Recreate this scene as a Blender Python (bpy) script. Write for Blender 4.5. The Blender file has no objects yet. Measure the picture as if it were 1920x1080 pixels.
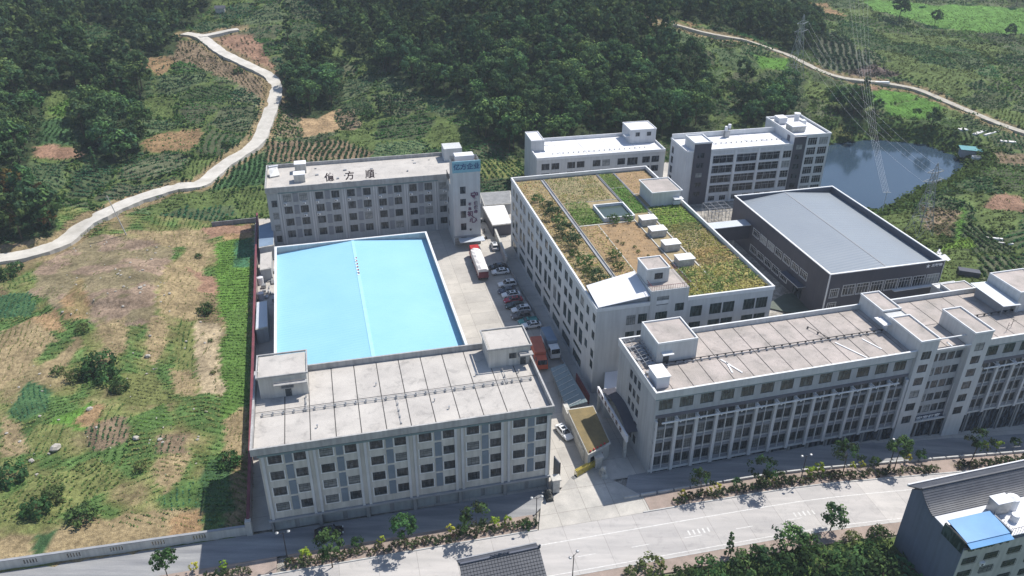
import bpy, math, random
import numpy as np
R = math.radians
S = bpy.context.scene
COL = S.collection
rnd = random.Random(7)

# ------------------------------------------------------------------ camera
CF, CPITCH, CROLL, CH = 1525.81, R(29.75042), R(0.43003), 100.0
fw = np.array([0, math.cos(CPITCH), -math.sin(CPITCH)]); _rt = np.array([1.0, 0, 0]); _up = np.cross(_rt, fw)
rt = _rt * math.cos(CROLL) + _up * math.sin(CROLL); up = np.cross(rt, fw)
from mathutils import Matrix, Vector
cam = bpy.data.cameras.new('camera'); camo = bpy.data.objects.new('camera', cam); COL.objects.link(camo)
m = Matrix.Identity(4)
for i in range(3):
    m[i][0] = rt[i]; m[i][1] = up[i]; m[i][2] = -fw[i]
m[2][3] = CH
camo.matrix_world = m
cam.sensor_width = 36; cam.lens = 36 * CF / 1920; cam.clip_start = 1; cam.clip_end = 8000
S.camera = camo

# ------------------------------------------------------------------ sky, sun, exposure
SUN_EL = R(58); sdir = np.array([0.74, 0.67, 0]); sdir /= np.linalg.norm(sdir)
W = bpy.data.worlds.new('World'); S.world = W; W.use_nodes = True
nt = W.node_tree; bg = nt.nodes['Background']
sky = nt.nodes.new('ShaderNodeTexSky'); sky.sky_type = 'NISHITA'; sky.sun_disc = False
sky.sun_elevation = SUN_EL; sky.sun_rotation = math.atan2(sdir[0], sdir[1]); sky.altitude = 300
sky.air_density = 1.0; sky.dust_density = 0.7; sky.ozone_density = 2.0
nt.links.new(sky.outputs[0], bg.inputs[0]); bg.inputs[1].default_value = 0.125
sl = bpy.data.lights.new('sun', 'SUN'); sl.energy = 4.8; sl.angle = R(0.53); sl.color = (1, 0.95, 0.87)
so = bpy.data.objects.new('sun', sl); COL.objects.link(so)
dv = Vector((-sdir[0] * math.cos(SUN_EL), -sdir[1] * math.cos(SUN_EL), -math.sin(SUN_EL)))
so.rotation_euler = dv.to_track_quat('-Z', 'Y').to_euler(); so.location = (100, 100, 300)
S.view_settings.view_transform = 'Standard'; S.view_settings.look = 'None'
S.view_settings.exposure = 0.34; S.view_settings.gamma = 1.0
S.cycles.max_bounces = 5; S.cycles.diffuse_bounces = 2; S.cycles.glossy_bounces = 2
S.cycles.transmission_bounces = 3; S.cycles.transparent_max_bounces = 6; S.cycles.volume_bounces = 0
S.cycles.use_denoising = True

# ------------------------------------------------------------------ photo pixel -> point at a height
def px(x, y, z=0.0):
    d = fw * CF + rt * (x - 960) - up * (y - 540)
    t = (z - CH) / d[2]
    return np.array([d[0] * t, d[1] * t, z])

# ------------------------------------------------------------------ noise + terrain
def _h(ix, iy, s):
    n = (ix * 374761393 + iy * 668265263 + s * 974634777) & 0xFFFFFFFF
    n = ((n ^ (n >> 13)) * 1274126177) & 0xFFFFFFFF
    return ((n ^ (n >> 16)) & 0xFFFFFF) / float(0xFFFFFF)
def vn(x, y, s=0):
    x = np.asarray(x, float); y = np.asarray(y, float)
    ix = np.floor(x).astype(np.int64); iy = np.floor(y).astype(np.int64)
    fx = x - ix; fy = y - iy; fx = fx * fx * (3 - 2 * fx); fy = fy * fy * (3 - 2 * fy)
    a = _h(ix, iy, s); b = _h(ix + 1, iy, s); c = _h(ix, iy + 1, s); d = _h(ix + 1, iy + 1, s)
    return (a * (1 - fx) + b * fx) * (1 - fy) + (c * (1 - fx) + d * fx) * fy
def fbm(x, y, s=0, o=3):
    r = 0; a = 0.5; t = 0
    for i in range(o):
        r = r + a * vn(x * 2 ** i, y * 2 ** i, s + i); t += a; a *= 0.5
    return r / t
def sstep(a, b, x):
    t = np.clip((x - a) / (b - a), 0, 1); return t * t * (3 - 2 * t)
def pip(P, x, y):
    x = np.asarray(x); y = np.asarray(y); ins = np.zeros(x.shape, bool); n = len(P)
    for i in range(n):
        x1, y1 = P[i][0], P[i][1]; x2, y2 = P[(i + 1) % n][0], P[(i + 1) % n][1]
        if y1 == y2: continue
        c = ((y1 > y) != (y2 > y)) & (x < (x2 - x1) * (y - y1) / (y2 - y1) + x1); ins ^= c
    return ins
def dseg(P, x, y, closed=True):
    d = np.full(np.shape(x), 1e9); n = len(P)
    for i in range(n if closed else n - 1):
        ax, ay = P[i][0], P[i][1]; bx, by = P[(i + 1) % n][0], P[(i + 1) % n][1]
        L = (bx - ax) ** 2 + (by - ay) ** 2 + 1e-9
        t = np.clip(((x - ax) * (bx - ax) + (y - ay) * (by - ay)) / L, 0, 1)
        d = np.minimum(d, np.hypot(x - ax - t * (bx - ax), y - ay - t * (by - ay)))
    return d
RO = np.array([25.4, 97.1]); RA = R(13.0); RU = np.array([math.cos(RA), math.sin(RA)]); RV = np.array([-math.sin(RA), math.cos(RA)])
def rf(u, v): return RO + RU * u + RV * v
def ruv(x, y): return (x - RO[0]) * RU[0] + (y - RO[1]) * RU[1], (x - RO[0]) * RV[0] + (y - RO[1]) * RV[1]
def softp(x, k=3.0): return np.where(x > 30, x, np.log1p(np.exp(np.clip(x / k, -40, 40))) * k)
# walled compound outline (world), flat
COMP = [(-42.0, 94.6), (-74.5, 214), (-60, 216), (-20, 232), (10, 233), (12, 255), (52, 262), (98, 258), (93, 238), (92, 214), (104, 168), (128, 140), (141.3, 136), (16.4, 107)]
POND = [px(*p, -3) for p in [(1400, 300), (1500, 305), (1560, 270), (1640, 262), (1735, 272), (1790, 293), (1808, 312), (1770, 338), (1725, 352), (1690, 372), (1640, 395), (1560, 385), (1450, 360)]]
def h0(x, y):
    x = np.asarray(x, float); y = np.asarray(y, float)
    u, v = ruv(x, y)
    road = np.maximum(-0.1 * softp(u - 27, 4) * (1 - sstep(34, 62, v)), -14)
    s = (-(x + 95)) * 0.62 + (y - 205) * 0.42
    left = 0.20 * softp(s, 10); left = 62 * np.tanh(left / 62)
    left = left * sstep(-55, -110, x) * sstep(175, 215, y)
    mound = 30 * np.exp(-(((x - 25) / 105) ** 2 + ((y - 395) / 85) ** 2)) + 14 * np.exp(-(((x + 40) / 90) ** 2 + ((y - 470) / 90) ** 2))
    back = 0.035 * softp(y - 330, 20) + 0.05 * softp(y - 600, 20)
    rub = 5.0 * np.exp(-(((x + 92) / 19) ** 2 + ((y - 168) / 17) ** 2))
    rr = 0.03 * softp(x - 130, 10) * sstep(150, 200, y)
    dc = np.where(pip(COMP, x, y), 0.0, dseg(COMP, x, y))
    fl = fbm(x / 28, y / 28, 3, 3) * 2.4 - 1.2
    fl = fl + (fbm(x / 8, y / 8, 9, 2) - .5) * 1.9
    hh = (left + mound + back + rub + rr + fl * sstep(1, 12, dc)) * sstep(2, 26, dc) * sstep(12, 20, v)
    dp = np.where(pip(POND, x, y), -1.0, dseg(POND, x, y))
    hh = np.where(dp < 0, -3.9, -3.0 + (hh + 3.0) * sstep(0, 9, dp))
    return hh + road
ROADS = []
def terr(x, y):
    h = h0(x, y); k = sstep(1.0, 4.0, h) * (1 - sstep(420, 480, y)) * (h > 0)
    for P in ROADS: k = k * sstep(3.5, 10, dseg(P, x, y, False))
    st = 1.5; q = np.floor(h / st); f = h / st - q
    return h + (st * (q + sstep(0.72, 1.0, f)) - h) * k * 0.75
def gp(x, y):                       # photo pixel -> point on the terrain
    d = fw * CF + rt * (x - 960) - up * (y - 540); d = d / np.linalg.norm(d)
    t = np.arange(60, 1500, 1.0); X = d[0] * t; Y = d[1] * t; Z = CH + d[2] * t
    hh = terr(X, Y); i = int(np.argmax(Z < hh))
    if i == 0: i = len(t) - 1
    a = t[i] - 1; b = t[i]
    for _ in range(12):
        c = (a + b) / 2
        if CH + d[2] * c < float(terr(np.array([d[0] * c]), np.array([d[1] * c]))[0]): b = c
        else: a = c
    return np.array([d[0] * b, d[1] * b, CH + d[2] * b])
def tz(x, y): return float(terr(np.array([x]), np.array([y]))[0])

# ------------------------------------------------------------------ materials
def nodes(name):
    M = bpy.data.materials.new(name); M.use_nodes = True; t = M.node_tree
    return M, t, t.nodes['Principled BSDF']
def mat(name, c1, c2=None, scale=1.0, rough=0.8, metal=0.0, bump=0.0, stretch=(1, 1, 1), streak=0.0, detail=6, spec=0.3, fine=0.0, joint=None, rz=0.0, stain=0.0):
    M, t, P = nodes(name); N = t.nodes; L = t.links
    P.inputs['Roughness'].default_value = rough; P.inputs['Metallic'].default_value = metal
    P.inputs['Specular IOR Level'].default_value = spec
    tc = N.new('ShaderNodeTexCoord'); mp = N.new('ShaderNodeMapping'); mp.inputs['Scale'].default_value = stretch; mp.inputs['Rotation'].default_value = (0, 0, rz)
    L.new(tc.outputs['Object'], mp.inputs[0])
    no = N.new('ShaderNodeTexNoise'); no.inputs['Scale'].default_value = scale; no.inputs['Detail'].default_value = detail
    no.inputs['Roughness'].default_value = 0.62
    L.new(mp.outputs[0], no.inputs['Vector'])
    cr = N.new('ShaderNodeValToRGB'); cr.color_ramp.elements[0].position = 0.34; cr.color_ramp.elements[1].position = 0.66
    c2 = c2 or tuple(v * 0.8 for v in c1)
    cr.color_ramp.elements[0].color = (*c2, 1); cr.color_ramp.elements[1].color = (*c1, 1)
    L.new(no.outputs[0], cr.inputs[0]); out = cr.outputs[0]
    if streak:
        m2 = N.new('ShaderNodeMapping'); m2.inputs['Scale'].default_value = (1.6, 1.6, 0.10); L.new(tc.outputs['Object'], m2.inputs[0])
        n2 = N.new('ShaderNodeTexNoise'); n2.inputs['Scale'].default_value = 1.0; n2.inputs['Detail'].default_value = 5; L.new(m2.outputs[0], n2.inputs['Vector'])
        r2 = N.new('ShaderNodeValToRGB'); r2.color_ramp.elements[0].position = 0.35; r2.color_ramp.elements[1].position = 0.6
        r2.color_ramp.elements[0].color = (1 - streak,) * 3 + (1,); r2.color_ramp.elements[1].color = (1, 1, 1, 1); L.new(n2.outputs[0], r2.inputs[0])
        mx = N.new('ShaderNodeMix'); mx.data_type = 'RGBA'; mx.blend_type = 'MULTIPLY'; mx.inputs[0].default_value = 1
        L.new(out, mx.inputs[6]); L.new(r2.outputs[0], mx.inputs[7]); out = mx.outputs[2]
    if fine:
        n3 = N.new('ShaderNodeTexNoise'); n3.inputs['Scale'].default_value = 9; n3.inputs['Detail'].default_value = 3; L.new(tc.outputs['Object'], n3.inputs['Vector'])
        r3 = N.new('ShaderNodeValToRGB'); r3.color_ramp.elements[0].position = 0.35; r3.color_ramp.elements[1].position = 0.65
        r3.color_ramp.elements[0].color = (1 - fine,) * 3 + (1,); r3.color_ramp.elements[1].color = (1, 1, 1, 1); L.new(n3.outputs[0], r3.inputs[0])
        mx = N.new('ShaderNodeMix'); mx.data_type = 'RGBA'; mx.blend_type = 'MULTIPLY'; mx.inputs[0].default_value = 1
        L.new(out, mx.inputs[6]); L.new(r3.outputs[0], mx.inputs[7]); out = mx.outputs[2]
    if stain:
        n5 = N.new('ShaderNodeTexNoise'); n5.inputs['Scale'].default_value = .45; n5.inputs['Detail'].default_value = 8; n5.inputs['Roughness'].default_value = .7; n5.inputs['Distortion'].default_value = .6; L.new(tc.outputs['Object'], n5.inputs['Vector'])
        r5 = N.new('ShaderNodeValToRGB'); r5.color_ramp.elements[0].position = 0.36; r5.color_ramp.elements[1].position = 0.46; r5.color_ramp.elements[0].color = (1 - stain, 1 - stain * .98, 1 - stain * .95, 1); r5.color_ramp.elements[1].color = (1, 1, 1, 1); L.new(n5.outputs[0], r5.inputs[0])
        mx = N.new('ShaderNodeMix'); mx.data_type = 'RGBA'; mx.blend_type = 'MULTIPLY'; mx.inputs[0].default_value = 1
        L.new(out, mx.inputs[6]); L.new(r5.outputs[0], mx.inputs[7]); out = mx.outputs[2]
    if joint:
        m4 = N.new('ShaderNodeMapping'); m4.inputs['Rotation'].default_value = (0, 0, rz); L.new(tc.outputs['Object'], m4.inputs[0])
        bk = N.new('ShaderNodeTexBrick'); bk.offset = joint[3] if len(joint) > 3 else 0; bk.inputs['Scale'].default_value = 1; bk.inputs['Brick Width'].default_value = joint[0]; bk.inputs['Row Height'].default_value = joint[1]; bk.inputs['Mortar Size'].default_value = joint[2]
        bk.inputs['Color1'].default_value = (1, 1, 1, 1); bk.inputs['Color2'].default_value = (.88, .88, .89, 1); bk.inputs['Mortar'].default_value = (.55, .54, .53, 1); L.new(m4.outputs[0], bk.inputs['Vector'])
        mx = N.new('ShaderNodeMix'); mx.data_type = 'RGBA'; mx.blend_type = 'MULTIPLY'; mx.inputs[0].default_value = 1
        L.new(out, mx.inputs[6]); L.new(bk.outputs[0], mx.inputs[7]); out = mx.outputs[2]
    L.new(out, P.inputs['Base Color'])
    if bump:
        b = N.new('ShaderNodeBump'); b.inputs['Strength'].default_value = bump; b.inputs['Distance'].default_value = 0.1
        L.new(no.outputs[0], b.inputs['Height']); L.new(b.outputs[0], P.inputs['Normal'])
    return M
def leafmat(name, trans=0.25, tint=(1, 1, 1)):
    M = bpy.data.materials.new(name); M.use_nodes = True; t = M.node_tree; N = t.nodes; L = t.links
    N.remove(N['Principled BSDF']); o = N['Material Output']
    at = N.new('ShaderNodeVertexColor'); at.layer_name = 'col'
    oi = N.new('ShaderNodeObjectInfo'); hs = N.new('ShaderNodeHueSaturation')
    mr = N.new('ShaderNodeMapRange'); mr.inputs[3].default_value = 0.75; mr.inputs[4].default_value = 1.3
    L.new(oi.outputs['Random'], mr.inputs[0]); L.new(mr.outputs[0], hs.inputs['Value'])
    m2 = N.new('ShaderNodeMapRange'); m2.inputs[3].default_value = 0.475; m2.inputs[4].default_value = 0.525
    ml = N.new('ShaderNodeMath'); ml.operation = 'FRACT'; mm = N.new('ShaderNodeMath'); mm.operation = 'MULTIPLY'; mm.inputs[1].default_value = 7.3
    L.new(oi.outputs['Random'], mm.inputs[0]); L.new(mm.outputs[0], ml.inputs[0]); L.new(ml.outputs[0], m2.inputs[0]); L.new(m2.outputs[0], hs.inputs['Hue'])
    L.new(at.outputs[0], hs.inputs['Color'])
    d = N.new('ShaderNodeBsdfDiffuse'); tr = N.new('ShaderNodeBsdfTranslucent'); mx = N.new('ShaderNodeMixShader'); mx.inputs[0].default_value = trans
    L.new(hs.outputs[0], d.inputs[0]); L.new(hs.outputs[0], tr.inputs[0]); L.new(d.outputs[0], mx.inputs[1]); L.new(tr.outputs[0], mx.inputs[2]); L.new(mx.outputs[0], o.inputs[0])
    return M
def glassmat(name, dark, light, amt=0.5):
    M, t, P = nodes(name); N = t.nodes; L = t.links
    oi = N.new('ShaderNodeObjectInfo'); tc = N.new('ShaderNodeTexCoord'); mp = N.new('ShaderNodeMapping'); mp.inputs['Scale'].default_value = (2.2, 2.2, 0.5)
    L.new(tc.outputs['Object'], mp.inputs[0]); ad = N.new('ShaderNodeVectorMath'); ad.operation = 'ADD'; L.new(mp.outputs[0], ad.inputs[0])
    ml = N.new('ShaderNodeMath'); ml.operation = 'MULTIPLY'; ml.inputs[1].default_value = 57; L.new(oi.outputs['Random'], ml.inputs[0]); L.new(ml.outputs[0], ad.inputs[1])
    no = N.new('ShaderNodeTexNoise'); no.inputs['Scale'].default_value = 1.0; no.inputs['Detail'].default_value = 2; L.new(ad.outputs[0], no.inputs['Vector'])
    cr = N.new('ShaderNodeValToRGB'); cr.color_ramp.elements[0].position = 0.48; cr.color_ramp.elements[1].position = 0.60
    cr.color_ramp.elements[0].color = (*dark, 1); cr.color_ramp.elements[1].color = (*light, 1); L.new(no.outputs[0], cr.inputs[0])
    mx = N.new('ShaderNodeMix'); mx.data_type = 'RGBA'; mx.inputs[0].default_value = amt
    mx.inputs[6].default_value = (*dark, 1); L.new(cr.outputs[0], mx.inputs[7]); L.new(mx.outputs[2], P.inputs['Base Color'])
    P.inputs['Roughness'].default_value = 0.12; P.inputs['Specular IOR Level'].default_value = 0.32
    return M
def corrug(name, c1, c2, period=0.8, axis=0, rough=0.45, metal=0.0, patch=0.3, depth=0.05):
    M, t, P = nodes(name); N = t.nodes; L = t.links
    tc = N.new('ShaderNodeTexCoord'); wv = N.new('ShaderNodeTexWave'); wv.bands_direction = 'XYZ'[axis]; wv.inputs['Scale'].default_value = 0.314 / period
    L.new(tc.outputs['Object'], wv.inputs['Vector'])
    no = N.new('ShaderNodeTexNoise'); no.inputs['Scale'].default_value = 0.12; no.inputs['Detail'].default_value = 6; L.new(tc.outputs['Object'], no.inputs['Vector'])
    cr = N.new('ShaderNodeValToRGB'); cr.color_ramp.elements[0].position = 0.5 - patch; cr.color_ramp.elements[1].position = 0.5 + patch
    cr.color_ramp.elements[0].color = (*c2, 1); cr.color_ramp.elements[1].color = (*c1, 1); L.new(no.outputs[0], cr.inputs[0])
    L.new(cr.outputs[0], P.inputs['Base Color']); P.inputs['Roughness'].default_value = rough; P.inputs['Metallic'].default_value = metal
    b = N.new('ShaderNodeBump'); b.inputs['Strength'].default_value = 0.6; b.inputs['Distance'].default_value = depth
    L.new(wv.outputs[0], b.inputs['Height']); L.new(b.outputs[0], P.inputs['Normal'])
    return M
MT = {}
def mset(k, *a, **kw): MT[k] = mat(k, *a, **kw); return MT[k]
mset('wall_grey', (.40, .415, .43), (.35, .365, .38), .25, .85, streak=.16)
mset('wall_light', (.55, .56, .56), (.48, .49, .495), .2, .85, streak=.12)
mset('wall_pale', (.60, .61, .62), (.53, .54, .555), .2, .8, streak=.10)
mset('wall_warm', (.56, .54, .50), (.47, .455, .42), .3, .85, streak=.18)
mset('pilaster', (.54, .55, .56), (.47, .475, .49), .3, .85, streak=.12)
mset('trim_white', (.68, .69, .70), (.58, .59, .60), .6, .7)
mset('trim_grey', (.30, .31, .33), (.24, .25, .27), .6, .8)
mset('band_teal', (.17, .24, .25), (.12, .18, .20), .5, .7)
mset('blue_panel', (.17, .21, .26), (.13, .17, .21), .5, .6)
mset('grey_panel', (.22, .235, .26), (.18, .19, .215), .5, .7)
mset('dark_clad', (.085, .085, .105), (.065, .067, .085), .15, .55, streak=.1)
mset('dark_tile', (.10, .11, .14), (.08, .085, .11), .6, .5)
mset('plinth', (.28, .285, .29), (.22, .225, .23), .4, .85, streak=.2)
mset('shutter', (.36, .38, .38), (.29, .31, .32), .5, .6, streak=.15)
mset('roof_conc', (.52, .49, .455), (.42, .395, .37), .22, .9, bump=.15, fine=.12, stain=.22)
mset('roof_conc_pink', (.47, .415, .385), (.33, .30, .275), .25, .9, bump=.15, fine=.15, stain=.22)
mset('roof_white', (.74, .74, .76), (.62, .62, .65), .15, .8, fine=.06)
mset('parapet', (.43, .425, .42), (.33, .325, .32), .3, .88, streak=.22, stain=.12)
mset('seam', (.10, .095, .09), (.06, .06, .06), 1, .9)
mset('yard', (.53, .50, .455), (.38, .36, .33), .12, .9, fine=.10, bump=.1, joint=(6, 5, .035), rz=R(-14), stain=.12)
mset('apron', (.58, .55, .50), (.38, .365, .34), .16, .9, fine=.14, joint=(5, 5, .04), rz=R(-13), stain=.12)
mset('asphalt_pale', (.52, .495, .475), (.40, .385, .375), .5, .88, fine=.08, stretch=(.12, 1, 1), rz=R(-13), joint=(6, 50, .03), stain=.12)
mset('forecourt', (.34, .34, .34), (.19, .195, .21), .35, .9, fine=.15, stretch=(.15, 1.4, 1), rz=R(-13))
mset('paver_red', (.38, .30, .26), (.27, .22, .19), .5, .9, fine=.2)
mset('lane', (.40, .38, .35), (.28, .265, .245), .2, .92, fine=.15)
mset('paint', (.66, .655, .64), (.48, .47, .455), 2.5, .8)
mset('kerb', (.50, .50, .49), (.38, .38, .37), 1, .85)
mset('hill_road', (.60, .57, .52), (.44, .415, .37), .25, .92, fine=.1)
mset('dirt', (.36, .27, .18), (.26, .19, .125), .8, .95, bump=.5, fine=.3)
mset('soil_brown', (.40, .27, .15), (.27, .19, .11), .6, .95, bump=.5, fine=.3); mset('soil_green', (.16, .18, .07), (.11, .13, .05), .6, .95, bump=.5, fine=.3)
mset('soil_roof', (.40, .32, .19), (.26, .21, .12), .5, .95, bump=.5, fine=.35)
mset('metal', (.42, .43, .44), (.30, .31, .32), 1, .45, metal=.6)
mset('dark_metal', (.05, .05, .055), (.035, .035, .04), 1, .5, metal=.3)
mset('frame_dark', (.07, .08, .085), (.05, .055, .06), 1, .5)
mset('frame_light', (.55, .56, .57), (.45, .46, .47), 1, .5)
mset('white_paint', (.78, .78, .78), (.66, .66, .66), .8, .5)
mset('canvas_white', (.78, .77, .76), (.60, .56, .55), 1.2, .8, bump=.4)
mset('red', (.42, .035, .04), (.32, .03, .03), 1, .4)
mset('orange', (.55, .12, .06), (.42, .09, .05), .6, .6)
mset('maroon', (.20, .055, .07), (.13, .04, .05), .5, .7)
mset('wall_pink', (.45, .36, .35), (.34, .26, .25), .4, .85, streak=.2)
mset('brick', (.30, .17, .12), (.20, .13, .10), 1, .9)
mset('teal_tarp', (.10, .30, .32), (.08, .22, .24), .5, .6)
mset('awning_blue', (.20, .27, .36), (.15, .21, .29), .3, .5)
mset('letters', (.12, .07, .07), (.09, .05, .05), 1, .6)
mset('letters_white', (.8, .8, .8), (.7, .7, .7), 1, .6)
mset('letters_blue', (.05, .10, .22), (.04, .08, .18), 1, .6)
mset('letters_purple', (.15, .07, .14), (.11, .05, .10), 1, .6)
mset('sign_blue', (.22, .42, .50), (.18, .36, .44), .8, .6)
mset('yellow', (.60, .48, .08), (.45, .36, .06), 2, .6)
mset('stone', (.55, .54, .50), (.36, .35, .33), 1.5, .85, bump=.4)
mset('dark_stone', (.12, .12, .11), (.07, .07, .065), 1.5, .85, bump=.4)
mset('rock', (.46, .43, .38), (.30, .28, .25), 1, .9, bump=.5)
mset('bark', (.10, .075, .05), (.06, .045, .03), 3, .95)
mset('tile_dark', (.085, .09, .105), (.06, .065, .08), .6, .55)
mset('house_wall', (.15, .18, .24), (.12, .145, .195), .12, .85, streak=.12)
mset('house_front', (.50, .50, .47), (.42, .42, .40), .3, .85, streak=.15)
mset('blue_glass', (.11, .29, .54), (.09, .24, .46), .25, .22)
mset('tyre', (.02, .02, .02), (.015, .015, .015), 1, .8)
mset('mossy', (.27, .205, .10), (.17, .14, .075), .4, .95, fine=.3)
mset('wire', (.55, .56, .58), (.45, .46, .48), 1, .5)
mset('moss_green', (.10, .12, .10), (.07, .09, .07), .6, .5)
MT['pond'] = mat('pond', (.035, .06, .09), (.028, .05, .078), .03, .10, spec=.5, bump=.02)
MT['pool'] = mat('pool', (.06, .085, .07), (.05, .07, .06), .1, .12, spec=.5)
MT['shed_blue'] = corrug('shed_blue', (.285, .535, .69), (.24, .485, .65), .9, 1, .38, 0, .3, .04)
MT['shed_grey'] = corrug('shed_grey', (.215, .245, .28), (.18, .21, .25), 1.1, 1, .5, .1, .3, .05)
mset('valley_road', (.50, .47, .41), (.34, .31, .25), .5, .95, fine=.2)
MT['clad_white'] = corrug('clad_white', (.50, .53, .56), (.44, .47, .50), .9, 0, .6, 0, .2, .04)
MT['canopy_sheet'] = corrug('canopy_sheet', (.55, .58, .62), (.46, .49, .53), .5, 0, .5, .1, .2, .03)
MT['shed_sheet'] = corrug('shed_sheet', (.19, .24, .25), (.13, .17, .18), .6, 1, .35, .1, .3, .05)
MT['glass'] = glassmat('glass', (.020, .028, .036), (.13, .15, .17), .65)
MT['glass_green'] = glassmat('glass_green', (.018, .034, .034), (.10, .14, .14), .6)
MT['glass_dark'] = glassmat('glass_dark', (.012, .016, .022), (.13, .15, .18), .6)
MT['leaf'] = leafmat('leaf', .28)
MT['crop'] = leafmat('crop', .32)
mset('curtain', (.30, .31, .31), (.16, .18, .19), 1.2, .35, spec=.4)
# curved tile courses for the town houses
MT['tile_course'] = corrug('tile_course', (.10, .105, .13), (.075, .08, .10), .45, 1, .5, 0, .3, .18)
# ground: vertex colour x noise
def groundmat():
    M, t, P = nodes('ground_cover'); N = t.nodes; L = t.links
    at = N.new('ShaderNodeVertexColor'); at.layer_name = 'col'; tc = N.new('ShaderNodeTexCoord')
    o = at.outputs[0]; last = None
    for sc, lo, hi in ((0.22, .72, 1.28), (1.3, .70, 1.30), (5.0, .75, 1.25)):
        n = N.new('ShaderNodeTexNoise'); n.inputs['Scale'].default_value = sc; n.inputs['Detail'].default_value = 4; L.new(tc.outputs['Object'], n.inputs['Vector'])
        mr = N.new('ShaderNodeMapRange'); mr.inputs[1].default_value = .33; mr.inputs[2].default_value = .67; mr.inputs[3].default_value = lo; mr.inputs[4].default_value = hi; L.new(n.outputs[0], mr.inputs[0])
        v = N.new('ShaderNodeVectorMath'); v.operation = 'MULTIPLY'; L.new(o, v.inputs[0]); L.new(mr.outputs[0], v.inputs[1]); o = v.outputs[0]; last = n
    L.new(o, P.inputs['Base Color']); P.inputs['Roughness'].default_value = .95; P.inputs['Specular IOR Level'].default_value = .1
    b = N.new('ShaderNodeBump'); b.inputs['Strength'].default_value = .7; b.inputs['Distance'].default_value = .25; L.new(last.outputs[0], b.inputs['Height']); L.new(b.outputs[0], P.inputs['Normal'])
    return M
MT['ground'] = groundmat()

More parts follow.
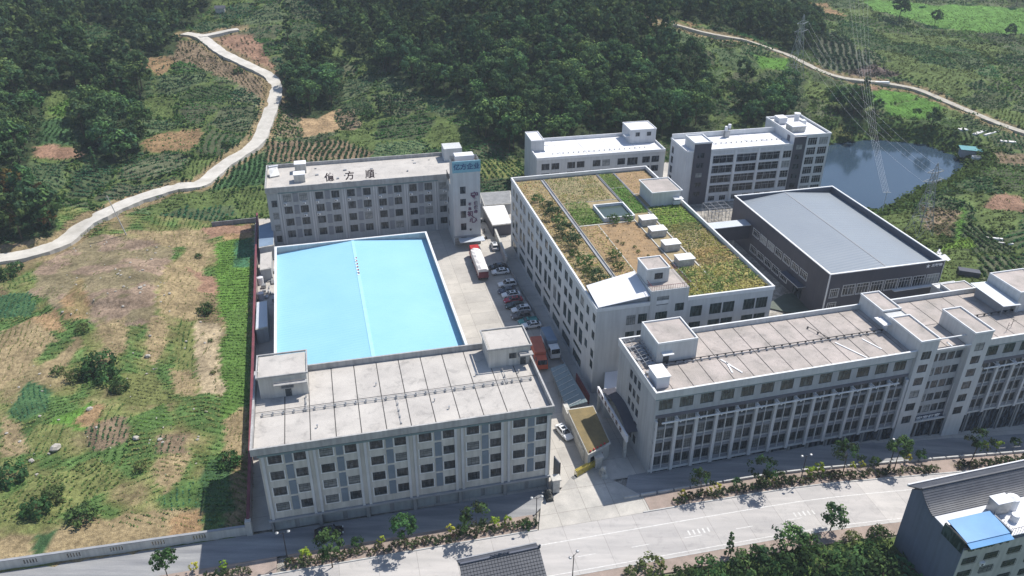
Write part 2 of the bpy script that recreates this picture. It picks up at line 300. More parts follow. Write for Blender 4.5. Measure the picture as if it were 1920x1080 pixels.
# ------------------------------------------------------------------ mesh helpers
class MB:
    def __init__(s): s.v = []; s.f = []
    def quad(s, *p):
        n = len(s.v); s.v += [tuple(map(float, q)) for q in p]; s.f.append(tuple(range(n, n + len(p)))); return s
    def box(s, x0, x1, y0, y1, z0, z1):
        n = len(s.v)
        s.v += [(x0, y0, z0), (x1, y0, z0), (x1, y1, z0), (x0, y1, z0), (x0, y0, z1), (x1, y0, z1), (x1, y1, z1), (x0, y1, z1)]
        for f in ((0, 3, 2, 1), (4, 5, 6, 7), (0, 1, 5, 4), (1, 2, 6, 5), (2, 3, 7, 6), (3, 0, 4, 7)): s.f.append(tuple(n + i for i in f))
        return s
    def hexa(s, b, t):      # bottom 4 and top 4 points
        n = len(s.v); s.v += [tuple(map(float, q)) for q in list(b) + list(t)]
        for f in ((0, 3, 2, 1), (4, 5, 6, 7), (0, 1, 5, 4), (1, 2, 6, 5), (2, 3, 7, 6), (3, 0, 4, 7)): s.f.append(tuple(n + i for i in f))
        return s
    def prism(s, P, z0, z1):
        n = len(s.v); k = len(P)
        s.v += [(p[0], p[1], z0) for p in P] + [(p[0], p[1], z1) for p in P]
        s.f.append(tuple(n + i for i in reversed(range(k)))); s.f.append(tuple(n + k + i for i in range(k)))
        for i in range(k): j = (i + 1) % k; s.f.append((n + i, n + j, n + k + j, n + k + i))
        return s
    def tube(s, a, b, r, r2=None, n=6):
        a = Vector(a); b = Vector(b); r2 = r if r2 is None else r2
        d = (b - a).normalized(); u = d.orthogonal().normalized(); w = d.cross(u); k = len(s.v)
        for c, q in ((a, r), (b, r2)):
            for i in range(n):
                an = 2 * math.pi * i / n; s.v.append(tuple(c + u * (q * math.cos(an)) + w * (q * math.sin(an))))
        for i in range(n): j = (i + 1) % n; s.f.append((k + i, k + j, k + n + j, k + n + i))
        s.f.append(tuple(k + i for i in reversed(range(n)))); s.f.append(tuple(k + n + i for i in range(n))); return s
    def ball(s, c, rx, ry, rz, n=8, m=6):
        k = len(s.v); s.v.append((c[0], c[1], c[2] + rz))
        for i in range(1, m):
            t = math.pi * i / m
            for j in range(n): a = 2 * math.pi * j / n; s.v.append((c[0] + rx * math.sin(t) * math.cos(a), c[1] + ry * math.sin(t) * math.sin(a), c[2] + rz * math.cos(t)))
        s.v.append((c[0], c[1], c[2] - rz)); e = len(s.v) - 1
        for j in range(n): s.f.append((k, k + 1 + j, k + 1 + (j + 1) % n))
        for i in range(m - 2):
            for j in range(n): a = k + 1 + i * n + j; b = k + 1 + i * n + (j + 1) % n; s.f.append((a, a + n, b + n, b))
        for j in range(n): s.f.append((e, k + 1 + (m - 2) * n + (j + 1) % n, k + 1 + (m - 2) * n + j))
        return s
    def ring(s, x0, x1, y0, y1, z0, z1, t):
        s.box(x0, x1, y0, y0 + t, z0, z1); s.box(x0, x1, y1 - t, y1, z0, z1)
        s.box(x0, x0 + t, y0 + t, y1 - t, z0, z1); s.box(x1 - t, x1, y0 + t, y1 - t, z0, z1); return s
    # wall face with holes. o: origin, U: direction along the wall, n: inward normal; holes (u0,z0,u1,z1)
    def facade(s, o, U, n, w, z0, z1, holes, dep=.22):
        us = sorted({0, w} | {a for h in holes for a in (h[0], h[2])}); zs = sorted({z0, z1} | {a for h in holes for a in (h[1], h[3])})
        pt = lambda u, z, d=0: (o[0] + U[0] * u + n[0] * d, o[1] + U[1] * u + n[1] * d, z)
        for i in range(len(us) - 1):
            uc = (us[i] + us[i + 1]) / 2; run = None
            hs = [h for h in holes if h[0] < uc < h[2]]
            for j in range(len(zs) - 1):
                zc = (zs[j] + zs[j + 1]) / 2; solid = not any(h[1] < zc < h[3] for h in hs)
                if solid and run is None: run = zs[j]
                if run is not None and (not solid): s.quad(pt(us[i], run), pt(us[i + 1], run), pt(us[i + 1], zs[j]), pt(us[i], zs[j])); run = None
            if run is not None: s.quad(pt(us[i], run), pt(us[i + 1], run), pt(us[i + 1], z1), pt(us[i], z1))
        for a, b, c, d in holes:
            s.quad(pt(a, b), pt(a, d), pt(a, d, dep), pt(a, b, dep)); s.quad(pt(c, b), pt(c, b, dep), pt(c, d, dep), pt(c, d))
            s.quad(pt(a, b), pt(a, b, dep), pt(c, b, dep), pt(c, b)); s.quad(pt(a, d), pt(c, d), pt(c, d, dep), pt(a, d, dep))
        return s
    def mesh(s, name, m):
        me = bpy.data.meshes.new(name); me.from_pydata(s.v, [], s.f); me.materials.append(m if not isinstance(m, str) else MT[m]); me.update(); return me
    def build(s, name, m, parent=None, **k):
        return ob(name, s.mesh(name, m), parent, **k)
def ob(name, me, parent=None, loc=None, rz=None, label=None, cat=None, group=None, kind=None):
    o = bpy.data.objects.new(name, me); COL.objects.link(o)
    if parent is not None: o.parent = parent
    if loc is not None: o.location = loc
    if rz is not None: o.rotation_euler = (0, 0, rz)
    tag(o, label, cat, group, kind); return o
def tag(o, label=None, cat=None, group=None, kind=None):
    if label: o['label'] = label
    if cat: o['category'] = cat
    if group: o['group'] = group
    if kind: o['kind'] = kind
    return o
def thing(name, loc, rz, label, cat, group=None): return ob(name, None, None, tuple(map(float, loc)), rz, label, cat, group)
KIDS = {}
def copy_tree(o, parent=None):
    c = o.copy(); COL.objects.link(c)
    if parent is not None: c.parent = parent
    for ch in list(o.children): copy_tree(ch, c)
    return c
def place_copy(src, loc, rz, label=None, group=None, s=None):
    c = copy_tree(src); c.location = tuple(map(float, loc)); c.rotation_euler = (0, 0, rz)
    if s is not None: c.scale = s if isinstance(s, tuple) else (s, s, s)
    if label: c['label'] = label
    if group: c['group'] = group
    return c
def text(body, size, mt, name, parent, loc, rot, depth=.06, fx=1.0, bold=.02, **k):
    cu = bpy.data.curves.new(name, 'FONT'); cu.body = body; cu.size = size; cu.extrude = depth; cu.offset = bold; cu.align_x = 'CENTER'; cu.align_y = 'CENTER'; cu.resolution_u = 2
    t = bpy.data.objects.new(name, cu); COL.objects.link(t); dg = bpy.context.evaluated_depsgraph_get(); dg.update()
    me = bpy.data.meshes.new_from_object(t.evaluated_get(dg)); bpy.data.objects.remove(t); me.materials.clear(); me.materials.append(MT[mt])
    o = ob(name, me, parent, **k); o.location = loc; o.rotation_euler = rot; o.scale = (fx, 1, 1); return o

# windows -----------------------------------------------------------
WC = {}
def win_mesh(w, h, st, glass, frame):
    key = (round(w, 2), round(h, 2), st, glass, frame)
    if key in WC: return WC[key]
    m = MB(); t = .06; y0, y1 = .05, .13
    m.box(0, w, y0, y1, 0, t); m.box(0, w, y0, y1, h - t, h); m.box(0, t, y0, y1, t, h - t); m.box(w - t, w, y0, y1, t, h - t)
    nx, top = {'slide': (2, .68), 'tri': (3, .66), 'pane4': (4, .7), 'one': (1, .6), 'plain': (2, 0), 'dark_bars': (3, .66), 'strip': (3, 0)}[st]
    for i in range(1, nx): m.box(w * i / nx - .025, w * i / nx + .025, y0 + .01, y1 - .01, t, h - t)
    if top: m.box(t, w - t, y0 + .005, y1 - .005, h * top - .025, h * top + .025)
    if st == 'dark_bars':          # window bars on the outside
        k = max(4, int(w / .22))
        for i in range(k + 1): x = .02 + (w - .04) * i / k; m.box(x - .012, x + .012, -.12, -.095, .05, h * .95)
        for z in (.05, h * .5, h * .95): m.box(0, w, -.13, -.10, z - .015, z + .015)
    p = MB().box(t, w - t, .085, .10, t, h - t)
    WC[key] = (m.mesh('window', frame), p.mesh('pane', glass)); return WC[key]
def windows(root, holes, o, ang, st, glass='glass', frame='frame_dark', name='window', pale=.13):
    """holes in wall coordinates; wall starts at o (local) and runs at angle ang (local)"""
    c, s = math.cos(ang), math.sin(ang)
    for (a, z0, b, z1) in holes:
        fm, pm = win_mesh(b - a, z1 - z0, st, 'curtain' if rnd.random() < pale else glass, frame)
        f = ob(name, fm, root, (o[0] + c * a, o[1] + s * a, z0), ang); ob('pane', pm, f)
def stuff_windows(root, holes, o, ang, st, glass='glass', frame='frame_dark'):
    c, s = math.cos(ang), math.sin(ang); F = MB(); P = MB()
    for (a, z0, b, z1) in holes:
        fm, pm = win_mesh(b - a, z1 - z0, st, glass, frame)
        for M_, T in ((fm, F), (pm, P)):
            n = len(T.v)
            for v in M_.vertices: x, y, z = v.co; T.v.append((o[0] + c * (a + x) - s * y, o[1] + s * (a + x) + c * y, z0 + z))
            for p in M_.polygons: T.f.append(tuple(n + i for i in p.vertices))
    f = F.build('window', frame, root, kind='stuff'); P.build('pane', glass, f, kind='stuff')
def rev_side(w, holes): return [(w - c, b, w - a, d) for a, b, c, d in holes]

def shell(root, w, d, z0, z1, front=(), left=(), right=(), mt='wall_light', name='wall', back=()):
    """four walls; left wall holes given by v from the FRONT corner"""
    m = MB()
    m.facade((0, 0), (1, 0), (0, 1), w, z0, z1, list(front))
    lh = [(d - c, a2, d - a, b2) for (a, a2, c, b2) in left]
    m.facade((0, d), (0, -1), (1, 0), d, z0, z1, lh)
    m.facade((w, 0), (0, 1), (-1, 0), d, z0, z1, list(right))
    m.facade((w, d), (-1, 0), (0, -1), w, z0, z1, list(back))
    m.quad((0, 0, z0), (0, d, z0), (w, d, z0), (w, 0, z0))
    return m.build(name, mt, root), lh
def roofroom(root, x0, x1, y0, y1, z0, z1, mt='wall_light', roof='roof_conc', rim=.35, rimt=.22, cap='parapet', door=None, wins=(), name='stair_room', over=.0):
    o = MB().box(x0, x1, y0, y1, z0, z1 - rim).build(name, mt, root)
    MB().ring(x0 - over - .003, x1 + over + .003, y0 - over - .003, y1 + over + .003, z1 - rim, z1, rimt).build('parapet', cap, o)
    MB().box(x0 + .2, x1 - .2, y0 + .2, y1 - .2, z1 - rim, z1 - rim + .06).build('roof', roof, o)
    for (a, zz, b, zt) in wins:
        fm, pm = win_mesh(b - a, zt - zz, 'slide', 'glass', 'frame_dark'); f = ob('window', fm, o, (a, y0 - .09, zz)); ob('pane', pm, f)
    if door:
        a, b, h = door; dd = MB().box(a, b, y0 - .06, y0 + .0, z0 + .02, z0 + h).build('door', 'frame_dark', o); MB().box(b - .2, b - .12, y0 - .12, y0 - .06, z0 + 1, z0 + 1.15).build('handle', 'metal', dd)
        MB().box(a - .5, b + .5, y0 - 1.0, y0 - .002, z0 + h + .15, z0 + h + .3).build('door_canopy', cap, o)
    return o
def slabs(root, x0, x1, y0, y1, z, dx, ycuts, gap=.16, mt='roof_conc', start=None):
    MB().box(x0, x1, y0, y1, z - .3, z).build('roof', 'seam', root)
    m = MB(); xs = [x0]; x = x0 + dx if start is None else start
    while x < x1 - .5: xs.append(x); x += dx
    xs.append(x1); ys = [y0] + list(ycuts) + [y1]
    for i in range(len(xs) - 1):
        for j in range(len(ys) - 1):
            t = .05 + .03 * rnd.random()
            m.box(xs[i] + (gap / 2 if i else .02), xs[i + 1] - (gap / 2 if i < len(xs) - 2 else .02), ys[j] + (gap / 2 if j else .02), ys[j + 1] - (gap / 2 if j < len(ys) - 2 else .02), z, z + t)
    m.build('roof_slab', mt, root)
def pipe_run(root, pts, r=.06, z=.35, mt='metal'):
    m = MB()
    for a, b in zip(pts[:-1], pts[1:]):
        m.tube(a, b, r); L = (Vector(b) - Vector(a)).length; n = max(1, int(L / 1.6))
        for i in range(n + 1): q = Vector(a).lerp(Vector(b), i / n); m.box(q.x - .12, q.x + .12, q.y - .12, q.y + .12, q.z - z, q.z)
    m.build('water_pipe', mt, root)

# ================================================================== BUILDINGS
def frame(x, y, yaw): return (x, y, 0), R(yaw)
# ---- A: front left four storey block
def build_A():
    L, a = frame(-38.3, 94.3, 13.67); w, d = 46.2, 20.0
    r = thing('workshop_block', L, a, 'grey workshop block with ground level shutters and slabbed roof, in front of the blue-roofed shed', 'building')
    H = []; 
    for k in range(6):
        for x in (1.3, 5.15):
            for z in (14.5, 11.25, 8.0, 4.75): H.append((x + 7.7 * k, z, x + 2.0 + 7.7 * k, z + 1.62))
    RH = [(v, z, v + 1.8, z + 1.6) for v in (2.5, 7.0, 12.5) for z in (14.5, 11.25, 8.0, 4.75)]
    m = MB(); m.facade((0, 0), (1, 0), (0, 1), w, 3.2, 16.9, H); m.facade((0, d), (0, -1), (1, 0), d, 0, 16.9, []); m.facade((w, 0), (0, 1), (-1, 0), d, 0, 16.9, RH)
    m.facade((w, d), (-1, 0), (0, -1), w, 0, 16.9, []); m.quad((0, 0, 3.2), (w, 0, 3.2), (w, .8, 3.2), (0, .8, 3.2))
    m.build('wall', 'wall_warm', r)
    windows(r, H, (0, 0), 0, 'dark_bars'); windows(r, RH, (w, 0), math.pi / 2, 'slide')
    # window surrounds, pilasters, blue panels, string course
    sm_ = MB().box(-.22, 2.22, -.13, -.073, -.2, -.02).box(-.2, -.03, -.125, -.073, -.02, 1.74).box(2.03, 2.2, -.125, -.073, -.02, 1.74).mesh('surround', 'trim_white')
    for f in [c for c in r.children if c.name.startswith('window') and abs(c.rotation_euler[2]) < .01]: ob('surround', sm_, f, (0, .07, 0))
    for k in range(6):
        for i, z in enumerate((14.35, 11.1, 7.85, 4.6)):
            MB().box(3.78 + 7.7 * k, 4.85 + 7.7 * k, -.10, -.003, z, z + 2.35 if i == 0 else z + 2.75).build('panel', 'blue_panel', r)
    for k in range(7):
        x = 7.7 * k; x0, x1 = max(x - .75, 0), min(x + .75, w); pm = MB()
        pm.box(x0, x0 + .42, -.22, -.003, 3.1, 16.2) if x > 0 else None
        pm.box(x1 - .42, x1, -.22, -.003, 3.1, 16.2) if x < w else None
        pm.build('pilaster', 'pilaster', r)
    MB().box(-.25, w + .1, -.34, -.002, 2.75, 3.15).build('ledge', 'trim_grey', r)
    MB().box(-.12, w + .12, -.28, -.004, 16.25, 16.6).build('band', 'band_teal', r)
    # ground floor set back, with roller shutters and piers
    MB().box(0.05, w - .05, .8, .95, -.3, 3.2).build('shop_wall', 'plinth', r)
    for k in range(12):
        x = .45 + 3.85 * k; sm = MB().box(x, x + 3.1, .70, .797, .02, 2.6)
        for j in range(12): sm.box(x, x + 3.1, .68, .698, .06 + .21 * j, .16 + .21 * j)
        sm.build('shutter', 'shutter', r)
    for k in range(7): MB().box(max(0.02, 7.7 * k - .3), min(w - .02, 7.7 * k + .3), 0.02, .79, -.3, 3.18).build('pier', 'plinth', r)
    # roof
    MB().ring(-1.0, w + .35, -.55, d + .2, 16.9, 18.2, .3).build('parapet', 'parapet', r)
    slabs(r, -.65, w, -.2, d - .15, 17.0, 3.9, [9.9], start=4.0)
    pipe_run(r, [(0.5, 8.6, 17.45), (45, 8.6, 17.45)]); pipe_run(r, [(0.5, 8.95, 17.5), (45, 8.95, 17.5)], .04)
    pipe_run(r, [(7.4, 8.6, 17.45), (7.4, 12.3, 17.45)]); pipe_run(r, [(40.8, 8.6, 17.5), (40.8, 12.5, 17.5)]); pipe_run(r, [(22, 8.6, 17.45), (22.0, 2.0, 17.3)], .04)
    o = roofroom(r, .2, 7.9, 13.4, 19.6, 17.0, 21.6, 'wall_warm', 'roof_conc', door=(4.2, 5.2, 2.1), rim=.3, over=.3)
    MB().box(2.6, 7.9, 12.2, 13.05, 20.1, 20.25).build('door_canopy', 'parapet', o)
    o = roofroom(r, 38.7, 46.0, 13.6, 19.5, 17.0, 21.2, 'wall_warm', 'roof_conc', door=(44.3, 45.3, 2.1), wins=[(42.3, 18.6, 43.6, 19.7)], rim=.3, over=.35)
    MB().box(44.0, 46.4, 12.3, 13.55, 19.6, 19.75).build('door_canopy', 'parapet', o)
    MB().box(w + .003, w + .35, 1.0, 5.5, 2.2, 15.0).build('side_sign', 'band_teal', r)
    for (x, y) in ((9, 4), (19, 13), (28, 6.5), (36, 12), (30, 4), (43.5, 11.3)): MB().tube((x, y, 17), (x, y, 17.55), .08).box(x - .14, x + .14, y - .14, y + .14, 17.55, 17.62).build('vent_pipe', 'metal', r)
    return r
build_A()

# ---- S: blue roofed shed inside a parapet
def build_S():
    L, a = frame(-46.2, 132.3, 14.29); r = thing('blue_roofed_shed', L, a, 'wide shed with a sky-blue metal roof inside a white-rimmed parapet', 'shed')
    w, y0, y1 = 36.3, -16.5, 41.9
    m = MB(); m.box(0, .25, y0, y1, -.3, 11.8); m.box(w - .25, w, y0, y1, -.3, 11.8); m.box(.25, w - .25, y1 - .25, y1, -.3, 11.8); m.box(.25, w - .25, y0, y0 + .25, -.3, 11.8); m.build('wall', 'wall_light', r)
    MB().ring(-.08, w + .08, y0 - .08, y1 + .08, 11.803, 12.0, .5).build('parapet_cap', 'trim_white', r)
    xr = 18.2; zr, ze = 11.78, 10.2
    m = MB().hexa([(.26, y0 + .26, ze - .2), (xr, y0 + .26, zr - .2), (xr, y1 - .26, zr - .2), (.26, y1 - .26, ze - .2)], [(.26, y0 + .26, ze), (xr, y0 + .26, zr), (xr, y1 - .26, zr), (.26, y1 - .26, ze)])
    m.hexa([(xr, y0 + .26, zr - .2), (w - .26, y0 + .26, ze - .2), (w - .26, y1 - .26, ze - .2), (xr, y1 - .26, zr - .2)], [(xr, y0 + .26, zr), (w - .26, y0 + .26, ze), (w - .26, y1 - .26, ze), (xr, y1 - .26, zr)])
    ro = m.build('roof', 'shed_blue', r)
    MB().box(xr - .35, xr + .35, y0 + .3, y1 - .3, zr - .08, zr + .05).build('ridge_cap', mset('ridge_blue', (.36, .62, .76), (.30, .56, .72), 1, .45), ro)
    m = MB()
    for i in range(7): y = 23.5 + i * 1.3; m.box(xr - .25, xr + .15, y, y + .4, zr + .05, zr + .13 + .06 * (i % 2))
    m.build('roof_debris', 'canvas_white', ro)
    m = MB()
    for i in range(6): y = 24.2 + i * 1.5; m.box(xr + .02, xr + .28, y, y + .35, zr + .05, zr + .25)
    m.build('loose_brick', 'red', ro)
    for i in range(9): MB().box(-.12, -.003, -8 + 5.5 * i, -6 + 5.5 * i, 5.5, 7.2).build('window', 'glass_dark', r)
    for i in range(9): MB().box(w + .003, w + .12, -8 + 5.5 * i, -5.5 + 5.5 * i, 5.0, 6.8).build('window', 'glass_dark', r)
build_S()

# ---- B: dormitory behind the shed, with sign tower
def acunit():
    m = MB().box(-.42, .42, -.35, 0, 0, .6); m.tube((-.12, -.36, .3), (-.12, -.38, .3), .24, n=10); return m
ACM = acunit().mesh('air_conditioner', 'white_paint'); ACF = MB().tube((-.12, -.385, .3), (-.12, -.395, .3), .2, n=10).mesh('fan_grille', 'dark_metal')
def ac(root, x, y, z, rz=0): o = ob('air_conditioner', ACM, root, (x, y, z), rz); ob('fan_grille', ACF, o)
def build_B():
    L, a = frame(-64.6, 197.1, 13.38); w, d = 54.5, 16.5
    r = thing('dormitory_block', L, a, 'long grey dormitory block with a tall sign tower, behind the blue roof', 'building')
    H = []; H2 = []
    for k in range(5):
        for x in (4.1, 8.3):
            for z in (12.5, 9.0, 5.5, 2.0): H.append((x + 8.33 * k, z, x + 2.05 + 8.33 * k, z + 2.05))
    for z in (12.5, 9.0, 5.5, 2.0): H.append((45.7, z, 47.6, z + 1.9))
    for z in (11.2, 7.7, 4.2, .9): H2.append((1.0, z, 2.4, z + 1.9))
    allH = H + H2
    m = MB(); m.facade((0, 0), (1, 0), (0, 1), w, -.3, 15.4, allH); m.facade((0, d), (0, -1), (1, 0), d, -.3, 15.4, []); m.facade((w, 0), (0, 1), (-1, 0), d, -.3, 15.4, []); m.facade((w, d), (-1, 0), (0, -1), w, -.3, 15.4, [])
    m.build('wall', 'wall_grey', r); windows(r, allH, (0, 0), 0, 'pane4')
    for k in range(5):
        for i, z in enumerate((12.3, 8.8, 5.3, 1.8)): MB().box(6.6 + 8.33 * k, 7.9 + 8.33 * k, -.1, -.003, z, z + 2.5).build('panel', 'grey_panel', r)
    for k in range(6):
        x = 3.2 + 8.33 * k; MB().box(x - .5, x - .1, -.25, -.003, .3, 15.2).box(x + .15, x + .5, -.2, -.003, .3, 15.2).build('pilaster', 'pilaster', r)
    MB().box(2.9, 45.3, -.35, -.255, 15.0, 15.38).build('band', 'band_teal', r)
    MB().ring(-.2, w, -.45, d + .15, 15.4, 16.9, .3).build('parapet', 'parapet', r)
    MB().box(.1, w - .3, -.15, d - .15, 15.2, 15.9).build('roof', 'roof_conc', r)
    for k, i in ((0, 0), (0, 1), (1, 0), (1, 1), (2, 0), (2, 1), (3, 0), (3, 1), (4, 0), (4, 1)): ac(r, (4.5 if i == 0 else 9.4) + 8.33 * k, -.02, 11.55)
    for k, i, z in ((0, 1, 8.0), (1, 0, 8.0), (2, 1, 8.0), (3, 0, 8.0), (4, 1, 8.0)): ac(r, (4.5 if i == 0 else 9.4) + 8.33 * k, -.02, z)
    ac(r, 47.2, -.02, 11.6); ac(r, 47.4, -.02, 8.1)
    MB().box(49, w - .3, 11.5, 16.3, 15.91, 19.6).build('lift_room', 'wall_light', r)
    # letters standing on the front parapet
    for i, ch in enumerate('億方順'): text(ch, 2.5, 'letters', 'roof_letter', r, (16.6 + 5.3 * i, 0.2, 18.2), (R(90), 0, 0), .05, bold=.05)
    # roof tanks and solar heaters
    def tank(x, y, zt, wx, wy, mt='roof_white', base='wall_warm'): o = MB().box(x, x + wx, y, y + wy, 15.91, zt - .15).build('roof_tank', base, r); MB().box(x - .1, x + wx + .1, y - .1, y + wy + .1, zt - .15, zt).build('tank_lid', mt, o)
    tank(7.3, 4.2, 18.2, 2.9, 2.6); tank(7.6, 11.0, 18.6, 3.0, 2.6)
    o = MB().hexa([(.9, 9, 15.95), (3.4, 9.8, 15.95), (3.0, 12, 15.95), (.7, 11.4, 15.95)], [(.9, 9, 16.3), (3.4, 9.8, 16.3), (3.0, 12, 17.9), (.7, 11.4, 17.9)]).build('solar_heater', 'metal', r)
    MB().tube((.7, 12, 18.0), (3.2, 12.5, 18.0), .28, n=10).build('heater_tank', 'roof_white', o)
    m = MB()
    for i in range(14): x = rnd.uniform(12, 45); y = rnd.uniform(2, 14); m.box(x, x + rnd.uniform(.2, .9), y, y + rnd.uniform(.2, .7), 15.91, 15.95 + rnd.uniform(.05, .3))
    m.build('roof_clutter', 'trim_grey', r)
    # wing and tower
    tw, ty = 47.8, -10.9
    o = MB(); o.facade((tw, ty), (1, 0), (0, 1), 7.2, -.3, 24.0, TH := [(1.8, z, 3.3, z + 2.0) for z in (15.2, 11.7, 8.2, 4.6, .8)])
    o.facade((tw, ty + 5.2), (0, -1), (1, 0), 5.2, -.3, 24.0, []); o.facade((tw + 7.2, ty), (0, 1), (-1, 0), 5.2, -.3, 24.0, []); o.facade((tw + 7.2, ty + 5.2), (-1, 0), (0, -1), 7.2, -.3, 24.0, [])
    t = o.build('tower', 'wall_light', r); windows(t, TH, (tw, ty), 0, 'slide')
    MB().box(tw + .1, tw + 7.1, ty + .1, ty + 5.1, 22.6, 22.8).build('roof', 'roof_conc_pink', t)
    MB().box(tw + 1.2, tw + 6.2, ty + 2.8, ty + 5.6, 22.8, 24.6).build('lift_room', 'roof_white', t)
    MB().box(tw - .15, tw + 7.35, ty - .16, ty - .004, 2.6, 2.95).build('ledge', 'trim_grey', t)
    m = MB()
    for i in range(3): m.box(tw + .1, tw + 7.1, ty - .10, ty - .003, .1 + i * .8, .8 + i * .8)
    m.build('stone_base', 'plinth', t)
    b = MB().box(tw - .1, tw + 7.3, ty - .25, ty - .003, 21.2, 24.3).build('sign_board', 'sign_blue', t)
    text('亿方企业', 1.75, 'letters_blue', 'lettering', b, (tw + 3.65, ty - .30, 22.7), (R(90), 0, 0), .04, bold=.03)
    def vt(s, x, z0, dz, size):
        for i, c in enumerate(s): text(c, size[i] if isinstance(size, list) else size, 'letters_purple', 'lettering', t, (tw + x, ty - .08, z0 - dz * i), (R(90), 0, 0), .04, bold=.03)
    text('守', 2.2, 'letters_purple', 'lettering', t, (tw + 5.6, ty - .08, 14.3), (R(90), 0, 0), .04, bold=.05)
    vt('住使命', 5.9, 12.2, 1.25, 1.1); vt('不忘', 4.3, 12.0, 1.3, .9)
    text('初', 1.6, 'letters_purple', 'lettering', t, (tw + 4.4, ty - .08, 9.2), (R(90), 0, 0), .04, bold=.05); text('心', 2.2, 'letters_purple', 'lettering', t, (tw + 5.2, ty - .08, 7.4), (R(90), 0, 0), .04, bold=.05)
    for z, s_ in ((3.8, .28),): MB().tube((tw + 4.4, ty - .03, 4.6), (tw + 4.4, ty - .12, 4.6), .3, n=12).build('lamp_bracket', 'dark_metal', t)
    m = MB().facade((tw, -.0), (0, -1), (1, 0), 5.7, -.3, 16.0, [(1, z, 2.6, z + 1.8) for z in (12.5, 9, 5.5, 2)]); m.facade((tw + 7.2, -5.7), (0, 1), (-1, 0), 5.7, -.3, 16.0, [])
    m.quad((tw, -5.7, 15.6), (tw + 7.2, -5.7, 15.6), (tw + 7.2, 0, 15.6), (tw, 0, 15.6)); wg = m.build('connecting_wing', 'wall_light', r)
    windows(wg, [(1, z, 2.6, z + 1.8) for z in (12.5, 9, 5.5, 2)], (tw, 0), -math.pi / 2, 'slide')
    m = MB()
    for i in range(6): m.box(tw - .1, tw + .0, -5.2 + i * .9, -5.1 + i * .9, 16, 18.2)
    m.box(tw - .1, tw, -5.3, -.5, 17.9, 18.1).build('roof_railing', 'dark_metal', wg)
    MB().box(tw + 1, tw + 7.8, ty - 3.0, ty - .26, 2.3, 2.42).build('entrance_canopy', 'canopy_sheet', t)
build_B()

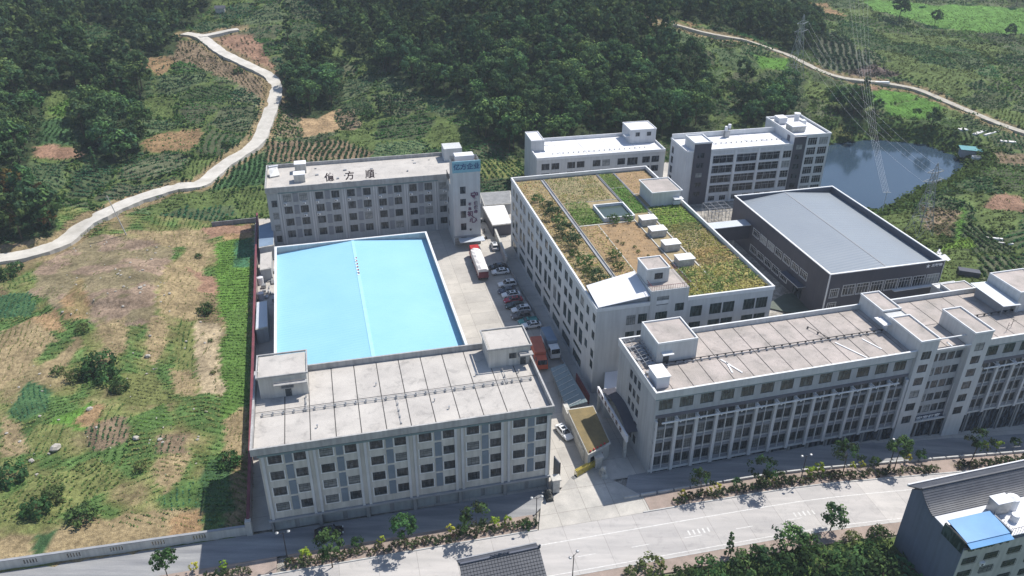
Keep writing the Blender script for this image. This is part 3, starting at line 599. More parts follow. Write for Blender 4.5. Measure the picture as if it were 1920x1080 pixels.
# ---- G: roof garden factory
def build_G():
    L, a = frame(16.2, 132.4, 14.26); w, d = 37.4, 67.4
    r = thing('roof_garden_factory', L, a, 'white tiled factory with a vegetable garden and a square pool on its roof', 'building')
    LH = []; LS = []; LT = []
    for k in range(8):
        v = 7.3 + 7.58 * k
        for z in (15.7, 11.85):
            LH += [(v, z, v + 2.15, z + 2.2), (v + 3.2, z, v + 5.35, z + 2.2)]
        LT += [(v, 6.7, v + 2.15, 10.2), (v + 3.2, 6.7, v + 5.35, 10.2)]
        LS += [(v, 4.4, v + 5.35, 5.3), (v, 1.0, v + 5.35, 3.0)]
    for z in (16.2, 12.3, 8.4): LH += [(4.2, z - .4, 5.8, z + 1.5)]
    for z in (16.2, 12.3, 8.0, 5.4): LH += [(0.5, z - .1, 2.1, z + 1.8)]
    FH = []
    for z in (15.25, 11.5, 7.7, 3.9):
        FH += [(6.2, z, 8.05, z + 2.2), (8.6, z, 10.45, z + 2.2), (19.6, z, 22.1, z + 2.45), (23.75, z, 26.3, z + 2.45), (26.6, z, 29.1, z + 2.45), (31.1, z, 33.6, z + 2.45), (33.9, z, 36.4, z + 2.45)]
    for z in (19.0, 15.5, 11.9, 8.3): FH.append((12.1, z, 14.6, z + 1.95))
    for z in (17.2, 13.5, 9.8): FH.append((16.1, z, 18.0, z + 1.75))
    FHm = [h for h in FH if not (10.9 < h[0] < 18.5)]; FHs = [(h[0] - 10.8, h[1], h[2] - 10.8, h[3]) for h in FH if 10.9 < h[0] < 18.5]
    RH = [(v, z, v + 3.4, z + 2.2) for v in range(5, 60, 8) for z in (15.5, 11.7, 7.9)]
    top = 19.2; m = MB(); m.facade((0, 0), (1, 0), (0, 1), 10.8, -.4, top, [h for h in FHm if h[2] < 10.8])
    m.facade((18.7, 0), (1, 0), (0, 1), w - 18.7, -.4, top, [(h[0] - 18.7, h[1], h[2] - 18.7, h[3]) for h in FHm if h[0] > 18.7])
    m.facade((0, d), (0, -1), (1, 0), d, -.4, top, [(d - c, a2, d - a0, b2) for (a0, a2, c, b2) in LH + LS + LT])
    m.facade((w, 0), (0, 1), (-1, 0), d, -.4, top, RH); m.facade((w, d), (-1, 0), (0, -1), w, -.4, top, [])
    m.build('wall', 'wall_light', r)
    inv = lambda hs: [(d - c, a2, d - a0, b2) for (a0, a2, c, b2) in hs]
    windows(r, inv(LT), (0, d), -math.pi / 2, 'tri', 'glass_green'); windows(r, inv(LH), (0, d), -math.pi / 2, 'slide', 'glass_green')
    stuff_windows(r, inv(LS), (0, d), -math.pi / 2, 'strip', 'glass_green'); windows(r, FHm, (0, 0), 0, 'pane4', 'glass_green'); stuff_windows(r, RH, (w, 0), math.pi / 2, 'pane4', 'glass_green')
    MB().ring(-.12, w + .12, -.12, d + .12, top, 20.0, .4).build('parapet', 'trim_white', r)
    MB().box(.3, w - .3, .3, d - .3, 18.2, 18.85).build('roof', 'soil_roof', r)
    for (u0, u1, v0, v1, mt) in ((9.0, 13.2, 9.4, 37.0, 'soil_brown'), (13.3, 22.3, 7.8, 37.0, 'soil_brown'), (28.1, 36.9, 52.3, 66.6, 'soil_brown'), (23.5, 27.5, 41.2, 66.5, 'soil_green'), (27.7, 36.8, 30, 43.8, 'soil_green'), (9.0, 14.9, 37.6, 47, 'soil_green')): MB().box(u0, u1, v0, v1, 18.851, 18.875).build('bed_soil', mt, r)
    # stair block at the front
    m = MB(); m.facade((10.8, -.15), (1, 0), (0, 1), 7.9, -.4, 22.3, FHs); m.facade((10.8, 7.5), (0, -1), (1, 0), 7.65, -.4, 22.3, []); m.facade((18.7, -.15), (0, 1), (-1, 0), 7.65, -.4, 22.3, []); m.facade((18.7, 7.5), (-1, 0), (0, -1), 7.9, 19, 22.3, [])
    m.quad((10.8, -.15, 22.3), (18.7, -.15, 22.3), (18.7, 7.5, 22.3), (10.8, 7.5, 22.3)); st = m.build('stair_block', 'wall_light', r); windows(st, FHs, (10.8, -.15), 0, 'slide', 'glass_green')
    MB().box(11.0, 18.5, .1, 7.3, 22.3, 22.36).build('roof', 'roof_conc_pink', st)
    roofroom(st, 10.9, 15.5, 2.8, 7.7, 22.36, 25.6, 'wall_light', 'roof_conc_pink', cap='trim_white', wins=[(12.5, 23.2, 14.2, 24.5)], rim=.3, over=.12)
    m = MB(); 
    for i in range(17): x = 10.9 + i * .48; m.box(x, x + .04, -.05, -.01, 22.3, 23.3)
    for i in range(16): y = i * .48; m.box(18.55, 18.6, y, y + .04, 22.3, 23.3)
    for i in range(5): y = i * .5; m.box(10.9, 10.94, y, y + .04, 22.3, 23.3)
    m.box(10.9, 18.6, -.06, .0, 23.28, 23.34); m.box(18.54, 18.6, 0, 7.5, 23.28, 23.34); m.box(10.88, 10.94, 0, 2.7, 23.28, 23.34).build('railing', 'maroon', st)
    # sloping lean-to roof
    m = MB().hexa([(.2, -.1, 20.1), (10.7, -.1, 21.3), (10.7, 8.6, 22.1), (.2, 7.2, 20.9)], [(.2, -.1, 20.22), (10.7, -.1, 21.42), (10.7, 8.6, 22.22), (.2, 7.2, 21.02)]); ct = m.build('sheet_roof', 'roof_white', r)
    MB().hexa([(.5, .5, 18.9), (10.6, .5, 18.9), (10.6, 7, 18.9), (.5, 6.6, 18.9)], [(.5, .5, 20.08), (10.6, .5, 21.2), (10.6, 7, 21.8), (.5, 6.6, 20.7)]).build('roof_storeroom', 'trim_grey', r)
    # head room at the back right
    o = roofroom(r, 29.4, 36.7, 43.9, 51.9, 18.85, 22.8, 'wall_light', 'roof_conc_pink', cap='trim_white', rim=.3, over=.35)
    MB().box(34.6, 37.0, 42.3, 43.88, 20.9, 21.0).box(34.8, 36.6, 43.2, 43.88, 19.2, 20.2).build('door_canopy', 'trim_white', o)
    for (x, y) in ((22.8, 33.9), (22.7, 27.9), (22.8, 20.7), (22.8, 13.5)):
        o = MB().box(x + .15, x + 3.7, y + .15, y + 2.6, 18.85, 20.45).build('roof_hatch', 'stone', r); MB().box(x, x + 3.85, y, y + 2.75, 20.45, 20.62).build('hatch_lid', 'white_paint', o)
    # pool
    o = MB().ring(15.1, 22.9, 38.3, 46.4, 18.8, 19.9, .35).build('pool_wall', 'trim_white', r); MB().box(15.5, 22.5, 38.7, 46.0, 18.86, 19.25).build('water', 'pool', o)
    # drain channels / paths
    for (x0, y0, x1, y1) in ((7.6, 9.6, 8.4, 66.5), (22.5, 1.0, 22.7, 13), (23.0, 46.5, 23.4, 66.5), (27.7, 36.5, 28.0, 66.5)):
        pm = MB().box(x0, x0 + .14, y0, y1, 18.86, 19.12).box(x1 - .14 + .1, x1 + .1, y0, y1, 18.86, 19.12); pm.box(x0 + .15, x1 - .05, y0, y1, 18.855, 18.9) if x1 - x0 > .3 else None; pm.build('drain_channel', 'trim_grey' , r)
    m = MB().box(22.4, 27.1, 16.5, 16.8, 18.88, 19.0).box(22.4, 22.65, 14, 46, 18.88, 19.06).box(27.2, 27.5, 8, 41, 18.88, 19.06).box(8.7, 22.3, 37.1, 37.45, 18.88, 19.02).box(13.15, 13.35, 9.5, 36.9, 18.88, 18.98).box(28.1, 36.9, 43.9, 44.1, 18.88, 18.98).box(28.1, 29.3, 52.1, 52.3, 18.88, 19.0).box(9, 22.9, 50.3, 50.45, 18.88, 18.96).box(23.5, 27.6, 56.9, 57.1, 18.88, 19).build('garden_edging', 'stone', r)
    return r
build_G()

# ---- C: long block along the street, falls with the street
def zs_(u): 
    x, y = np.array([24.2, 108.9]) + np.array([math.cos(R(14.94)), math.sin(R(14.94))]) * u; return tz(x, y)
def build_C():
    L, a = frame(24.2, 108.9, 14.94); w, d = 112.0, 16.5
    r = thing('street_block', L, a, 'very long grey office block on the right beside the street, with rooftop stair towers', 'building')
    T1, T2 = (50.4, 54.4), (61.9, 65.9)
    def bays(u0, n): return [u0 + 3.82 * i for i in range(n)]
    top = []; mid = []
    B1 = bays(.35, 13); B2 = [66.2 + 3.82 * i for i in range(12)]
    for u in B1 + B2: top.append((u + .35, 14.0, u + 2.85, 16.1))
    for z in (7.95, 4.95, 1.95):
        for u in B1 + B2: mid += [(u + .45, z - .1, u + 1.82, z + 1.8), (u + 2.08, z - .1, u + 3.45, z + 1.8)]
    up4 = []
    for u in B1 + B2: up4 += [(u + .4, 10.45, u + 1.83, 12.3), (u + 2.07, 10.45, u + 3.5, 12.3)]
    cen = [(x, z, x + 1.45, z + 1.75) for x in (54.9, 56.7, 58.5, 60.2) for z in (14.2, 11.0, 7.95, 4.95, 2.2)]
    tw = [(x, z, x + 2.0, z + 1.75) for x in (51.3, 62.8) for z in (16.1, 13.2, 10.3, 7.4, 4.4, 1.4)]
    zb = -8
    m = MB(); m.facade((0, 0), (1, 0), (0, 1), 50.4, zb, 16.6, [h for h in top + mid + up4 if h[2] < 50.3]); off = lambda hs, o: [(h[0] - o, h[1], h[2] - o, h[3]) for h in hs]
    m.facade((54.4, .6), (1, 0), (0, 1), 7.5, zb, 16.6, off(cen, 54.4)); m.facade((65.9, 0), (1, 0), (0, 1), w - 65.9, zb, 16.6, off([h for h in top + mid + up4 if h[0] > 66], 65.9))
    LHs = [(v, z, v + 1.2, z + 1.7) for v in (6.2, 8.0, 9.8) for z in (13.6, 10.6, 7.6, 4.6, 1.6)]
    m.facade((0, d), (0, -1), (1, 0), d, zb, 16.6, [(d - c, b, d - a0, e) for (a0, b, c, e) in LHs]); m.facade((w, d), (-1, 0), (0, -1), w, zb, 16.6, []); m.facade((w, 0), (0, 1), (-1, 0), d, zb, 16.6, [])
    m.build('wall', 'wall_grey', r)
    vis = lambda h: h[2] < 84
    windows(r, [h for h in top if vis(h)], (0, 0), 0, 'tri', 'glass_green'); vm = [h for h in mid + up4 if vis(h)]
    # nearest 60 of the small paired windows stay parts, the rest one piece
    vm.sort(key=lambda h: (h[0])); windows(r, vm[:56], (0, 0), 0, 'dark_bars'); stuff_windows(r, vm[56:], (0, 0), 0, 'dark_bars')
    windows(r, cen, (0, .6), 0, 'slide'); stuff_windows(r, [(d - c, b, d - a0, e) for (a0, b, c, e) in LHs], (0, d), -math.pi / 2, 'slide')
    # pilasters
    for u in [b for b in B1] + [50.0] + B2 + [112 - .6]:
        MB().box(u - .28 + .28 * (u < .5), u + .28, -.5, -.003, .6, 11.9).build('pilaster', 'pilaster', r)
    fm = MB()
    for u in B1: fm.box(u + 1.88, u + 2.02, -.2, -.003, .8, 12.2)
    fm.build('mullion_strip', 'pilaster', r); fm = MB(); fp = MB()
    for u in B2: fm.box(u + 1.88, u + 2.02, -.2, -.003, .8, 12.2)
    for u0, u1 in ((.3, 50.3), (66, 111.8)):
        for z in (1.1, 3.85, 6.85, 9.85): fp.box(u0, u1, -.12, -.004, z, z + .5)
    fm.build('mullion_strip', 'pilaster', r); fp.build('spandrel_band', 'grey_panel', r)
    MB().box(.3, 50.2, -.08, -.002, 12.35, 13.0).box(66.1, 111.8, -.08, -.002, 12.35, 13.0).build('recess_shade', 'dark_tile', r)  # flat dark strip standing in for a shaded recess behind the sunshade
    fr = MB()
    for u0, u1 in ((.9, 47.3), (65.7, 111.5)):
        fr.box(u0, u1, -1.5, -1.3, 12.2, 12.42); k = u0 + 3.3
        while k < u1: fr.box(k - .04, k + .04, -1.3, -.0, 12.22, 12.34); fr.box(k - .1, k + .1, -1.72, -1.5, 12.15, 12.5); k += 3.82
    fr.build('sunshade_frame', 'trim_white', r)
    MB().box(-.1, 50.2, -.16, -.004, 16.3, 16.6).box(66.1, 112, -.16, -.004, 16.3, 16.6).build('band', 'band_teal', r)
    # shops / basement openings following the street
    for i in range(28):
        u = 3.95 * i + .6
        if u > 50 and u < 54.2: continue
        zg = zs_(u + 1.7); zt = .75
        if zt - zg > .5: MB().box(u, u + 3.2, -.04, -.002, zg + .15, zt).build('shopfront', 'glass_dark', r)
        MB().box(u - .5, u - .1, -.3, -.005, zg - .3, .58).build('pier', 'plinth', r)
    MB().box(-.05, w, -.22, -.006, .6, 1.0).build('ledge', 'wall_light', r)
    sb = MB().box(54.6, 61.8, .3, .597, .55, 1.55).build('sign_board', 'dark_tile', r); text('宏发红家', 1.0, 'letters_white', 'lettering', sb, (58.2, .27, 1.05), (R(90), 0, 0), .02, fx=1.35)
    # parapet + roof
    MB().box(-.25, 50.4, -.3, 0, 16.6, 18.0).box(-.25, 0.02, 0, d, 16.6, 18.0).box(-.25, 50.9, d, d + .3, 16.6, 18.0).box(65.9, w, -.3, 0, 16.6, 18.0).box(54.4, w, d, d + .3, 16.6, 18.0).box(54.4, 61.9, .3, .6, 16.6, 17.0).build('parapet', 'wall_light', r)
    MB().box(-.27, 50.4, -.34, .02, 18.0, 18.08).box(-.27, .06, .02, d, 18.0, 18.08).box(-.25, 50.9, d, d + .34, 18.0, 18.08).box(65.9, w, -.34, .02, 18.0, 18.08).box(54.4, w, d, d + .34, 18.0, 18.08).build('parapet_cap', 'trim_white', r)
    slabs(r, 0.03, 50.4, .02, d, 17.0, 3.82, [8.0], mt='roof_conc_pink', start=3.6); slabs(r, 54.5, w, .62, d, 17.0, 3.82, [8.0], mt='roof_conc_pink', start=58)
    pipe_run(r, [(4, 8.3, 17.5), (49.5, 8.3, 17.5)], .07, mt='dark_metal'); pipe_run(r, [(4, 7.8, 17.45), (49.5, 7.8, 17.45)], .05, mt='trim_grey'); pipe_run(r, [(66, 8.3, 17.5), (104, 8.3, 17.5)], .07, mt='dark_metal')
    pipe_run(r, [(38, 8.3, 17.5), (36.4, 12.6, 17.5)], .05, mt='dark_metal')
    for (x0, y0, x1, y1) in ((15.5, 7.2, 17.3, 2.6), (16.1, 6.2, 15.6, 3.0), (38.6, 7.0, 41.3, 1.2), (44.2, 6.8, 45.6, 3.0)):
        dx, dy = x1 - x0, y1 - y0; l = math.hypot(dx, dy); nx, ny = -dy / l * .13, dx / l * .13
        MB().prism([(x0 + nx, y0 + ny), (x0 - nx, y0 - ny), (x1 - nx, y1 - ny), (x1 + nx, y1 + ny)], 17.08, 17.2).build('board', 'white_paint', r)
    # rooms
    roofroom(r, 3.75, 11.4, 8.8, 16.2, 17.08, 21.4, 'wall_light', 'roof_conc_pink', cap='trim_white', door=(5.0, 6.1, 2.0), rim=.35)
    o = MB().box(.8, 3.1, 1.9, 5.4, 17.1, 19.4).build('roof_tank', 'roof_white', r); MB().box(.65, 3.25, 1.75, 5.55, 19.4, 19.52).build('tank_lid', 'white_paint', o)
    m = MB()
    for i in range(8): m.tube((.3, 8 + i * 1.0, 18.2), (3.4, 8.6 + i * .95, 18.6), .05, n=4)
    for i in range(4): m.tube((.4 + i, 8, 18.2), (.4 + i, 16, 18.2), .05, n=4)
    for i in range(8): m.box(rnd.uniform(.5, 2.5), rnd.uniform(2.6, 3.5), 6 + i * 1.1, 6.6 + i * 1.1, 17.08, 17.2 + rnd.uniform(.1, .7))
    m.build('roof_rack', 'trim_grey', r)
    m = MB(); m.box(T1[0], T1[1], -.6, 16.2, zb, 17.0); 
    m = MB(); THs = off([h for h in tw if h[0] < 60], T1[0]); m.facade((T1[0], -.6), (1, 0), (0, 1), 4.0, zb, 20.0, THs); m.facade((T1[0], 17), (0, -1), (1, 0), 17.6, zb, 20.0, []); m.facade((T1[1], -.6), (0, 1), (-1, 0), 17.6, zb, 20.0, []); m.facade((T1[1], 17), (-1, 0), (0, -1), 4.0, zb, 20, []); m.quad((T1[0], -.6, 19.8), (T1[1], -.6, 19.8), (T1[1], 17, 19.8), (T1[0], 17, 19.8))
    t = m.build('stair_tower', 'wall_light', r); windows(t, THs, (T1[0], -.6), 0, 'slide')
    MB().ring(T1[0] - .1, T1[1] + .1, -.7, 8.0, 20.0, 20.35, .22).build('parapet', 'trim_white', t); MB().ring(T1[0] - .1, T1[1] + .1, 10.2, 17.1, 20.0, 20.35, .22).build('parapet', 'trim_white', t)
    MB().box(T1[0] + .12, T1[1] - .12, -.45, 7.75, 19.85, 20.06).box(T1[0] + .12, T1[1] - .12, 10.45, 16.9, 19.85, 20.06).build('roof', 'roof_conc_pink', t)
    MB().box(T1[0] - 1.6, T1[0] - .004, 7.3, 10.3, 18.9, 19.05).box(T1[0] - .1, T1[0] - .003, 8, 9.2, 17.1, 18.8).build('door_canopy', 'roof_white', t)
    m = MB(); THs = off([h for h in tw if h[0] > 60], T2[0]); m.facade((T2[0], -.6), (1, 0), (0, 1), 4.0, zb, 20.0, THs); m.facade((T2[0], 8), (0, -1), (1, 0), 8.6, zb, 20.0, []); m.facade((T2[1], -.6), (0, 1), (-1, 0), 8.6, zb, 20.0, []); m.facade((T2[1], 8), (-1, 0), (0, -1), 4.0, zb, 20, [])
    t = m.build('stair_tower', 'wall_light', r); windows(t, THs, (T2[0], -.6), 0, 'slide')
    MB().ring(T2[0] - .1, T2[1] + .1, -.7, 8.1, 20.0, 20.35, .22).build('parapet', 'trim_white', t); MB().box(T2[0] + .12, T2[1] - .12, -.45, 7.9, 19.85, 20.06).build('roof', 'roof_conc_pink', t)
    m = MB().box(54.4, 61.9, -.5, -.3, 17.6, 17.8).box(54.4, 61.9, 1.2, 1.4, 18.6, 18.8)
    for x in (57.8,): m.box(x, x + .2, -.3, 1.2, 17.75, 17.9)
    m.build('roof_beam', 'trim_white', r)
    MB().tube((61.6, .2, 1.0), (61.6, .2, 8.5), .08).tube((61.6, .2, 8.5), (61.2, -.3, 9.0), .08).build('drain_pipe', 'trim_white', r)
    # sheet canopy and big room at the right end
    o = MB().hexa([(75, 6.9, 19.5), (79.2, 6.9, 19.3), (79.2, 15.9, 19.6), (75, 15.9, 19.8)], [(75, 6.9, 19.6), (79.2, 6.9, 19.4), (79.2, 15.9, 19.7), (75, 15.9, 19.9)]).build('sheet_canopy', 'canopy_sheet', r)
    MB().box(76.2, 78.7, 8.4, 15.2, 17.08, 19.2).tube((75.2, 7.1, 17.1), (75.2, 7.1, 19.5), .06).tube((78.9, 7.1, 17.1), (78.9, 7.1, 19.3), .06).build('canopy_store', 'trim_grey', o)
    roofroom(r, 79.3, 87.5, 7.9, 16.1, 17.08, 21.6, 'wall_light', 'roof_conc_pink', cap='trim_white', rim=.3)
    for (x, y) in ((72.5, 2.5), (74.5, 3.5)): MB().tube((x, y, 17.05), (x, y, 19.0), .04).tube((x, y, 18.2), (x + .9, y, 18.6), .03).build('antenna', 'dark_metal', r)
build_C()

# ---- D: dark clad warehouse
def build_D():
    L, a = frame(72.1, 161.7, 14.2); w, d = 30.2, 46.0
    r = thing('dark_clad_warehouse', L, a, 'dark charcoal clad warehouse with a pale ribbed metal roof and white-framed windows', 'warehouse')
    f = 1.0395
    FH = [(x * f, 100 - (100 - z0) * f, x1 * f, 100 - (100 - z1) * f) for (x, z0, x1, z1) in [(1.0, 9.1, 2.9, 11.1)] + [(u, 9.2, u + 2.9, 11.7) for u in (4.05, 7.6, 11.2, 14.8, 18.4, 22.0, 25.6)] + [(1.0, 6.1, 2.9, 7.6)]]
    FH = [(a0, max(b, .3), c, e) for a0, b, c, e in FH]
    LH = [(v, 5.7, v + 2.9, 7.45) for v in (8.2, 12.0, 15.8, 19.7, 23.5, 27.3, 31.1)] + [(v, .9, v + 3.0, 2.6) for v in (15.7, 19.7, 23.5, 27.3, 31.1)]
    o = shell(r, w, d, -.5, 11.6, FH, LH, mt='dark_clad')[0]
    windows(r, FH, (0, 0), 0, 'pane4', 'glass_dark', 'white_paint'); windows(r, [(d - c, b, d - a0, e) for a0, b, c, e in LH], (0, d), -math.pi / 2, 'pane4', 'glass_dark', 'white_paint')
    for f in [c for c in r.children if c.name.startswith('window')]:
        me = f.data; X1 = max(v.co.x for v in me.vertices); Z1 = max(v.co.z for v in me.vertices); g = .18; key = ('sur', round(X1, 2), round(Z1, 2))
        if key not in WC: WC[key] = MB().box(-g, X1 + g, -.05, -.003, -g, -g + .1).box(-g, X1 + g, -.05, -.003, Z1 + g - .1, Z1 + g).box(-g, -g + .1, -.05, -.003, -g + .1, Z1 + g - .1).box(X1 + g - .1, X1 + g, -.05, -.003, -g + .1, Z1 + g - .1).mesh('surround', 'trim_white')
        ob('surround', WC[key], f)
    MB().ring(-.12, w + .12, -.12, d + .12, 11.603, 11.8, .4).build('parapet_cap', 'white_paint', r)
    MB().box(-.1, -.003, -.1, .15, 0, 11.6).box(-.003, .15, -.1, -.003, 0, 11.6).build('corner_trim', 'trim_white', r)
    MB().box(w + .003, w + .1, -.1, .05, 0, 11.6).build('corner_trim', 'trim_white', r)
    # inside of the parapet
    m = MB().box(.25, .3, .25, d - .25, 9, 11.6).box(w - .3, w - .25, .25, d - .25, 9, 11.6).box(.3, w - .3, d - .3, d - .25, 9, 11.6).box(.3, w - .3, .25, .3, 9, 11.6).build('parapet_lining', 'dark_tile', r)
    xr = w / 2; zr, ze = 11.45, 10.0; y0, y1 = .31, d - .31
    m = MB().hexa([(.31, y0, ze - .1), (xr, y0, zr - .1), (xr, y1, zr - .1), (.31, y1, ze - .1)], [(.31, y0, ze), (xr, y0, zr), (xr, y1, zr), (.31, y1, ze)])
    m.hexa([(xr, y0, zr - .1), (w - .31, y0, ze - .1), (w - .31, y1, ze - .1), (xr, y1, zr - .1)], [(xr, y0, zr), (w - .31, y0, ze), (w - .31, y1, ze), (xr, y1, zr)]); ro = m.build('roof', 'shed_grey', r)
    MB().box(xr - .15, xr + .15, y0, y1, zr - .02, zr + .05).build('ridge_cap', 'trim_grey', ro)
    MB().box(-2.0, -.003, 8.0, 16.5, 3.9, 4.05).box(-2.02, -1.94, 7.9, 16.6, 3.85, 4.15).build('entrance_canopy', 'dark_tile', r)
    MB().box(-2.06, -2.02, 7.9, 16.6, 4.06, 4.16).box(-2.0, -.01, 7.84, 7.9, 4.06, 4.16).build('canopy_edge', 'trim_white', r)
    MB().box(-.06, -.002, 9.0, 12.5, 0, 3.2).build('door', 'glass_dark', r)
    MB().box(17.5, 30.0, -1.0, -.003, 5.4, 5.55).build('ledge', 'trim_white', r)
    # emblem and lettering high on the right of the front
    m = MB(); c0 = (25.9, 10.7)
    pts = []
    for i in range(10): an = math.pi / 2 + i * math.pi / 5; rr = .62 if i % 2 == 0 else .26; pts.append((c0[0] + rr * math.cos(an), c0[1] + rr * math.sin(an)))
    for i in range(10): j = (i + 1) % 10; m.quad((c0[0], -.06, c0[1]), (pts[i][0], -.06, pts[i][1]), (pts[j][0], -.06, pts[j][1]))
    m.build('emblem', 'letters_white', r); text('五联物', .8, 'letters_white', 'lettering', r, (28.3, -.03, 10.7), (R(90), 0, 0), .02, fx=1.25)
    # covered bridge to the garden factory
    b = thing('covered_bridge', (*(np.array([72.1, 161.7]) + 35.5 * np.array([-math.sin(a), math.cos(a)])), 0), a, 'pale sheet-roofed covered bridge between the roof garden factory and the charcoal warehouse', 'bridge')
    MB().box(-13.0, 3 - 3.01, 0, 3.6, 7.6, 7.8).build('roof', 'canopy_sheet', b); MB().box(-12.8, -.02, .3, 3.3, 3.6, 7.597).build('wall', 'dark_clad', b)
    for x in (-9, -4): MB().tube((x, .8, 0), (x, .8, 3.59), .15).tube((x, 2.8, 0), (x, 2.8, 3.59), .15).build('column', 'trim_grey', b)
build_D()

# ---- E: tall white building right back
def build_E():
    L, a = frame(53.1, 227.4, 12.63); w, d = 44.1, 16.0
    r = thing('tall_white_building', L, a, 'tall white building with wide ribbon windows and dark stair bays, beside the pond', 'building')
    H = []
    for z in (12.3, 9.15, 6.0, 2.85):
        H += [(6.4, z, 13.0, z + 2.45), (14.0, z, 20.6, z + 2.45), (21.5, z, 28.1, z + 2.45), (29.2, z + .1, 31.9, z + 2.35)]
    H += [(x, .2, x + 2.1, 1.8) for x in (6.5, 10.1, 14.0, 17.6, 21.5, 25, 29.2)]
    HR = [(x, z, x + 3.0, z + 2.35) for x in (36.8, 40.5) for z in (15.9, 12.8, 9.7, 6.6, 3.5, .4)]
    DS = [(1.2, z, 3.4, z + 1.5) for z in (14.5, 11.4, 8.3, 5.2, 2.2)]
    m = MB(); zb = -5
    m.facade((5.4, 0), (1, 0), (0, 1), 26.7, zb, 16.3, [(h[0] - 5.4, h[1], h[2] - 5.4, h[3]) for h in H]); m.facade((36.1, 0), (1, 0), (0, 1), 8.0, zb, 19.0, [(h[0] - 36.1, h[1], h[2] - 36.1, h[3]) for h in HR])
    LH = [(9.2, z, 10.8, z + 2.2) for z in (12.6, 9.5, 6.4, 3.3)]
    m.facade((-2.2, 12), (0, -1), (1, 0), 12, zb, 16.3, [(12 - c, b, 12 - a0, e) for a0, b, c, e in LH]); m.facade((-2.2, 12), (1, 0), (0, 1), .01, zb, 16.3, []); m.facade((44.1, 0), (0, 1), (-1, 0), 18, zb, 19.0, []); m.facade((44.1, 18), (-1, 0), (0, -1), 12, zb, 19, []); m.facade((32.1, 12), (-1, 0), (0, -1), 34.3, zb, 16.3, [])
    m.facade((32.1, 0), (0, 1), (1, 0), 18, 15.5, 19.0, [])
    m.facade((-2.2, 0), (1, 0), (0, 1), 2.2, zb, 16.3, [])
    m.build('wall', 'wall_pale', r)
    windows(r, H, (0, 0), 0, 'tri', 'glass_dark', 'frame_light', pale=.03); windows(r, HR, (0, 0), 0, 'pane4', 'glass_dark', 'frame_light', pale=.05); stuff_windows(r, [(12 - c, b, 12 - a0, e) for a0, b, c, e in LH], (-2.2, 12), -math.pi / 2, 'slide', 'glass_dark')
    # dark bays
    m = MB().facade((0, -.25), (1, 0), (0, 1), 5.35, zb, 18.9, DS); m.quad((5.35, -.25, zb), (5.35, .0, zb), (5.35, .0, 18.9), (5.35, -.25, 18.9)); o = m.build('stair_bay', 'dark_clad', r); windows(o, DS, (0, -.25), 0, 'slide', 'glass_dark')
    MB().box(0, 5.3, -.03, 6.7, 16.2, 18.9).facade((-.05, 6.7), (0, -1), (1, 0), 6.9, zb, 18.9, []).build('stair_tower', 'wall_pale', r)
    MB().ring(-.15, 5.45, -.35, 6.9, 18.9, 19.4, .25).build('parapet', 'trim_white', r); MB().box(.1, 5.2, -.1, 6.6, 18.9, 18.98).build('roof', 'roof_white', r)
    D2 = [(.9, z, 3.0, z + 1.6) for z in (14.8, 11.7, 8.6, 5.5, 2.4)]
    m = MB().facade((32.1, -.2), (1, 0), (0, 1), 3.95, zb, 18.9, D2); m.quad((32.1, -.2, zb), (32.1, 0, zb), (32.1, 0, 18.9), (32.1, -.2, 18.9)); m.quad((36.05, -.2, zb), (36.05, 0, zb), (36.05, 0, 18.9), (36.05, -.2, 18.9)); o = m.build('stair_bay', 'dark_clad', r); windows(o, D2, (32.1, -.2), 0, 'slide', 'glass_dark')
    fl = MB()
    for z in (15.4, 12.1, 8.95, 5.8, 2.6): fl.box(5.5, 32.0, -.12, -.003, z - .35, z - .12)
    for x in (5.5, 13.2, 20.75, 28.35): fl.box(x, x + .7, -.15, -.004, -.5, 16.2)
    fl.build('facade_grid', 'trim_white', r)
    MB().box(5.4, 32.1, -.08, .22, 16.3, 16.9).box(-2.3, -2.0, 0, 12.2, 16.3, 16.9).box(-2.0, 32.1, 11.9, 12.2, 16.3, 18.0).box(-2.3, 0, -.08, .2, 16.3, 16.9).build('parapet', 'trim_white', r)
    slabs(r, -1.95, 32.05, .25, 11.85, 16.35, 5.4, [5.2], gap=.1, mt='roof_white'); slabs(r, 32.2, 43.9, .2, 17.8, 18.6, 6, [6, 12], gap=.1, mt='roof_white')
    MB().ring(32.0, 44.25, -.12, 18.1, 18.95, 19.4, .3).build('parapet', 'trim_white', r)
    pipe_run(r, [(6, 5.2, 16.8), (31, 5.2, 16.8)], .05)
    o = MB().box(33.2, 36.0, 12, 15, 18.75, 20.6).build('roof_tank', 'roof_white', r); MB().box(33.1, 36.1, 11.9, 15.1, 20.6, 20.75).build('tank_lid', 'white_paint', o)
    o = MB().box(33.5, 37.9, 4.2, 8.2, 18.75, 20.4).build('roof_tank', 'stone', r); MB().box(33.3, 38.1, 4.0, 8.4, 20.4, 20.6).build('tank_lid', 'roof_white', o)
    o = MB().tube((38.8, 11.5, 20.0), (38.8, 11.5, 21.8), .75, .75, 14).box(38.2, 39.4, 11, 12, 18.75, 20.0).build('cooling_tower', 'roof_white', r); MB().tube((38.8, 11.5, 21.8), (38.8, 11.5, 22.2), .75, 1.05, 14).box(39.6, 41.2, 9.6, 11.2, 18.75, 20.3).build('cowl', 'trim_white', o)
    o = MB().box(14.5, 16.0, 10, 11.2, 16.4, 18.4).build('roof_tank', 'metal', r); MB().tube((14.9, 10.6, 18.4), (14.9, 10.6, 19.8), .5, .5, 12).tube((15.9, 10.6, 19.2), (15.9, 10.6, 20.4), .5, .5, 12).build('water_drum', 'roof_white', o)
    MB().box(32.0, 32.09, 2.5, 4, 16.6, 18.4).build('door', 'dark_tile', r)
    return r
build_E()

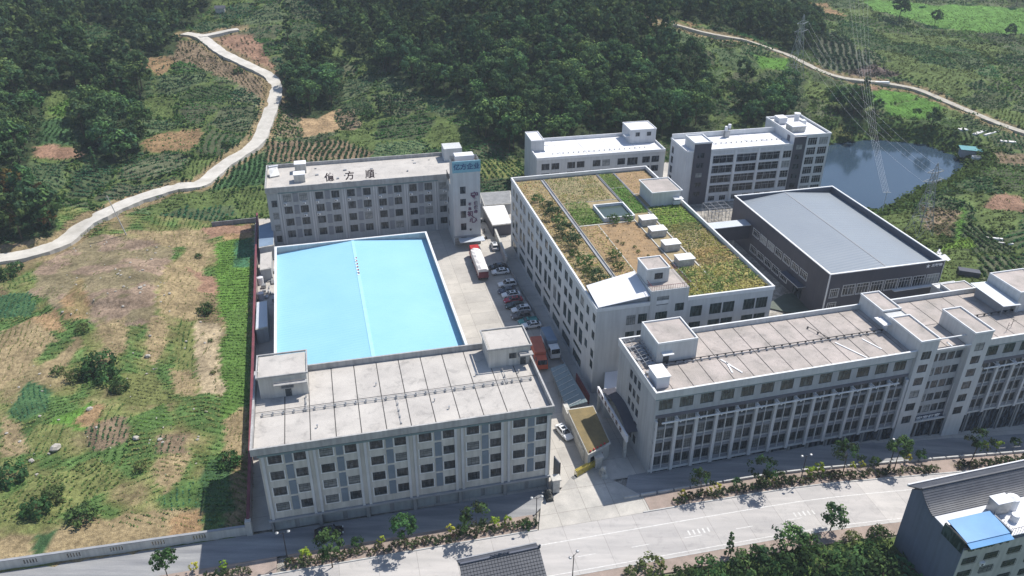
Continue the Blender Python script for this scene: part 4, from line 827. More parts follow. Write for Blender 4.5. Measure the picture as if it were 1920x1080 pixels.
# ---- F: white block at the back, left of the tall one
def build_F():
    L, a = frame(7.26, 233.2, 12.63); w, d = 41.4, 16.0
    r = thing('low_white_block', L, a, 'white flat-roofed block with a bright roof, standing against the dark wood', 'building')
    H = []
    for z, dz in ((7.9, 2.05), (4.9, 1.95), (1.6, 1.95)):
        H += [(x, z, x + 2.5, z + dz) for x in (1.5, 4.6, 9.65, 12.65, 17.8, 20.85, 25.8, 33.95, 37.0)] + [(29.05, z - .4, 32.4, z + dz)]
    shell(r, w, d, -.5, 11.2, H, mt='wall_light'); windows(r, H, (0, 0), 0, 'slide', 'glass_dark')
    MB().box(0, w, -.1, .2, 11.2, 12).box(0, .3, .2, d - .2, 11.2, 12).box(w - .3, w, .2, d - .2, 11.2, 12).box(0, w, d - .2, d + .1, 11.2, 12.4).build('parapet', 'trim_white', r)
    slabs(r, .32, w - .32, .22, d - .22, 11.25, 8.2, [4], gap=.1, mt='roof_white')
    roofroom(r, 32.5, 41.1, 8.1, 15.9, 11.35, 16.0, 'wall_pale', 'roof_white', cap='trim_white', wins=[(34.2, 13.7, 35.6, 15.0), (38.0, 13.7, 39.4, 15.0)], rim=.3, over=.1)
    o = roofroom(r, -.1, 4.1, 7.2, 15.8, -.4, 15.0, 'wall_light', 'roof_white', cap='trim_white', rim=.3)
    MB().box(4.12, 5.4, 6.9, 8.6, 13.2, 13.35).build('door_canopy', 'trim_white', r); MB().box(31.0, 32.48, 8.6, 10.6, 13.6, 13.75).build('door_canopy', 'trim_white', r)
    pipe_run(r, [(6, 4, 11.7), (36, 4, 11.7)], .04)
build_F()

# ---- town houses on the near side of the street
def build_H1():
    Z = -1.4; p = px(1707, 910, 11.5); a = R(15.4); r = thing('town_house', (p[0], p[1], 0), a, 'grey town house with a tiled roof and blue terrace canopy, lower right', 'house')
    # local: u right, v toward back; back eave v=0
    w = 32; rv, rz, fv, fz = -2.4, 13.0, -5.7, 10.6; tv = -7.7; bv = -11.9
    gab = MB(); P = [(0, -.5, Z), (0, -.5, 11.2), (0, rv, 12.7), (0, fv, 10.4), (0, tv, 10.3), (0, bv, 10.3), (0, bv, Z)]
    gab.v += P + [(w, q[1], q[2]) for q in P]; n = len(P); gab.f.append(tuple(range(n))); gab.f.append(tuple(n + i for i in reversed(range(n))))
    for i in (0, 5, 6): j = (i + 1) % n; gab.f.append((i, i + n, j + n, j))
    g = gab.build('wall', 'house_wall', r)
    H = [(x, z, x + 2.4, z + 1.3) for z in (6.9, 4.1, 1.2) for x in (.4, 4.3, 8.4, 12.5, 17, 21.5, 26)]
    m = MB().facade((0, bv - .12), (1, 0), (0, 1), w, Z, 10.0, H, .1); m.quad((0, bv - .12, Z), (0, bv, Z), (0, bv, 10), (0, bv - .12, 10)).build('front_wall', 'house_front', r); windows(r, H, (0, bv - .2), 0, 'dark_bars', 'glass_green')
    # roof: rear plain slope, front tile slope
    m = MB().hexa([(-.3, .0, 11.3), (w, .0, 11.3), (w, rv, 12.85), (-.3, rv, 12.85)], [(-.3, .0, 11.5), (w, .0, 11.5), (w, rv, 13.05), (-.3, rv, 13.05)]); m.build('rear_roof', 'tile_dark', r)
    m = MB(); n = 12
    for i in range(n):
        t0, t1 = i / n, (i + 1) / n; v0 = rv + (fv - rv) * t0; v1 = rv + (fv - rv) * t1; c = lambda t: rz - (rz - fz) * t - .35 * math.sin(math.pi * t)
        m.hexa([(-.3, v1, c(t1) - .12), (w, v1, c(t1) - .12), (w, v0, c(t0) - .12), (-.3, v0, c(t0) - .12)], [(-.3, v1, c(t1) + .08), (w, v1, c(t1) + .08), (w, v0, c(t0)), (-.3, v0, c(t0))])
    m.build('tiled_roof', 'tile_dark', r)
    MB().box(-.4, w, -.02, .2, 11.35, 11.75).build('gutter', 'trim_white', r); MB().box(-.35, w, rv - .12, rv + .12, 13.0, 13.2).build('ridge', 'tile_dark', r)
    MB().box(.0, w, tv + .01, fv + .05, 10.15, 10.5).build('terrace', 'roof_white', r)
    # glazed terrace
    m = MB().hexa([(.3, bv + .1, 11.1), (7.8, bv + .1, 11.1), (7.8, tv, 11.5), (.3, tv, 11.5)], [(.3, bv + .1, 11.22), (7.8, bv + .1, 11.22), (7.8, tv, 11.62), (.3, tv, 11.62)]); m.build('blue_canopy', 'blue_glass', r)
    m = MB().hexa([(.3, bv - .8, 10.8), (7.8, bv - .8, 10.8), (7.8, bv + .1, 11.0), (.3, bv + .1, 11.0)], [(.3, bv - .8, 10.86), (7.8, bv - .8, 10.86), (7.8, bv + .1, 11.08), (.3, bv + .1, 11.08)]); m.build('blue_awning', 'blue_glass', r)
    m = MB(); 
    for i in range(6): y = bv + .05 + i * .8; m.box(.1, .18, y, y + .08, 9.0, 11.2)
    m.box(.08, .2, bv, tv, 8.95, 9.05).box(.08, .2, bv, tv, 11.15, 11.25).build('glazing_frame', 'dark_metal', r); MB().box(-.03, .06, bv + .1, tv, 9.05, 11.15).build('glazing', 'glass_green', r)
    MB().box(7.9, w, bv + .1, tv, 10.3, 10.5).build('terrace', 'roof_white', r)
    MB().box(7.9, 8.1, bv + .1, tv, 10.5, 11.5).build('terrace_wall', 'trim_grey', r)
    o = MB().box(8.6, 11.2, -8.0, -6.3, 10.6, 12.9).build('roof_tank', 'metal', r); MB().box(8.5, 11.3, -8.1, -6.2, 12.9, 13.0).build('tank_lid', 'roof_white', o)
    MB().tube((12.4, -7.0, 10.6), (12.4, -7.0, 12.5), .95, .95, 14).tube((12.4, -7.0, 12.5), (12.4, -7.0, 12.8), .95, .25, 14).build('water_drum', 'roof_white', r)
    MB().tube((10.9, -9.4, 10.5), (10.9, -9.4, 11.7), .6, .6, 12).build('cowl', 'roof_white', r)
    m = MB()
    for i in range(20): x = 8.4 + i * .5; m.box(x, x + .04, bv + .3, bv + .34, 10.5, 11.6)
    m.box(8.4, 18.4, bv + .3, bv + .36, 11.58, 11.64)
    for i in range(7): y = bv + .5 + i * .5; m.box(8.4, 8.44, y, y + .04, 10.5, 11.6)
    m.build('railing', 'dark_metal', r); ac(r, 3.6, bv - .13, 2.9); ac(r, 4.2, bv - .13, 6.0)
    pl = MB()
    for i in range(60): x = rnd.uniform(.5, 7.6); pl.box(x, x + .18, bv - .5 + rnd.uniform(0, .3), bv - .2, 9.9, 10.2 + rnd.uniform(0, .35))
    pl.build('window_box_plants', 'moss_green', r)
build_H1()
def build_H2():
    p = px(856.5, 1050.7, 10.5); a = R(16.0); r = thing('tiled_roof_house', (p[0], p[1], 0), a, 'house with a dark tiled gable roof, cut off by the bottom edge', 'house')
    w = 11.6; rv, rz, fv, fz = -1.6, 11.4, -8.5, 7.9
    P = [(0.4, -.4, -.1), (0.4, -.4, 10.2), (0.4, rv, 11.1), (0.4, fv + .5, 7.8), (0.4, fv + .5, -.1)]
    g = MB(); g.v += P + [(w - .4, q[1], q[2]) for q in P]; n = len(P); g.f.append(tuple(range(n))); g.f.append(tuple(n + i for i in reversed(range(n))))
    for i in range(n): j = (i + 1) % n; g.f.append((i, i + n, j + n, j))
    g.build('wall', 'house_front', r)
    MB().hexa([(0, 0, 10.3), (w, 0, 10.3), (w, rv, 11.25), (0, rv, 11.25)], [(0, 0, 10.5), (w, 0, 10.5), (w, rv, 11.45), (0, rv, 11.45)]).build('rear_roof', 'tile_dark', r)
    m = MB(); n = 17
    for i in range(n):
        t0, t1 = i / n, (i + 1) / n; v0 = rv + (fv - rv) * t0; v1 = rv + (fv - rv) * t1; c = lambda t: rz - (rz - fz) * t
        k = 26
        for j in range(k):
            x0 = w * j / k; x1 = w * (j + 1) / k - .05; m.hexa([(x0, v1, c(t1) - .1), (x1, v1, c(t1) - .1), (x1, v0, c(t0) - .1), (x0, v0, c(t0) - .1)], [(x0, v1, c(t1) + .08), (x1, v1, c(t1) + .08), (x1, v0, c(t0)), (x0, v0, c(t0))])
    m.build('tiled_roof', 'tile_dark', r)
    o = MB().box(-.1, w + .1, rv - .14, rv + .14, 11.35, 11.6).build('ridge', 'dark_tile', r)
    m = MB(); m.ball((w / 2, rv, 11.8), .28, .1, .25)
    for s in (-1, 1):
        for i in range(4): m.ball((w / 2 + s * (.4 + i * .28), rv, 11.7 + .12 * (i % 2)), .2, .08, .14)
    m.build('ridge_ornament', 'dark_tile', o); MB().ball((w, rv, 11.75), .2, .15, .2).ball((0, rv, 11.75), .2, .15, .2).build('ridge_end', 'dark_tile', o)
    MB().box(-.05, w + .05, -.05, .15, 10.35, 10.62).build('gutter', 'trim_grey', r)
build_H2()

# ================================================================== GROUND
def catmull(P, n=8):
    P = [np.array(p, float) for p in P]; P = [2 * P[0] - P[1]] + P + [2 * P[-1] - P[-2]]; o = []
    for i in range(1, len(P) - 2):
        for j in range(n):
            t = j / n; a, b, c, d = P[i - 1:i + 3]
            o.append(.5 * (2 * b + (c - a) * t + (2 * a - 5 * b + 4 * c - d) * t * t + (3 * b - a - 3 * c + d) * t ** 3))
    return o + [P[-2]]
RL = [(-90, 500), (-40, 490), (0, 484), (60, 474), (110, 458), (150, 428), (200, 400), (260, 374), (330, 352), (375, 345), (410, 318), (450, 293), (485, 268), (497, 240), (508, 205), (517, 180), (515, 158), (500, 140), (460, 122), (420, 100), (395, 82), (375, 70), (345, 68)]
RB = [(372, 70), (410, 62), (447, 57)]
RR = [(1225, 40), (1300, 57), (1370, 72), (1420, 85), (1470, 103), (1510, 123), (1550, 140), (1600, 152), (1660, 160), (1720, 172), (1780, 195), (1830, 215), (1870, 230), (1960, 262)]
_l = [catmull([gp(*p)[:2] for p in q], 6) for q in (RL, RB, RR)]
ROADS += [[tuple(p) for p in q[::3]] for q in _l]
def ribbon(P, wd, name, mt, lab=None, zo=.14):
    m = MB(); n = len(P); sec = []
    zz = [tz(*q) for q in P]; zz = [sum(zz[max(0, i - 3):i + 4]) / len(zz[max(0, i - 3):i + 4]) for i in range(n)]
    for i in range(n):
        a = P[max(i - 1, 0)]; b = P[min(i + 1, n - 1)]; t = (b - a) / np.linalg.norm(b - a); nn = np.array([-t[1], t[0]]); w_ = (wd[0] + (wd[1] - wd[0]) * i / n) / 2 * (1 + .05 * math.sin(i * 1.3) + .04 * math.sin(i * 3.1))
        z = zz[i] + .06; sec.append([(*(P[i] + nn * w_), z - 1.5), (*(P[i] + nn * w_), z + zo), (*(P[i] - nn * w_), z + zo), (*(P[i] - nn * w_), z - 1.5)])
    for i in range(n - 1):
        for j in range(3): m.quad(sec[i][j], sec[i][j + 1], sec[i + 1][j + 1], sec[i + 1][j])
    return m.build(name, mt, kind='structure')
ribbon(_l[0], (5.2, 4.6), 'hillside_road', 'hill_road'); ribbon(_l[1], (4.2, 3.6), 'hillside_road', 'hill_road', zo=.19); ribbon(_l[2], (3.0, 3.2), 'valley_road', 'valley_road', zo=.1)

def drape(name, poly, zo, mt, step=6.0, thick=0):
    import bmesh
    bm = bmesh.new(); f = bm.faces.new([bm.verts.new((p[0], p[1], 0)) for p in poly])
    us = [ruv(*p[:2])[0] for p in poly]
    u = math.ceil(min(us) / step) * step
    while u < max(us):
        q = rf(u, 0); bmesh.ops.bisect_plane(bm, geom=bm.verts[:] + bm.edges[:] + bm.faces[:], plane_co=(q[0], q[1], 0), plane_no=(RU[0], RU[1], 0)); u += step
    for v in bm.verts: v.co.z = float(h0(np.array([v.co.x]), np.array([v.co.y]))[0]) + zo
    if thick:
        r = bmesh.ops.extrude_face_region(bm, geom=bm.faces[:])
        for v in [g for g in r['geom'] if isinstance(g, bmesh.types.BMVert)]: v.co.z -= thick
    bmesh.ops.recalc_face_normals(bm, faces=bm.faces[:])
    if not thick and len(bm.faces) and bm.faces[:][0].normal.z < 0: bmesh.ops.reverse_faces(bm, faces=bm.faces[:])
    me = bpy.data.meshes.new(name); bm.to_mesh(me); bm.free(); me.materials.append(MT[mt]); return ob(name, me, kind='structure')
def strip(name, v0, v1, u0, u1, zo, mt, thick=0): return drape(name, [rf(u0, v0), rf(u1, v0), rf(u1, v1), rf(u0, v1)], zo, mt, thick=thick)
# street: carriageway, lines, kerbs, planting strips, forecourts
strip('street', -6.9, 3.1, -160, 150, 0.0, 'asphalt_pale'); strip('pavement', -9.6, -7.1, -160, 150, .10, 'paver_red', .25); strip('kerb', -7.1, -6.9, -160, 150, .13, 'kerb', .3)
drape('driveway', [rf(-20.6, 3.1), rf(-4.0, 3.1), rf(1.2, 3.1), rf(-1.2, 6.7), px(1122, 885)[:2], px(1112, 868)[:2], px(1075, 890)[:2], px(1045, 925)[:2], px(1015, 940)[:2]], .03, 'apron')
drape('courtyard', COMP, 0.01, 'yard')
strip('planting_strip', 3.3, 6.6, -60.5, -20.8, .10, 'paver_red', .3); strip('planting_strip', 3.3, 6.6, -1.2, 120, .10, 'paver_red', .3); strip('kerb', 3.1, 3.3, -60.5, -20.8, .14, 'kerb', .3); strip('kerb', 3.1, 3.3, -2.5, 120, .14, 'kerb', .3)
strip('planting_strip', 3.3, 6.6, -160, -62, .10, 'paver_red', .3); strip('kerb', 3.1, 3.3, -160, -60.5, .14, 'kerb', .3)
drape('forecourt', [rf(-160, 6.6), rf(-20.4, 6.6), px(1030, 935)[:2], rf(-17.5, 12), rf(-62, 12.1), rf(-160, 13)], .025, 'forecourt'); drape('forecourt', [rf(-4.8, 6.6), rf(120, 6.6), rf(120, 16), rf(-2, 12.1)], .025, 'forecourt')
for i in range(34):
    u = -4.6 + 3.0 * i
    if abs(u - 57) < 3: continue
    strip('low_kerb_block', 6.62, 6.95, u, u + 2.6, .35, 'kerb', .4) if False else None
def drape_box(name, u0, u1, v0, v1, h, mt, lab, cat, grp):
    z0 = float(h0(*[np.array([q]) for q in rf(u0, (v0 + v1) / 2)])[0]); z1 = float(h0(*[np.array([q]) for q in rf(u1, (v0 + v1) / 2)])[0])
    c = [rf(u0, v0), rf(u1, v0), rf(u1, v1), rf(u0, v1)]; zz = [z0, z1, z1, z0]
    m = MB().hexa([(*p, z - .2) for p, z in zip(c, zz)], [(*p, z + h) for p, z in zip(c, zz)]); o = m.build(name, mt); tag(o, lab, cat, grp)
for i in range(38):
    u = -4.6 + 3.05 * i; drape_box('barrier_block', u, u + 2.7, 6.65, 6.95, .55, 'kerb', ['low pale concrete block near the driveway end of the forecourt edge', 'low pale concrete block in the left part of the forecourt edge, behind the yellow shrubs', 'low pale concrete block in the middle of the forecourt edge', 'low pale concrete block in the forecourt edge behind the full dark tree', 'low pale concrete block in the right part of the forecourt edge', 'low pale concrete block at the far right of the forecourt edge'][min(5, i // 6)], 'barrier', 'concrete blocks edging the forecourt')
# painted markings
strip('centre_line', -.09, .09, -34, 140, .006, 'paint'); strip('edge_line', -6.3, -6.15, -160, 140, .006, 'paint')
for i in range(12): strip('lane_dash', -3.6, -3.47, -70 + 9 * i, -67 + 9 * i, .006, 'paint')
for u in (3.0, 22.0, 47.0):
    for k in range(5): strip('road_marking', -3.2, -2.2, u + k * .85, u + k * .85 + .3, .006, 'paint')

# woods and fields, in photo pixels
WOODS = [[(-60, -40), (150, -40), (140, 50), (175, 112), (238, 125), (270, 155), (268, 210), (190, 175), (110, 160), (85, 195), (75, 260), (40, 340), (-60, 380)],
 [(150, -40), (420, -40), (390, 18), (345, 58), (325, 105), (262, 110), (228, 62), (150, 36)],
 [(150, 215), (235, 215), (270, 250), (255, 310), (190, 300), (150, 285)],
 [(-60, 340), (50, 330), (110, 400), (105, 445), (-60, 470)],
 [(530, 110), (600, 95), (645, 130), (640, 195), (590, 225), (535, 205)],
 [(590, -40), (610, 30), (650, 95), (720, 130), (780, 175), (870, 190), (890, 250), (975, 300), (1100, 262), (1250, 262), (1335, 245), (1330, 180), (1300, 110), (1240, 60), (1190, -40)],
 [(1200, -40), (1235, 30), (1330, 48), (1420, 73), (1480, 98), (1530, 90), (1548, 50), (1450, 20), (1400, -40)],
 [(1385, 190), (1480, 185), (1480, 225), (1400, 235)], [(1560, 195), (1620, 195), (1625, 235), (1575, 235)], [(1380, 150), (1400, 145), (1400, 170), (1385, 175)]]
WW = [[gp(*p)[:2] for p in w] for w in WOODS]
G_ = lambda r, g, b: np.array([r, g, b])
TAN, OLV, GRN, DGR, RUB, SOIL, LIME, PALE, BRN, RICE, TEAL, RED = G_(.27, .21, .12), G_(.15, .165, .06), G_(.078, .135, .042), G_(.052, .105, .044), G_(.25, .185, .135), G_(.30, .20, .11), G_(.13, .215, .05), G_(.36, .29, .19), G_(.20, .15, .10), G_(.085, .18, .035), G_(.055, .14, .075), G_(.26, .16, .11)
# (polygon px, soil colour, crop colour or None, row angle deg, spacing, plant size, cover)
FP = [
 ([(85, 470), (160, 445), (250, 438), (330, 465), (305, 540), (285, 600), (200, 612), (120, 585), (60, 545)], RUB, None, 0, 1, .3, 0),
 ([(-60, 400), (60, 440), (100, 470), (60, 480), (-60, 495)], BRN, OLV, 0, 1.2, .4, .5),
 ([(-40, 560), (62, 545), (62, 592), (-40, 602)], DGR, TEAL, 10, 1.0, .45, .9),
 ([(10, 772), (50, 718), (98, 735), (92, 768), (35, 788)], G_(.06, .12, .05), TEAL, 30, .8, .4, .95),
 ([(60, 430), (110, 470), (90, 490), (60, 490)], TAN, OLV, 0, 1, .4, .5),
 ([(120, 560), (150, 520), (170, 600), (120, 600)], SOIL, None, 20, 1.2, .3, 0), ([(50, 600), (110, 580), (125, 620), (60, 625)], SOIL, OLV, 8, 1.1, .3, .4),
 ([(80, 690), (140, 625), (150, 640), (105, 710), (60, 720)], TAN, None, 0, 1, .3, 0), ([(-40, 660), (40, 630), (90, 640), (60, 690), (-40, 760)], TAN, OLV, 25, 1.2, .3, .35),
 ([(185, 600), (235, 590), (230, 660), (200, 680)], TAN, OLV, 95, 1.1, .3, .5), ([(275, 600), (300, 590), (315, 640), (295, 690), (275, 670)], TAN, OLV, 80, 1.2, .35, .5),
 ([(100, 790), (150, 765), (165, 755), (200, 790), (170, 815), (105, 800)], G_(.10, .2, .04), LIME, 10, .9, .35, .9),
 ([(135, 790), (180, 755), (197, 760), (190, 800), (160, 805)], SOIL, OLV, 60, .9, .25, .5),
 ([(30, 850), (60, 800), (130, 800), (120, 850)], OLV, GRN, 10, .8, .4, .7),
 ([(365, 600), (415, 610), (420, 745), (378, 738)], PALE, OLV, 0, 3, .4, .12), ([(300, 520), (365, 440), (395, 460), (370, 600), (300, 590)], TAN, OLV, 10, 1.1, .3, .4),
 ([(360, 500), (405, 520), (400, 550), (362, 545)], RED, None, 0, 1, .3, 0), ([(380, 430), (475, 418), (472, 440), (395, 450)], RED, None, 0, 1, .3, 0),
 ([(200, 440), (380, 432), (395, 450), (330, 465)], TAN, OLV, 10, 1.2, .3, .3), ([(330, 690), (365, 690), (370, 745), (325, 740)], TAN, OLV, 85, 1.0, .35, .6),
 ([(402, 458), (472, 442), (470, 560), (420, 600), (405, 560)], G_(.10, .19, .04), LIME, 100, 1.1, .5, .95), ([(425, 590), (470, 560), (468, 720), (455, 800), (418, 790), (418, 640)], G_(.09, .16, .04), G_(.12, .2, .05), 80, 1.0, .5, .95),
 ([(418, 790), (462, 760), (462, 860), (430, 880)], TAN, OLV, 15, .9, .3, .6), ([(380, 860), (440, 860), (440, 955), (375, 960)], DGR, GRN, 90, 1.0, .5, .9), ([(375, 955), (420, 955), (418, 1000), (375, 1002)], GRN, TEAL, 90, .8, .4, .95),
 ([(292, 862), (355, 855), (340, 890), (312, 925), (297, 900)], TAN, G_(.16, .19, .07), 75, 1.1, .4, .8), ([(290, 820), (350, 815), (352, 852), (292, 855)], BRN, DGR, 12, 1.0, .45, .8),
 ([(165, 800), (240, 780), (240, 830), (170, 850)], BRN, DGR, 15, 1.1, .5, .85), ([(185, 990), (235, 965), (330, 950), (380, 952), (375, 1005), (300, 1015), (190, 1035)], TAN, G_(.12, .16, .06), 70, 1.3, .45, .75),
 ([(330, 960), (380, 950), (375, 1003), (320, 1012)], SOIL, OLV, 70, 1.3, .3, .4), ([(62, 1005), (105, 998), (88, 1045), (52, 1052)], DGR, G_(.05, .14, .04), 65, .8, .4, .97), ([(-60, 1010), (60, 1008), (50, 1052), (-60, 1075)], TAN, OLV, 65, 1.4, .4, .5), ([(105, 998), (190, 985), (185, 1035), (88, 1048)], TAN, OLV, 65, 1.3, .35, .5),
 ([(100, 975), (240, 900), (180, 860), (60, 900), (0, 940), (0, 990)], OLV, G_(.11, .15, .05), 0, .8, .6, .7),
 ([(440, 455), (475, 445), (470, 500), (435, 500)], TEAL, G_(.07, .15, .06), 100, .9, .4, .9), ([(0, 620), (60, 600), (110, 640), (40, 660), (0, 680)], TAN, OLV, 15, 1.1, .35, .6), ([(230, 700), (300, 700), (320, 760), (240, 760)], OLV, G_(.13, .14, .06), 80, 1.1, .4, .8), ([(245, 780), (300, 760), (330, 800), (260, 810)], GRN, LIME, 80, 1.0, .4, .8), ([(300, 930), (360, 900), (375, 945), (310, 950)], GRN, TEAL, 20, .9, .4, .8),
 ([(330, 600), (365, 600), (372, 690), (335, 690)], OLV, GRN, 10, 1.0, .4, .7), ([(0, 780), (30, 790), (60, 850), (0, 860)], TAN, OLV, 60, 1.2, .35, .6), ([(420, 440), (474, 436), (474, 446), (420, 452)], SOIL, OLV, 0, 1, .3, .2),
 # behind: left hill
 ([(65, 272), (148, 280), (148, 294), (65, 294)], RED, None, 0, 1, .3, 0), ([(62, 225), (120, 222), (160, 275), (65, 270)], DGR, G_(.07, .13, .05), 10, 1.4, .7, .95),
 ([(95, 205), (160, 170), (210, 168), (250, 205), (180, 195), (110, 222)], G_(.10, .18, .04), LIME, 0, 1, .9, 1.0),
 ([(315, 75), (350, 75), (420, 112), (500, 150), (512, 180), (500, 200), (460, 170), (380, 130), (310, 105)], BRN, G_(.10, .10, .05), 30, 1.5, .6, .7), ([(385, 68), (470, 62), (520, 135), (470, 122), (420, 98)], RED, G_(.13, .12, .07), 30, 1.5, .5, .45),
 ([(505, 215), (558, 212), (562, 258), (512, 256)], G_(.2, .16, .1), G_(.09, .16, .05), 80, 1.9, .8, .97), ([(560, 212), (628, 205), (638, 245), (565, 258)], G_(.34, .24, .14), OLV, 95, 2.2, .3, .12), ([(630, 205), (665, 205), (680, 235), (638, 245)], BRN, DGR, 80, 1.8, .8, .95),
 ([(430, 260), (470, 268), (500, 300), (500, 345), (395, 355), (410, 330)], DGR, G_(.05, .10, .04), 8, 1.6, .9, .97), ([(500, 262), (650, 262), (700, 290), (500, 305)], BRN, DGR, 8, 1.7, .9, .95),
 ([(900, 300), (960, 300), (990, 330), (900, 340)], OLV, G_(.08, .15, .05), 30, 1.6, .7, .9), ([(1560, 240), (1600, 232), (1625, 255), (1560, 262)], OLV, DGR, 10, 1.6, .8, .9),
 # right: rice paddies, tea slopes
 ([(1625, 170), (1690, 168), (1725, 180), (1700, 190), (1655, 195), (1625, 192)], RICE, RICE, 0, .8, .3, .6), ([(1655, 198), (1700, 192), (1728, 182), (1770, 198), (1745, 225), (1700, 222), (1660, 212)], RICE, RICE, 0, .8, .3, .6), ([(1610, 162), (1690, 165), (1625, 170)], RED, None, 0, 1, .3, 0),
 ([(1420, 106), (1480, 108), (1478, 130), (1425, 128)], RICE, RICE, 0, 1, .4, .6), ([(1620, 0), (1920, 15), (1960, 70), (1790, 55), (1640, 20)], G_(.11, .22, .05), G_(.11, .22, .05), 0, 1.2, .4, .6),
 ([(1590, 110), (1640, 120), (1690, 140), (1600, 148), (1575, 130)], G_(.13, .1, .09), G_(.09, .09, .07), 10, 1.8, .8, .9), ([(1490, 70), (1560, 60), (1640, 120), (1580, 135), (1540, 125)], G_(.09, .10, .07), G_(.05, .09, .055), 165, 3.0, 1.0, 1.0),
 ([(1860, 370), (1885, 362), (1920, 372), (1925, 400), (1850, 392)], RED, OLV, 10, 1.5, .4, .3), ([(1770, 455), (1820, 445), (1830, 465), (1765, 470)], G_(.13, .22, .04), LIME, 8, 1.0, .6, 1), ([(1795, 388), (1815, 395), (1800, 450), (1790, 450)], RICE, G_(.08, .16, .04), 60, 1, .4, .9),
 ([(1730, 385), (1800, 400), (1780, 445), (1735, 430)], BRN, G_(.15, .16, .08), 30, 1.0, .7, .95), ([(1860, 285), (1925, 290), (1925, 310), (1870, 305)], BRN, OLV, 0, 1.5, .5, .4),
 # south verge
 ([(1000, 1100), (1380, 1040), (1640, 985), (1690, 985), (1680, 1100)], G_(.09, .13, .04), G_(.08, .14, .04), 0, .7, .6, .9),
]
FPW = [([gp(*p)[:2] for p in f[0]],) + f[1:] for f in FP]
def cellinfo(x, y):
    s = 17.0; gx = x / s; gy = y / (s * 1.15); ix = np.floor(gx).astype(np.int64); iy = np.floor(gy).astype(np.int64)
    b1 = np.full(x.shape, 1e9); b2 = b1.copy(); cid = np.zeros(x.shape, np.int64); cx = np.zeros(x.shape); cy = np.zeros(x.shape)
    for dx in (-1, 0, 1):
        for dy in (-1, 0, 1):
            jx = ix + dx; jy = iy + dy; sx = jx + .1 + .8 * _h(jx, jy, 11); sy = jy + .1 + .8 * _h(jx, jy, 12); d = np.hypot(gx - sx, gy - sy)
            up_ = d < b1; b2 = np.where(up_, b1, np.minimum(b2, d)); b1n = np.where(up_, d, b1); cid = np.where(up_, jx * 7919 + jy * 104729, cid); cx = np.where(up_, sx * s, cx); cy = np.where(up_, sy * s * 1.15, cy); b1 = b1n
    return cid, b2 - b1, cx, cy
PALG = np.array([[.050, .10, .045], [.075, .13, .045], [.055, .12, .06], [.09, .15, .05], [.06, .105, .05], [.045, .09, .045]]) * np.array([1.0, 1.22, 1.05])
